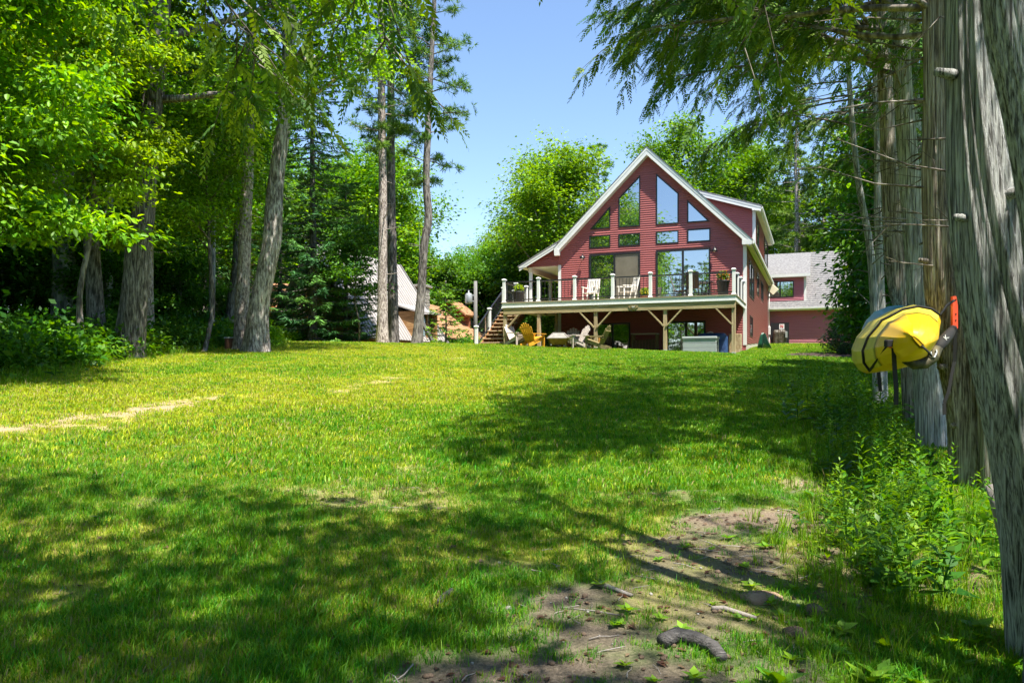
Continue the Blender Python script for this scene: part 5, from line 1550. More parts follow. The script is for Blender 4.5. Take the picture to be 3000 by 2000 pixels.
# the leafy young maples at the left edge
put_tree('young_maple', 'young maple with large sunlit leaves at the left picture edge', broadleaf(11, 9.0, 2.7, 2.4, 22, 110, 0.115, 0.07, bark='bark_twig', pal=G_YOUNG, clump=0.32, flat=0.26, sub=8, flare=0.1, fine=True), (-9.3, 12.6), 0.4)
put_tree('young_maple', 'young maple spreading bright sprays before the thick dark trunk', broadleaf(12, 9.4, 2.5, 3.0, 14, 80, 0.12, 0.08, bark='bark_twig', pal=G_YOUNG, clump=0.32, flat=0.20, sub=8, flare=0.1, fine=True), (-10.2, 18.4), 1.4)
put_tree('young_maple', 'slender young maple with layered sprays between thick trunk and straight pine', broadleaf(13, 8.6, 2.0, 3.2, 11, 80, 0.13, 0.08, bark='bark_twig', pal=G_YOUNG, clump=0.42, flat=0.25, sub=6, flare=0.1), (-9.4, 23.5), 2.2)
# thick old trunks in the left wood
base, pts, rad = path_px([(372, 1030, 40), (392, 900, 36), (405, 750, 34), (420, 600, 32), (445, 300, 29), (470, 0, 30), (490, -300, 24), (500, -600, 14)], 20)
put_tree('old_maple', 'thickest dark trunk, flared at its base beside a flat stone', broadleaf(21, 17.5, 4.2, 6.5, 14, 70, 0.20, pts=pts, rad=rad, bark='bark_dark', pal=G_MAPLE, clump=0.55), base)
base, pts, rad = path_px([(190, 1015, 34), (188, 850, 31), (185, 600, 29), (182, 300, 26), (180, 0, 22), (178, -400, 12)], 24.5)
put_tree('old_pine', 'broad pale grey trunk deep in the left wood', pine(22, 17.8, 8.0, 3.2, pts=pts, rad=rad, bark='bark_grey'), base)
base, pts, rad = path_px([(292, 1012, 27), (280, 900, 23), (270, 700, 21), (262, 450, 19), (258, 200, 17), (255, -300, 10)], 21)
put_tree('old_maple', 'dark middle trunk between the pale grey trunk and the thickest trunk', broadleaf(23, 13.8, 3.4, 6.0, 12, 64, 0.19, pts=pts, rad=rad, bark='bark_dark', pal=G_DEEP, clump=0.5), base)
base, pts, rad = path_px([(300, 1005, 17), (312, 850, 15), (318, 600, 13), (322, 200, 11), (325, -200, 6)], 27)
put_tree('birch', 'pale slanting trunk just right of the dark middle trunk', broadleaf(24, 15.0, 2.8, 7.0, 10, 60, 0.19, pts=pts, rad=rad, bark='bark_grey', pal=G_MAPLE, clump=0.5), base)
base, pts, rad = path_px([(437, 1014, 16), (436, 900, 14), (434, 700, 13), (432, 400, 11), (430, 0, 9), (428, -300, 5)], 23)
put_tree('red_pine', 'sunlit pinkish pine trunk close behind the thickest trunk', pine(25, 14.6, 7.5, 2.4, pts=pts, rad=rad, per=10), base)
base, pts, rad = path_px([(620, 1000, 10), (621, 850, 9), (624, 650, 8), (628, 400, 7), (630, 100, 4)], 30)
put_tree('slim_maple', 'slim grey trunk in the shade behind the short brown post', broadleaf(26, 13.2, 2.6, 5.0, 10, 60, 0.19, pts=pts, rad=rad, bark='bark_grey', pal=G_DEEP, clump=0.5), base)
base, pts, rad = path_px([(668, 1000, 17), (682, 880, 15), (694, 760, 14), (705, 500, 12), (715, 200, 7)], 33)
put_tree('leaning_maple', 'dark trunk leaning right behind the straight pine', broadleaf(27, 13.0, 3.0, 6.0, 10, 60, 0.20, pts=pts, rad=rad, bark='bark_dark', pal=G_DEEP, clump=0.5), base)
# the pair in front: straight pine and twisted maple
base, pts, rad = path_px([(706, 1022, 23), (712, 850, 19), (720, 650, 17), (727, 450, 16), (729, 300, 15), (735, 100, 13), (742, -150, 11), (748, -420, 7), (750, -640, 3)], 25)
put_tree('tall_pine', 'tall straight pine at the lawn edge, left of the twisted maple', pine(31, 19.6, 8.6, 2.9, pts=pts, rad=rad, gaps=0.22, tufts=20), base)
base, pts, rad = path_px([(751, 1030, 33), (760, 900, 27), (790, 740, 26), (800, 640, 26), (812, 500, 22), (832, 350, 20), (842, 180, 18), (858, 0, 15), (868, -200, 11), (872, -420, 6)], 24)
put_tree('twisted_maple', 'twisted rough-barked maple at the lawn edge beside the straight pine', broadleaf(32, 17.2, 4.0, 7.6, 15, 58, 0.19, pts=pts, rad=rad, bark='bark_maple', pal=G_LIGHT, clump=0.5, trunk_n=18), base)
# spruce with drooping skirts
spr = spruce(41, 14.8, 3.5, 0.4, 0.22, L=0.26, W=0.06, twigs=52, nb=9)
p = at(915, 1012, 35.5)
put_tree('spruce', 'full spruce with drooping branches down to the lawn', spr, (p.x, p.y), 0.5)
p = at(822, 1008, 40)
put_tree('spruce', 'smaller spruce left of the full one before the orange porch', spr, (p.x, p.y), 2.5, 0.72)
# three pines before the a-frame
base, pts, rad = path_px([(1121, 1010, 17), (1120, 850, 14), (1122, 600, 12.5), (1118, 300, 11), (1117, 100, 10), (1116, -150, 8), (1115, -450, 3)], 33)
put_tree('tall_pine', 'straight white pine trunk left of the close pair before the a-frame', pine(51, 22.0, 8.6, 2.5, pts=pts, rad=rad, gaps=0.28, step=0.8, tufts=20), base)
base, pts, rad = path_px([(1152, 1008, 17), (1150, 850, 15), (1146, 600, 13), (1145, 300, 11), (1146, 0, 8), (1146, -300, 4)], 35)
put_tree('tall_pine', 'dark shaded pine trunk, second of the three before the a-frame', pine(52, 21.4, 9.6, 2.4, pts=pts, rad=rad, bark='bark_dark', gaps=0.3), base)
base, pts, rad = path_px([(1221, 1010, 15), (1232, 880, 13), (1243, 720, 12), (1255, 640, 11.5), (1249, 520, 10.5), (1254, 380, 9.5), (1262, 200, 8), (1270, 50, 7), (1278, -150, 5), (1282, -350, 3)], 33)
put_tree('tall_pine', 'curved pine right of the three before the a-frame, tufted branches against the sky', pine(53, 20.6, 7.2, 1.9, pts=pts, rad=rad, bark='bark_dark', gaps=0.22, step=0.85, tufts=22), base)
# small broad-leaved trees before the cabins
p = at(1052, 1008, 35)
put_tree('sapling', 'slim sapling with dark leaves before the a-frame roof', broadleaf(61, 6.0, 1.5, 2.2, 9, 40, 0.15, 0.05, bark='bark_twig', pal=G_DEEP, clump=0.36, flat=0.35, flare=0.1), (p.x, p.y))
p = at(1012, 1010, 37)
put_tree('hemlock', 'dense dark hemlock between the full spruce and the a-frame', spruce(64, 8.2, 1.9, 0.3, 0.12, 0.36, 8, 34, 0.24, 0.06, pal=G_SPRUCE, droop=0.25), (p.x, p.y))
p = at(1305, 1010, 38)
put_tree('hemlock_sapling', 'low bright green hemlock hiding the corner of the log cabin', spruce(63, 3.3, 1.15, 0.15, 0.06, 0.24, 7, 26, 0.16, 0.045, pal=G_LIGHT, droop=0.2), (p.x, p.y))
# big maples behind the house
bm = broadleaf(71, 15.4, 5.8, 3.4, 24, 86, 0.26, 0.28, pal=G_LIGHT, clump=0.72, sub=7, trunk_n=10)
p = at(1635, 900, 58)
put_tree('round_maple', 'broad round maple in full leaf behind the left roof slope', bm, (p.x, p.y), 0.3, 1.02)
p = at(1450, 900, 64)
put_tree('round_maple', 'lower round maple left of the broad one behind the deck', bm, (p.x, p.y), 2.0, 0.62)
bm2 = broadleaf(72, 19.0, 5.0, 6.0, 22, 60, 0.26, 0.27, pal=G_MAPLE, clump=0.68, sub=7, trunk_n=10, bark='bark_grey')
p = at(1985, 900, 61)
put_tree('tall_maple', 'tall open-crowned maple rising behind the roof peak', bm2, (p.x, p.y), 0.8, 1.0)
p = at(2185, 900, 66)
put_tree('tall_maple', 'tall open-crowned maple behind the shed dormer', bm2, (p.x, p.y), 3.4, 1.02)
tp2 = pine(73, 22, 7.5, 2.8, 0.26, L=0.34, W=0.05, tufts=15)
p = at(2330, 900, 60)
put_tree('tall_pine', 'tall pine trunk above the garage roof', tp2, (p.x, p.y), 1.0)

# ------------------------------------------------------------------ woods as one mass
wp = [joined(broadleaf(81, 17, 4.4, 3.6, 16, 62, 0.27, 0.22, pal=G_MAPLE, clump=0.72, trunk_n=8)),
      joined(broadleaf(82, 15, 4.6, 2.4, 16, 62, 0.27, 0.20, pal=G_LIGHT, clump=0.75, trunk_n=8)),
      joined(broadleaf(83, 18, 4.2, 4.5, 15, 62, 0.27, 0.24, pal=G_DEEP, clump=0.70, trunk_n=8, bark='bark_dark')),
      joined(pine(84, 21, 5.5, 3.0, 0.24, L=0.36, W=0.055, tufts=13, per=10)),
      joined(broadleaf(85, 6.5, 2.6, 0.5, 12, 56, 0.22, 0.06, pal=G_DEEP, clump=0.5, trunk_n=6)),
      joined(spr) if False else joined(spruce(86, 12, 2.4, 0.6, 0.16, 0.5, 7, 18, 0.36, 0.09))]
rg = np.random.default_rng(5)
WP, WS, WK = [], [], []
def add_wood(n, x0, x1, y0, y1, kinds, s0, s1, ok=None):
    c = 0; tries = 0
    while c < n and tries < n * 30:
        tries += 1
        x = rg.uniform(x0, x1); y = rg.uniform(y0, y1)
        if ok and not ok(x, y): continue
        if any((x - q[0]) ** 2 + (y - q[1]) ** 2 < 3.2 for q in WP[-60:]): continue
        WP.append((x, y, float(gz(x, y)) - 0.1)); WS.append(rg.uniform(s0, s1)); WK.append(int(rg.choice(kinds))); c += 1
pxof = lambda x, y: 1500 + F_PX * x / y
clear = lambda x, y: not (pxof(x, y) > 740 and pxof(x, y) < 1420 and y < 58)
add_wood(34, -46, -15.5, 17, 48, [0, 0, 1, 1, 2, 3, 5], 0.85, 1.15, lambda x, y: x < -15.5 - max(0, 26 - y) * 0.3 or y > 34)
add_wood(22, -34, -11, 37, 52, [0, 1, 2, 3, 4, 5], 0.8, 1.1, clear)
add_wood(40, -40, -8, 56, 80, [0, 0, 1, 2, 3, 5], 0.85, 1.15, lambda x, y: pxof(x, y) < 1190)
add_wood(9, -34, -12, -18, 4, [0, 1, 2, 3], 1.15, 1.4, lambda x, y: x < -17 + 0.65 * y)
add_wood(26, -10, 3, 66, 86, [0, 1, 2, 2, 5], 0.52, 0.74)
add_wood(34, 2, 26, 70, 92, [0, 1, 1, 2, 3], 0.85, 1.05)
add_wood(40, 21, 52, 38, 82, [0, 1, 2, 2, 3, 5], 0.9, 1.2, lambda x, y: not (x < 29 and y < 50))
add_wood(16, 17, 34, 20, 42, [0, 1, 2, 4, 4], 0.8, 1.05, lambda x, y: x > 17 + max(0, y - 24) * 0.45 and not (x < 29 and y > 33))
add_wood(34, -34, -12, 21, 40, [4], 0.45, 0.95, lambda x, y: x < -13.0)
add_wood(26, -9, 4, 58, 70, [4], 0.8, 1.3)
add_wood(26, 13, 30, 24, 60, [4], 0.7, 1.2, lambda x, y: x > 16 + (y - 24) * 0.36)
# the shore behind the photographer, mirrored in the windows
add_wood(26, -40, 40, -34, -14, [0, 1, 2, 3], 0.7, 1.0, lambda x, y: abs(x - 1) > 5.0)
add_wood(70, -220, 220, -260, -200, [0, 1, 2, 3], 1.0, 1.4)
scatter('woods', 'mixed green woods behind and beside the houses', WP, rg.random(len(WP)) * 6.28, WS, WK, wp)

# undergrowth along the wood edge
def bush_mesh(seed, r, h, n, leaf, pal):
    g = np.random.default_rng(seed)
    k = 26
    cen = unit(g.normal(0, 1, (k, 3)) * [1, 1, 0.7] + [0, 0, 0.35]) * g.uniform(0.35, 1.0, (k, 1)) * [r, r, h]
    cen[:, 2] = np.abs(cen[:, 2]) + 0.05
    own = g.integers(0, k, n)
    off = g.normal(0, 1, (n, 3)) * [r * 0.30, r * 0.30, h * 0.16]
    C = cen[own] + off; C[:, 2] = np.maximum(C[:, 2], 0.02)
    A = unit(off + g.normal(0, 0.2, (n, 3)) + [0, 0, -0.05]); N = unit(g.normal(0, 0.45, (n, 3)) + [0, 0, 1])
    col = palette(g, k, *pal)[own] * (1 + g.normal(0, 0.15, (n, 1))).clip(0.6, 1.5)
    L_ = leaf * g.uniform(0.6, 1.25, n)
    V = leaf_geo(C, A, N, L_, L_ * 0.55)
    return leaf_mesh('bush', V, col, 'leaf_broad')
bp_ = [bush_mesh(91, 0.75, 0.8, 900, 0.15, G_MAPLE), bush_mesh(92, 0.6, 0.55, 700, 0.13, G_LIGHT), bush_mesh(93, 0.9, 1.2, 1100, 0.16, G_DEEP), bush_mesh(94, 0.5, 0.4, 500, 0.11, G_LIGHT)]
UP, US, UK = [], [], []
def add_bush(n, fn, kinds, s0, s1):
    for _ in range(n):
        x, y = fn()
        UP.append((x, y, float(gz(x, y)) - 0.05)); US.append(rg.uniform(s0, s1)); UK.append(int(rg.choice(kinds)))
def edge():
    y = rg.uniform(12, 27)
    return -10.2 - rg.exponential(1.3) - max(0, 20 - y) * -0.05, y
add_bush(120, edge, [0, 0, 1, 2], 0.6, 1.15)
add_bush(60, lambda: (-13 - rg.exponential(3.0), rg.uniform(11, 32)), [0, 2, 2], 0.8, 1.4)
def edge2():
    y = rg.uniform(26.8, 31)
    return rg.uniform(-13, -8.8), y
add_bush(60, edge2, [1, 3, 3, 0], 0.6, 1.1)
add_bush(70, lambda: (rg.uniform(-16, -9.5), rg.uniform(30, 40)), [0, 1, 3, 2], 0.7, 1.3)
add_bush(40, lambda: (rg.uniform(-9, -1.5), rg.uniform(48, 60)), [0, 1, 2], 0.9, 1.6)
add_bush(26, lambda: (rg.uniform(12.6, 15.5), rg.uniform(17, 31)), [0, 1, 2], 0.6, 1.1)
scatter('undergrowth', 'leafy green undergrowth along the wood edge', UP, rg.random(len(UP)) * 6.28, US, UK, bp_)
# vine-leaved shrub right of the garage, and the clipped evergreen in the mulch bed
def leafy_shrub(name, label, loc, meshes_, s=1.0, rz=0.0):
    return put_tree(name, label, meshes_, loc, rz, s, None, 'shrub')
leafy_shrub('linden_tree', 'dense dark-leaved young tree in front of the garage', (10.75, 21.8), broadleaf(101, 7.6, 1.25, 0.9, 22, 84, 0.15, 0.07, bark='bark_twig', pal=G_DEEP, clump=0.36, flat=0.6, flare=0.1, fine=True), 1.0, 0.0)
leafy_shrub('linden_tree', 'leafy green tree between the garage and the cedar trunks', (9.8, 18.2), broadleaf(102, 8.0, 1.3, 0.7, 20, 80, 0.14, 0.07, bark='bark_twig', pal=((0.03, 0.11, 0.012), (0.08, 0.20, 0.016)), clump=0.34, flat=0.6, flare=0.1), 1.0, 1.0)
p = ground_at(2468, 1045)
arb = spruce(103, 1.75, 0.72, 0.05, 0.05, 0.10, 12, 22, 0.11, 0.03, pal=((0.016, 0.060, 0.022), (0.05, 0.13, 0.03)), droop=-0.35)
p = (12.4, 29.0)
leafy_shrub('arborvitae', 'rounded dark green evergreen shrub in the mulch bed', p, arb)
mb_ = MB()
n = 40
rr = [0, 0.45, 0.8, 1.0]
for k, q in enumerate(rr):
    for j in range(n):
        a = 2 * math.pi * j / n
        r_ = q * (1 + 0.06 * math.sin(3 * a + 1) + 0.04 * math.sin(7 * a))
        x = p[0] - 0.1 + 2.0 * r_ * math.cos(a) * 1.05; y = p[1] + 1.3 * r_ * math.sin(a)
        mb_.v.append((x, y, float(gz(x, y)) + 0.10 * (1 - q ** 2) - (0.03 if q == 1.0 else -0.01)))
for k in range(3):
    mb_.f += [(k * n + j, k * n + (j + 1) % n, (k + 1) * n + (j + 1) % n, (k + 1) * n + j) for j in range(n)]
tag(mb_.build('mulch_bed', 'mulch_brown', None, True), 'dark bark mulch bed round the evergreen shrub', 'mulch bed', None, 'stuff')
# flat stone at the foot of the thickest trunk
def rock(name, label, loc, sx, sy, sz, m, seed, cat='stone', dz=0.0):
    g = np.random.default_rng(seed); mb = MB(); n = 12; rows = 6
    for k in range(rows + 1):
        th = math.pi * k / rows
        for j in range(n):
            a = 2 * math.pi * j / n
            f = 1 + g.normal(0, 0.11)
            mb.v.append((sx * math.sin(th) * math.cos(a) * f, sy * math.sin(th) * math.sin(a) * f, sz * math.cos(th) * (1 + g.normal(0, 0.05))))
    for k in range(rows):
        mb.f += [(k * n + j, (k + 1) * n + j, (k + 1) * n + (j + 1) % n, k * n + (j + 1) % n) for j in range(n)]
    o = mb.build(name, m, None, True)
    o.location = (loc[0], loc[1], float(gz(loc[0], loc[1])) + dz)
    return tag(o, label, cat)
rock('flat_stone', 'flat pale stone at the foot of the thickest trunk', (-10.2, 20.6), 0.42, 0.3, 0.14, 'stone', 3)

# ------------------------------------------------------------------ the cedars on the right and overhead
def cedar_limb(rg, mb, S, p, r, az, elev, ln, droop, dens=1.0, bare=0.25, size=0.20):
    """one limb: woody tube, hanging side twigs and flat sprays (collected in S)"""
    d = np.array([math.cos(az) * math.cos(elev), math.sin(az) * math.cos(elev), math.sin(elev)])
    lp = [np.array(p, float)]; cur = lp[0].copy(); dd = d.copy()
    for k in range(7):
        dd = unit(dd + rg.normal(0, 0.09, 3) + [0, 0, -droop / 7])
        cur = cur + dd * ln / 7; lp.append(cur)
    mb.tube(lp, [r * (1 - 0.135 * k) for k in range(8)], 6, False)
    lp = np.array(lp)
    ntw = int(ln * 6.5 * dens)
    for t_ in range(ntw):
        f = bare + (1 - bare) * rg.random() ** 0.8
        k = min(6, int(f * 7)); t = f * 7 - k
        b0 = lp[k] * (1 - t) + lp[k + 1] * t
        loc_d = unit(lp[k + 1] - lp[k])
        sv = unit(np.cross(loc_d, [0, 0, 1])) * (1 if t_ % 2 else -1)
        td = unit(loc_d * 0.7 + sv * rg.uniform(0.3, 1.0) + [0, 0, rg.uniform(-0.6, 0.1)])
        tl = rg.uniform(0.28, 0.75) * min(1, ln / 2.5)
        q1 = b0 + td * tl * 0.5 + [0, 0, -0.03]; q2 = b0 + td * tl + [0, 0, -0.18 * tl - 0.04]
        mb.tube([b0, q1, q2], [0.007, 0.005, 0.002], 3, False)
        ns_ = rg.integers(4, 8)
        for s_ in range(ns_):
            g_ = 0.25 + 0.75 * (s_ + rg.random()) / ns_
            c_ = (b0 * (1 - g_) ** 2 + 2 * q1 * g_ * (1 - g_) + q2 * g_ ** 2)
            S.append((c_, unit(td * 0.7 + unit(np.cross(td, [0, 0, 1])) * (1 if s_ % 2 else -1) * 0.6 + rg.normal(0, 0.2, 3) + [0, 0, -0.55]), size))
        S.append((q2, unit(td + [0, 0, -0.6]), size * 1.1))
def bare_twigs(rg, mb, P, Rr, n, z0, z1, l0=0.3, l1=1.3, az0=0, az1=6.28):
    for _ in range(n):
        z = rg.uniform(z0, z1); p, r = on_path(P, Rr, z); az = rg.uniform(az0, az1)
        d = unit(np.array([math.cos(az), math.sin(az), rg.uniform(-0.25, 0.45)])); ln = rg.uniform(l0, l1)
        m1 = p + d * ln * 0.5 + rg.normal(0, 0.06, 3); e1 = p + d * ln + rg.normal(0, 0.12, 3)
        mb.tube([p + d * r * 0.8, m1, e1], [0.012, 0.007, 0.002], 4, False)
        for _k in range(rg.integers(1, 4)):
            s0 = m1 + (e1 - m1) * rg.random(); mb.tube([s0, s0 + unit(d + rg.normal(0, 0.6, 3)) * rg.uniform(0.1, 0.4)], [0.004, 0.0015], 3, False)
def knot(mb, p, d, r, ln):
    d = unit(np.array(d, float)); p = np.array(p, float)
    mb.tube([p, p + d * ln * 0.6, p + d * ln], [r * 1.35, r, r * 0.85], 8, True)
def cedar(label, stems, limbs, seed, bark='bark_cedar', twigs=(26, 0.5, 5.0), name='cedar_tree', knots=(), nseg=40, size=0.20, pal=G_CEDAR):
    """stems: list of (world points, radii); limbs: (stem, z, az, elev, length, droop, density)"""
    rg = np.random.default_rng(seed)
    b0 = np.array(stems[0][0][0])
    t = empty(name, tuple(b0), 0.0, label, 'tree')
    paths = []
    for k, (pts, rad) in enumerate(stems):
        mb = MB()
        loc = [tuple(np.array(p) - b0) for p in pts]
        P, Rr = trunk_geo(mb, loc, rad, nseg, seed + k, 0.075, 9, 0.10, 8, 0.12, 0.05)
        for (sk, z, d, r, ln) in knots:
            if sk == k:
                p, rr_ = on_path(P, Rr, z - b0[2])
                knot(mb, p + unit(np.array(d, float)) * rr_ * 0.7, d, r, ln)
        mb.build('trunk', bark, t, True)
        paths.append((P, Rr))
    br = MB(); S = []
    for (sk, z, az, el, ln, dr, de) in limbs:
        P, Rr = paths[sk]
        p, r = on_path(P, Rr, z - b0[2])
        cedar_limb(rg, br, S, p, min(r * 0.45, 0.012 + ln * 0.008), az, el, ln, dr, de, 0.22, size)
    if twigs[0]:
        for P, Rr in paths:
            bare_twigs(rg, br, P, Rr, twigs[0], twigs[1] - b0[2], twigs[2] - b0[2])
    tag(br.build('branches', 'bark_twig', t, True), kind='stuff')
    if S:
        C = np.array([s[0] for s in S]); D = np.array([s[1] for s in S]); Z = np.array([s[2] for s in S])
        V, own = spray_geo(rg, C, D, Z)
        cc = palette(rg, len(C), *pal, 0.16)
        link('crown', leaf_mesh('crown', V, cc[own], 'leaf_needle'), t)
    return t
def stem(pl, Y, dY=0.0, ybase=None):
    """world stem points from photo column, row and half-width at distance Y"""
    pts, rad = [], []
    for k, (px, py, hw) in enumerate(pl):
        y = Y + dY * k
        w = at(px, py, y)
        z = float(gz(w.x, y)) - 0.08 if k == 0 else w.z
        pts.append((w.x, y, z)); rad.append(hw * y / F_PX)
    return pts, rad
LR = np.random.default_rng(77)
def limbset(n, sk, z0, z1, az0, az1, l0, l1, el=(0.05, 0.40), dr=(0.35, 0.75), de=1.0):
    out = []
    for k in range(n):
        z = z0 + (z1 - z0) * (k + LR.random()) / n
        out.append((sk, z, LR.uniform(az0, az1), LR.uniform(*el), LR.uniform(l0, l1), LR.uniform(*dr), de))
    return out
W_AZ = math.pi
# nearest: two grey stems filling the right picture edge
sA = stem([(3125, 1930, 118), (3062, 1450, 126), (3004, 1150, 122), (2930, 850, 108), (2876, 550, 84), (2850, 300, 66), (2838, 0, 56), (2836, -500, 50), (2840, -1100, 44), (2845, -2000, 34), (2850, -3400, 15)], 3.4, 0.01)
sB = stem([(3095, 1930, 80), (3092, 1300, 64), (3085, 900, 58), (3052, 600, 56), (3005, 330, 55), (2955, 100, 54), (2925, -150, 50), (2890, -700, 44), (2860, -1500, 36), (2840, -3000, 14)], 3.08, 0.0)
near_l = limbset(10, 0, 2.9, 6.2, W_AZ - 1.1, W_AZ + 0.4, 1.6, 2.7, de=0.6) + limbset(8, 1, 3.0, 5.4, -1.5, 2.5, 1.4, 2.6, de=0.6)
cedar('nearest grey cedar with two stems at the right picture edge', [sA, sB], near_l, 201, 'bark_cedar', (0, 1.2, 4.0), knots=((0, at(2790, 215, 3.4).z, (-1, -0.25, 0.05), 0.022, 0.12), (0, at(2800, 640, 3.4).z, (-1, -0.35, 0.0), 0.018, 0.09), (0, at(2930, 590, 3.4).z, (0.3, -1, 0.1), 0.026, 0.07)), nseg=120)
# the cedar that carries the kayak: dark stem above, two broad pale stems below
sC = stem([(2850, 1460, 62), (2836, 1250, 52), (2796, 1040, 46), (2758, 840, 42), (2742, 600, 34), (2740, 300, 32), (2736, 0, 30), (2732, -400, 27), (2742, -1000, 18), (2740, -1700, 8)], 6.9)
sD = stem([(2925, 1500, 46), (2915, 1250, 40), (2905, 1000, 36), (2885, 700, 30), (2865, 300, 26), (2850, -200, 22), (2840, -900, 12)], 6.6)
mid_l = limbset(20, 0, 2.9, 6.2, W_AZ - 0.9, W_AZ + 0.5, 2.0, 3.2, (0.24, 0.55), (0.15, 0.45), 1.5) + limbset(8, 1, 3.0, 6.0, -1.2, 1.2, 1.5, 3.0)
cedar('cedar with the orange kayak bracket on its trunk', [sC, sD], mid_l, 202, 'bark_cedar_brown', (30, 0.9, 4.4), knots=((0, at(2790, 1075, 6.9).z, (-1, -0.4, 0.0), 0.03, 0.12), (0, at(2780, 1250, 6.9).z, (-1, -0.5, 0.1), 0.025, 0.12), (0, at(2750, 770, 6.9).z, (-1, -0.2, 0.1), 0.022, 0.12)), nseg=48)
sE = stem([(2735, 1262, 42), (2718, 1080, 38), (2694, 900, 33), (2680, 700, 30), (2664, 500, 27), (2650, 300, 24), (2632, 0, 21), (2610, -350, 13), (2600, -900, 6)], 9.0)
cedar('slim pale cedar trunk behind the kayaks', [sE], limbset(24, 0, 3.3, 7.2, W_AZ - 0.8, W_AZ + 0.6, 2.2, 3.8, (0.22, 0.5), (0.15, 0.40), 1.5) + limbset(5, 0, 3.5, 7.0, -1.0, 1.0, 1.5, 2.8), 203, 'bark_cedar', (30, 1.0, 5.2), nseg=32)
sF = stem([(2690, 1190, 36), (2668, 960, 32), (2636, 850, 29), (2618, 700, 26), (2608, 520, 23), (2596, 300, 20), (2576, 0, 16), (2570, -350, 8), (2565, -700, 4)], 10.8)
cedar('bent dark cedar trunk left of the slim pale one', [sF], limbset(22, 0, 3.9, 8.0, W_AZ - 0.7, W_AZ + 0.9, 2.0, 3.4, (0.26, 0.5), (0.15, 0.38), 1.5), 204, 'bark_cedar_brown', (34, 1.0, 5.6), nseg=28)
sG = stem([(2575, 1120, 15), (2562, 900, 12), (2545, 700, 10), (2520, 560, 9), (2500, 400, 8), (2480, 100, 6), (2470, -300, 3)], 13.2)
sG2 = stem([(2590, 1120, 13), (2580, 850, 11), (2572, 600, 10), (2568, 350, 8), (2560, 0, 6), (2556, -300, 3)], 13.6)
cedar('thin forked cedar stems farthest along the row', [sG, sG2], limbset(18, 0, 4.2, 8.6, W_AZ - 0.8, W_AZ + 0.8, 1.6, 3.4, (0.1, 0.4), (0.2, 0.5), 1.4) + limbset(8, 1, 3.6, 8.4, -1.2, 1.2, 1.6, 3.0), 205, 'bark_cedar', (26, 1.0, 6.0), nseg=20)
# further cedars standing right of the frame and behind the photographer: their limbs shade the lawn
def tall_cedar(label, x, y, H, r, limbs, seed, bark='bark_cedar'):
    g = float(gz(x, y)) - 0.1
    pts = [(x, y, g), (x + 0.05, y - 0.04, g + H * 0.25), (x - 0.05, y, g + H * 0.5), (x, y + 0.05, g + H * 0.75), (x, y, g + H)]
    return cedar(label, [(pts, [r, r * 0.8, r * 0.6, r * 0.35, 0.02])], limbs, seed, bark, (0, 0, 0), nseg=16, size=0.21)
tall_cedar('tall cedar beside the photographer, out of the right edge', 3.6, 0.6, 9.5, 0.2, limbset(24, 0, 2.6, 7.6, 0, 6.28, 2.0, 4.2, de=0.42), 211)
tall_cedar('tall cedar behind the photographer whose limb hangs into the top', -2.3, -0.6, 8.0, 0.16, [(0, 3.65, 1.27, 0.0, 5.9, 0.42, 1.1), (0, 3.75, 1.36, 0.0, 6.0, 0.43, 1.1), (0, 3.7, 1.45, 0.0, 6.0, 0.42, 1.1)] + limbset(9, 0, 4.4, 6.4, -1.0, 2.2, 2.0, 4.0, de=0.5), 212)
tall_cedar('tall cedar deep in the row behind the near grey stems', 6.4, 8.5, 10.5, 0.2, limbset(20, 0, 2.6, 6.5, 0, 6.28, 2.0, 3.6, de=0.9) + limbset(20, 0, 5.5, 9.5, 1.5, 4.8, 3.0, 5.0, de=0.55), 213)
tall_cedar('tall cedar closing the gap beyond the kayaks', 7.6, 13.0, 12.0, 0.2, limbset(20, 0, 3.8, 7.5, 0, 6.28, 1.6, 2.8, de=1.0) + limbset(22, 0, 7.2, 10.8, 1.5, 4.8, 3.2, 5.4, de=0.55), 214)
tall_cedar('tall cedar shading the middle of the lawn from the right', 8.9, 17.0, 13.5, 0.2, limbset(18, 0, 4.6, 8.5, 0, 6.28, 1.4, 2.5, de=1.0) + limbset(20, 0, 9.0, 12.4, 1.5, 4.8, 3.2, 5.4, de=0.55), 215)
sm = broadleaf(221, 14.5, 4.6, 7.0, 18, 15, 0.19, 0.22, pal=G_MAPLE, clump=0.45, sub=7, trunk_n=10)
put_tree('shade_maple', 'tall maple behind the photographer, its crown over the near lawn', sm, (-1.2, -1.3), 0.4)
put_tree('shade_maple', 'tall maple behind the photographer on the left, out of frame', sm, (-6.2, 0.2), 2.4, 0.92)
put_tree('shade_maple', 'tall maple behind the photographer on the right, out of frame', sm, (2.6, -3.2), 4.1, 1.0)
sm2 = broadleaf(222, 14.5, 4.8, 7.2, 18, 20, 0.20, 0.22, pal=G_MAPLE, clump=0.5, sub=7, trunk_n=10)
put_tree('shade_maple', 'tall maple standing behind the cedar row beside the kayaks', sm2, (8.0, 8.0), 1.1, 0.95)
put_tree('shade_maple', 'tall maple behind the cedar row nearer the house', sm2, (10.4, 13.2), 5.2, 1.0)

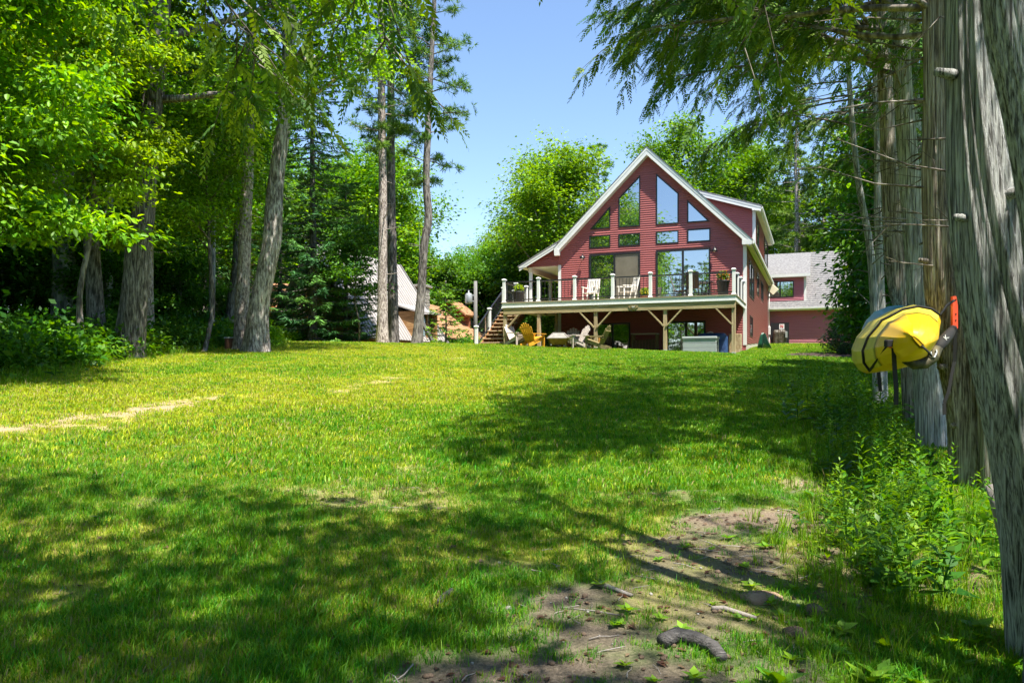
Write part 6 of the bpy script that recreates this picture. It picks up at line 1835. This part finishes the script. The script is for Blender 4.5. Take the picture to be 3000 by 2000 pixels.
# ------------------------------------------------------------------ kayaks on their rack
STRAP = {}
def kayak(name, label, p_bow, p_stern, L_, beam, roll, hull_m, deck_m):
    p0, p1 = Vector(p_bow), Vector(p_stern)
    d = (p1 - p0).normalized()
    t = empty(name, p0, 0, label, 'kayak')
    side = d.cross(Vector((0, 0, 1))).normalized()            # to the viewer's right
    upv = side.cross(d).normalized()
    c_, s_ = math.cos(roll), math.sin(roll)
    X = side * c_ + upv * s_; U = upv * c_ - side * s_
    ts = [0, 0.02, 0.06, 0.12, 0.2, 0.3, 0.42, 0.55, 0.68, 0.8, 0.9, 0.97, 1.0]
    hwf = [0.02, 0.20, 0.38, 0.52, 0.66, 0.88, 1.0, 1.0, 0.95, 0.82, 0.58, 0.26, 0.04]
    rk_ = [0.07, 0.03, 0.0, -0.04, -0.07, -0.09, -0.10, -0.10, -0.09, -0.07, -0.03, 0.03, 0.08]
    dk = [0.10, 0.13, 0.15, 0.17, 0.18, 0.17, 0.13, 0.11, 0.11, 0.13, 0.13, 0.12, 0.10]
    tn_ = np.linspace(0, 1, 41) ** 1.0
    tn_ = np.unique(np.concatenate([tn_, [0.01, 0.02, 0.04, 0.98, 0.99]]))
    hwf = np.interp(tn_, ts, hwf); rk_ = np.interp(tn_, ts, rk_); dk = np.interp(tn_, ts, dk); ts = tn_
    for arr in (hwf, rk_, dk):
        for _ in range(4): arr[1:-1] = arr[1:-1] * 0.5 + (arr[:-2] + arr[2:]) * 0.25
    def ring(k):
        h = hwf[k] * beam / 2; bz = rk_[k] - 0.14; f = min(1, 0.35 + hwf[k])
        c0 = d * (ts[k] * L_)
        hull = [(1.0, 0.02), (0.97, -0.06 * f), (0.80, 0.62 * bz), (0.50, 0.88 * bz), (0.15, 0.98 * bz), (0.0, bz - 0.01), (-0.15, 0.98 * bz), (-0.50, 0.88 * bz), (-0.80, 0.62 * bz), (-0.97, -0.06 * f), (-1.0, 0.02)]
        deck_ = [(-1.0, 0.02), (-0.96, 0.06 * f), (-0.72, 0.70 * dk[k] * f), (-0.35, 0.95 * dk[k] * f), (0.0, 1.05 * dk[k] * f), (0.35, 0.95 * dk[k] * f), (0.72, 0.70 * dk[k] * f), (0.96, 0.06 * f), (1.0, 0.02)]
        return [c0 + X * (a * h) + U * z for a, z in hull], [c0 + X * (a * h) + U * z for a, z in deck_]
    kb_ = int(np.argmin(np.abs(ts - 0.21)))
    for part, idx_, m, k0, k1 in (('bow', 0, deck_m, 0, kb_), ('hull', 0, hull_m, kb_, len(ts) - 1), ('deck_shell', 1, deck_m, 0, len(ts) - 1)):
        mb = MB(); R_ = [ring(k)[idx_] for k in range(k0, k1 + 1)]
        m_ = len(R_[0])
        for r_ in R_: mb.v += [tuple(q) for q in r_]
        for k in range(len(R_) - 1):
            mb.f += [(k * m_ + j, k * m_ + j + 1, (k + 1) * m_ + j + 1, (k + 1) * m_ + j) for j in range(m_ - 1)]
        mb.f.append(tuple(range(m_))); mb.f.append(tuple((len(R_) - 1) * m_ + j for j in range(m_)))
        ko = mb.build(part, m, t, True)
        me_ = ko.data
        at_ = me_.attributes.new('sharp_edge', 'BOOLEAN', 'EDGE')
        ch_ = (1, 2, 3, 7, 8, 9) if idx_ == 0 else (2, 6)
        at_.data.foreach_set('value', [e.vertices[0] % m_ == e.vertices[1] % m_ and e.vertices[0] % m_ in ch_ for e in me_.edges])
    kq = int(np.argmin(np.abs(ts - 0.30)))
    c0 = d * (ts[kq] * L_)
    STRAP[name + label[:4]] = [p0 + c0 + (q - c0) * 1.035 for q in ring(kq)[0]]
    rim = MB()
    pts = []
    for j in range(24):
        a = 2 * math.pi * j / 24
        pts.append(d * (L_ * (0.52 + 0.13 * math.cos(a))) + X * (beam * 0.30 * math.sin(a)) + U * (0.155 - 0.02 * abs(math.sin(a))))
    rim.tube(pts + [pts[0]], 0.014, 6, False)
    rim.build('cockpit_rim', 'strap_black', t, True)
    cp = MB(); cp.v = [tuple(q - U * 0.004) for q in pts]; cp.f = [tuple(range(24))]
    cp.build('cockpit', 'pot_dark', t)
    tg = MB().tube([d * 0.03 + U * 0.10 + X * 0.0, d * -0.02 + U * 0.12, d * -0.05 + U * 0.06, d * -0.01 + U * 0.02], 0.008, 6)
    tg.build('carry_loop', 'strap_black', t, True)
    return t
kb = Vector((3.04, 5.75, 0.215)); ks = Vector((4.10, 8.7, 0.388))
kayak('kayak', 'yellow kayak slung on its side with its bow towards the viewer', kb, ks, 3.05, 0.80, R(221), 'kayak_pale', 'kayak_yellow')
kb2 = at(2640, 968, 8.5); ks2 = at(2575, 950, 11.4)
kayak('kayak', 'blue kayak mostly hidden behind the yellow one', kb2, ks2, 3.0, 0.66, R(215), 'kayak_blue', 'kayak_blue')
YR = 6.05
rk_t = empty('kayak_rack', at(2796, 960, 6.62), 0, 'orange wall bracket with black padded arm on the cedar trunk', 'rack')
def rl(px, py, Y): return at(px, py, Y) - at(2796, 960, 6.62)
bk = MB().bar(rl(2796, 962, 6.60), rl(2796, 868, 6.60), 0.045, 0.03, (0, 1, 0)).build('bracket', 'bracket_orange', rk_t)
hol = MB()
for py in (878, 920, 938):
    q = rl(2797, py, 6.60)
    hol.tube([q + Vector((0, -0.019, 0)), q + Vector((0, -0.014, 0))], 0.006, 8)
hol.build('bolt_hole', 'strap_black', bk)
pad = MB().tube([rl(2793, 962, 6.56), rl(2778, 982, 6.4), rl(2760, 1003, 6.2), rl(2748, 1020, YR)], [0.030, 0.042, 0.045, 0.036], 12).build('padded_arm', 'strap_black', rk_t, True)
MB().tube([rl(2748, 1018, YR), rl(2735, 1045, YR - 0.02), rl(2710, 1064, YR - 0.02), rl(2680, 1066, YR - 0.02), rl(2650, 1048, YR), rl(2622, 1016, YR)], [0.036, 0.042, 0.045, 0.045, 0.042, 0.034], 12).build('sling_arm', 'sling_camo', rk_t, True)
MB().tube([rl(2634, 1022, YR), rl(2612, 1006, YR)], [0.036, 0.036], 10).build('arm_tip', 'bracket_orange', rk_t, True)
ro = at(2796, 960, 6.62)
sp_ = [q - ro for q in STRAP['kayakyell'][::-1]]
MB().tube([rl(2795, 880, 6.57), (rl(2795, 880, 6.57) + sp_[0]) / 2 + Vector((0, 0, 0.02))] + sp_ + [rl(2606, 1004, YR)], 0.011, 6).build('tie_strap', 'strap_black', rk_t, True)
MB().cbox(-0.03, 0.03, -0.025, 0.025, -0.025, 0.03, 0.008).build('buckle', 'strap_black', rk_t).location = rl(2604, 1006, YR - 0.02)
def ribbon(pts, w, name, parent):
    mb = MB()
    for k in range(len(pts) - 1):
        mb.bar(pts[k], pts[k + 1], w, 0.004, (0, 1, 0))
    return mb.build(name, 'strap_black', parent)
ribbon([rl(2618, 1018, YR - 0.04), rl(2621, 1080, YR - 0.04), rl(2626, 1140, YR - 0.05), rl(2625, 1186, YR - 0.05)], 0.036, 'hanging_strap', rk_t)
ribbon([rl(2574, 1090, 7.7), rl(2577, 1120, 7.7), rl(2579, 1146, 7.7)], 0.036, 'hanging_strap', rk_t)
ribbon([rl(2800, 965, 6.58), rl(2795, 1060, 6.62), rl(2778, 1150, 6.6), rl(2766, 1180, 6.6), rl(2768, 1215, 6.6)], 0.03, 'hanging_strap', rk_t)
MB().tube([rl(2726, 1028, YR - 0.06), rl(2730, 1045, YR - 0.065), rl(2738, 1046, YR - 0.065), rl(2745, 1030, YR - 0.06), rl(2742, 1024, YR - 0.05)], 0.006, 6).build('clip', 'steel_grey', rk_t, True)
fc = bpy.data.curves.new('pad_lettering', 'FONT')
fc.body = 'YAK'; fc.size = 0.055; fc.extrude = 0.001; fc.align_x = 'CENTER'; fc.align_y = 'CENTER'
fo0 = bpy.data.objects.new('pad_lettering_curve', fc)
fo = link('pad_lettering', bpy.data.meshes.new_from_object(fo0), rk_t, 'white_print')
bpy.data.objects.remove(fo0)
fo.location = rl(2764, 998, 6.15); fo.rotation_euler = Euler((R(90), R(-48), R(0)), 'XYZ')

# ------------------------------------------------------------------ ground cover: grass, weeds, litter
def blade_tuft(seed, n, r, h0, h1, w, pal, lean=0.55, dry_lit=0.0):
    g = np.random.default_rng(seed)
    a = g.random(n) * 6.283; rr_ = r * np.sqrt(g.random(n))
    b0 = np.stack([rr_ * np.cos(a), rr_ * np.sin(a), np.full(n, -0.01)], 1)
    la = g.random(n) * 6.283
    d = np.stack([np.cos(la), np.sin(la), np.zeros(n)], 1)
    h = g.uniform(h0, h1, n)[:, None]; ln = (g.random(n) * lean)[:, None]
    s = np.stack([-np.sin(la + 0.5), np.cos(la + 0.5), np.zeros(n)], 1)
    up_ = np.array([0, 0, 1.0])
    m1 = b0 + up_ * h * 0.6 + d * h * ln * 0.35
    t1 = b0 + up_ * h * (1 - 0.25 * ln) + d * h * ln
    V = np.stack([b0 - s * w / 2, b0 + s * w / 2, m1 + s * w * 0.42, m1 - s * w * 0.42, t1 + s * w * 0.08, t1 - s * w * 0.08], 1)
    k = np.arange(n)[:, None] * 6
    Q_ = np.concatenate([k + [0, 1, 2, 3], k + [3, 2, 4, 5]])
    c = palette(g, n, *pal, 0.15)
    if dry_lit:
        q = g.random(n) < dry_lit
        c[q] = palette(g, int(q.sum()), (0.20, 0.17, 0.06), (0.40, 0.34, 0.14), 0.1)
    return np_mesh('tuft', V.reshape(-1, 3), Q_, np.repeat(c, 6, 0), 'leaf_grass')
G_GR = ((0.030, 0.165, 0.006), (0.105, 0.330, 0.010))
G_GR2 = ((0.080, 0.220, 0.008), (0.230, 0.400, 0.014))
tn = [blade_tuft(301 + k, 28, 0.060, 0.020, 0.052 + 0.010 * k, 0.0040, G_GR if k % 2 else G_GR2, 0.8, 0.06) for k in range(4)]
td_ = [blade_tuft(311 + k, 26, 0.060, 0.015, 0.048, 0.0040, ((0.16, 0.28, 0.01), (0.36, 0.44, 0.03)), 0.95, 0.35) for k in range(2)]  # near tufts coloured as sunlit turf, some blades straw
tf = [blade_tuft(321 + k, 30, 0.13, 0.035, 0.075, 0.010, G_GR if k % 2 else G_GR2, 0.8, 0.05) for k in range(3)]
tfd = [blade_tuft(331 + k, 30, 0.13, 0.030, 0.065, 0.010, ((0.26, 0.36, 0.012), (0.46, 0.50, 0.03)), 0.8, 0.22) for k in range(2)]  # lime yellow painted for the sunlit lawn, with straw blades
tl_ = [blade_tuft(341 + k, 20, 0.05, 0.08, 0.22, 0.006, G_GR2, 0.8, 0.05) for k in range(2)]
protos = tn + td_ + tf + tfd + tl_
gr = np.random.default_rng(9)
GP, GS, GK = [], [], []
def sow(y0, y1, dens, near):
    area = 0.70 * (y1 * y1 - y0 * y0) * 1.08
    n = int(area * dens)
    y = np.sqrt(gr.uniform(y0 * y0, y1 * y1, n)); x = gr.uniform(-0.74, 0.74, n) * y
    bm_ = bare_mask(x, y); dm_ = dry_lit_mask(x, y)
    keep = gr.random(n) > np.clip(bm_ * 1.1 - 0.03, 0, 0.96) * (0.95 if near else 0.85)
    keep &= ~inside_house(x, y, -0.25)
    wood = sstep(9.6, 10.8, -x + (fbm(x, y, 2, 5) - 0.5) * 2.0)
    keep &= gr.random(n) > wood * 0.85
    keep &= ~((np.hypot((x - 12.3) / 2.1, (y - 29.0) / 1.3) < 1))
    x, y, dm_, bm_ = x[keep], y[keep], dm_[keep], bm_[keep]
    z = gz(x, y)
    dry_lit = gr.random(len(x)) < dm_ * 0.85  # yellow tufts go where the turf is painted sunlit
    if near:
        k = np.where(dry_lit, gr.integers(4, 6, len(x)), gr.integers(0, 4, len(x)))
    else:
        k = np.where(dry_lit, gr.integers(9, 11, len(x)), gr.integers(6, 9, len(x)))
    patch = 0.65 + 0.75 * fbm(x, y, 0.8, 51)
    s = gr.uniform(0.75, 1.25, len(x)) * patch * (1 - 0.35 * np.clip(bm_, 0, 1))
    GP.append(np.stack([x, y, z], 1)); GS.append(s); GK.append(k)
sow(2.2, 4.5, 900, True)
sow(4.5, 7.0, 560, True)
sow(7.0, 9.0, 330, True)
sow(9.0, 11.0, 150, True)
sow(6.5, 9.0, 70, False)
sow(9.0, 15.0, 170, False)
sow(15.0, 35.0, 85, False)
# side yard towards the garage
n = 5000
x = gr.uniform(9, 19, n); y = gr.uniform(33, 48, n)
k_ = ~inside_house(x, y, 0.3) & (pxof(x, y) < 2560)
x, y = x[k_], y[k_]
GP.append(np.stack([x, y, gz(x, y)], 1)); GS.append(gr.uniform(0.8, 1.3, len(x))); GK.append(gr.integers(6, 11, len(x)))
# taller grass along the cedar row and the left wood edge
def strip(n, pts, wdt, k0, k1, s0, s1):
    pts = np.array(pts, float); t = gr.random(n) * (len(pts) - 1.001); i = t.astype(int); f = (t - i)[:, None]
    c = pts[i] * (1 - f) + pts[i + 1] * f + gr.normal(0, wdt, (n, 2))
    GP.append(np.stack([c[:, 0], c[:, 1], gz(c[:, 0], c[:, 1])], 1)); GS.append(gr.uniform(s0, s1, n)); GK.append(gr.integers(k0, k1, n))
ROW = [(2.0, 4.2), (2.9, 6.0), (3.7, 8.2), (4.7, 11.0), (6.0, 15.0), (8.0, 20.0)]
strip(1900, ROW, 0.30, 11, 13, 0.4, 0.95)
strip(260, [(1.0, 2.6), (1.9, 3.4), (2.0, 4.2)], 0.25, 11, 13, 0.3, 0.6)
strip(900, [(-9.2, 13), (-10.2, 17), (-10.6, 21), (-10.4, 27)], 0.5, 11, 13, 0.7, 1.5)
GP = np.concatenate(GP); GS = np.concatenate(GS); GK = np.concatenate(GK)
scatter('grass', 'short patchy lawn grass with longer tufts by the cedars', GP, gr.random(len(GP)) * 6.283, GS, GK, protos, gr.normal(0, 0.10, (len(GP), 2)))
# leafy weeds at the foot of the cedars
def weed(seed, h, nl, L_, W_, pal, rosette=False):
    g = np.random.default_rng(seed)
    f = (np.arange(nl) + 0.5) / nl
    az = np.arange(nl) * 2.4 + g.normal(0, 0.3, nl)
    if rosette:
        el = g.uniform(0.25, 0.8, nl); base_ = np.zeros((nl, 3)) + [0, 0, 0.02]
        LL = L_ * g.uniform(0.7, 1.2, nl)
    else:
        el = 0.9 - 0.75 * f + g.normal(0, 0.15, nl) * 0.5; el = 0.15 + 0.5 * f + g.normal(0, 0.15, nl)
        base_ = np.stack([0.05 * h * f * 2, np.zeros(nl), h * (0.12 + 0.88 * f)], 1)
        LL = L_ * (1.15 - 0.7 * f) * g.uniform(0.8, 1.2, nl)
    A = np.stack([np.cos(az) * np.cos(el), np.sin(az) * np.cos(el), np.sin(el)], 1)
    N = unit(np.stack([-np.cos(az) * np.sin(el), -np.sin(az) * np.sin(el), np.cos(el)], 1) + g.normal(0, 0.15, (nl, 3)))
    V = leaf_geo(base_ + A * (LL * 0.5)[:, None], A, N, LL, LL * W_ / L_, 0.15)
    col = palette(g, nl, *pal, 0.12)
    if not rosette:
        st_ = leaf_geo(np.array([[0.03 * h, 0, h * 0.5]]), np.array([[0.06, 0, 1.0]]), np.array([[0, -1.0, 0]]), h, 0.012, 0)
        V = np.concatenate([V, st_]); col = np.concatenate([col, [pal[0]]])
    return leaf_mesh('weed', V, col, 'leaf_broad')
wpro = [weed(401, 0.42, 22, 0.10, 0.030, G_LIGHT), weed(402, 0.55, 26, 0.11, 0.028, G_MAPLE), weed(403, 0.1, 7, 0.15, 0.075, G_MAPLE, True), weed(404, 0.1, 6, 0.10, 0.06, G_LIGHT, True), weed(405, 0.3, 12, 0.14, 0.07, G_DEEP)]
WQ, WSc, WKk = [], [], []
def sow_w(n, pts, wdt, kinds, s0, s1):
    pts = np.array(pts, float); t = gr.random(n) * (len(pts) - 1.001); i = t.astype(int); f = (t - i)[:, None]
    c = pts[i] * (1 - f) + pts[i + 1] * f + gr.normal(0, wdt, (n, 2))
    WQ.append(np.stack([c[:, 0], c[:, 1], gz(c[:, 0], c[:, 1])], 1)); WSc.append(gr.uniform(s0, s1, n)); WKk.append(gr.choice(kinds, n))
sow_w(330, [(2.15, 4.4), (2.7, 5.4), (3.2, 6.6), (3.9, 8.4), (4.8, 11.0)], 0.24, [0, 0, 1, 2, 4, 4], 0.6, 1.15)
sow_w(160, [(4.2, 9.5), (5.6, 13.5), (7.5, 19.0)], 0.5, [0, 1, 4], 0.8, 1.5)
sow_w(70, [(1.0, 2.5), (1.7, 3.2), (2.1, 4.2)], 0.22, [2, 3, 3], 0.5, 0.9)
sow_w(45, [(0.8, 3.3), (1.9, 5.0)], 0.5, [3], 0.35, 0.7)
sow_w(120, [(-2.5, 3.2), (0.0, 5.0), (1.5, 8.0), (-2.0, 9.0)], 1.2, [3], 0.25, 0.55)
sow_w(140, [(-9.4, 13), (-10.4, 17), (-10.9, 21), (-10.6, 27)], 0.5, [0, 1, 2, 4], 0.8, 1.6)
WQ = np.concatenate(WQ); WSc = np.concatenate(WSc); WKk = np.concatenate(WKk)
scatter('weeds', 'leafy green weeds crowding the foot of the cedars', WQ, gr.random(len(WQ)) * 6.283, WSc, WKk, wpro, gr.normal(0, 0.12, (len(WQ), 2)))
# dead leaves, twigs and pebbles on the bare soil
def flat_leaf(seed, L_, c):
    g = np.random.default_rng(seed)
    V = leaf_geo(np.array([[0, 0, 0.008]]), np.array([[1.0, 0, 0.1]]), np.array([[0.1, 0.1, 1.0]]), L_, L_ * 0.55, 0.25)
    return leaf_mesh('dead_leaf', V, np.array([c]), 'leaf_broad')
tw_m = MB().tube([(-0.09, 0, 0.006), (-0.02, 0.012, 0.01), (0.04, -0.004, 0.008), (0.10, 0.01, 0.005)], [0.004, 0.0035, 0.003, 0.0015], 5).mesh('twig', 'stick_grey', True)
pb_m = MB().lathe([(0.004, -0.004), (0.012, 0.0), (0.011, 0.007), (0.004, 0.011)], 7).mesh('pebble', 'stone', True)
cl_m = MB().lathe([(0.01, -0.006), (0.022, 0.0), (0.017, 0.010), (0.006, 0.015)], 6).mesh('crumb', 'soil', True)
lp_ = [flat_leaf(1, 0.06, (0.16, 0.10, 0.06)), flat_leaf(2, 0.05, (0.24, 0.17, 0.11)), flat_leaf(3, 0.07, (0.10, 0.055, 0.035)), tw_m, pb_m, cl_m]
n = 9000
y = np.sqrt(gr.uniform(2.2 ** 2, 8.5 ** 2, n)); x = gr.uniform(-0.72, 0.72, n) * y
k_ = gr.random(n) < (0.06 + 0.9 * bare_mask(x, y) + 0.5 * np.exp(-segd(x, y, ROW[:4]) ** 2 / 0.3))
x, y = x[k_], y[k_]
scatter('litter', 'dead leaves, twigs and pebbles on the bare soil', np.stack([x, y, gz(x, y) + 0.002], 1), gr.random(len(x)) * 6.283, gr.uniform(0.35, 0.95, len(x)), gr.choice([0, 0, 1, 1, 2, 2, 3, 4, 5, 5], len(x)), lp_, gr.normal(0, 0.2, (len(x), 2)))
# single sticks, root, stones and soil mounds on the lawn
def stick(label, pxs, r, m='stick_grey', name='stick'):
    W_ = []
    for px, py in pxs:
        gx_, gy_ = ground_at(px, py); W_.append(Vector((gx_, gy_, float(gz(gx_, gy_)) + r * 0.7)))
    o = W_[0].copy(); k = len(W_)
    b_ = MB(); b_.tube([w - o for w in W_], [r * (1 - 0.5 * abs(i / (k - 1) - 0.35)) for i in range(k)], 8)
    ob = b_.build(name, m, None, True); ob.location = o
    return tag(ob, label, 'stick')
stick('short dark stick lying in the grass left of the bare soil', [(1282, 1770), (1300, 1750), (1325, 1730)], 0.020, 'root_dark')
stick('pale curved stick on the bare soil', [(1745, 1708), (1780, 1716), (1815, 1727), (1852, 1741)], 0.014)
stick('pale stick lying beside the soil mound', [(2085, 1780), (2120, 1782), (2165, 1793), (2215, 1810)], 0.015)
stick('long thin twig across the bare soil', [(1675, 1776), (1740, 1783), (1830, 1795)], 0.005)
stick('half buried dark root arching out of the bottom soil', [(1940, 1890), (1985, 1872), (2040, 1880), (2090, 1905), (2115, 1935)], 0.040, 'root_dark', 'root')
p = ground_at(2232, 1752); rock('soil_mound', 'tan crumbly soil mound in the bare patch', p, 0.13, 0.10, 0.055, 'soil_tan', 5, 'mound', -0.018)
p = ground_at(2385, 1800); rock('soil_clod', 'dark cracked clod of soil right of the tan mound', p, 0.055, 0.05, 0.05, 'soil', 6, 'clod')
p = ground_at(2330, 1850); rock('soil_clod', 'lower dark clod of soil nearest the bottom edge', p, 0.06, 0.05, 0.04, 'soil', 7, 'clod')
p = ground_at(1490, 1778); rock('pebble', 'small grey stone on the bare soil left of the pale stick', p, 0.022, 0.018, 0.014, 'stone', 8)
# bare dead stub leaning at the foot of the near cedar
ds = MB().tube([at(2905, 1420, 4.6), at(2925, 1480, 4.55), at(2945, 1580, 4.5), at(2960, 1680, 4.45)], [0.035, 0.04, 0.035, 0.02], 10)
tag(ds.build('dead_branch', 'stick_grey', None, True), 'grey dead branch stub leaning at the foot of the near cedar', 'branch')
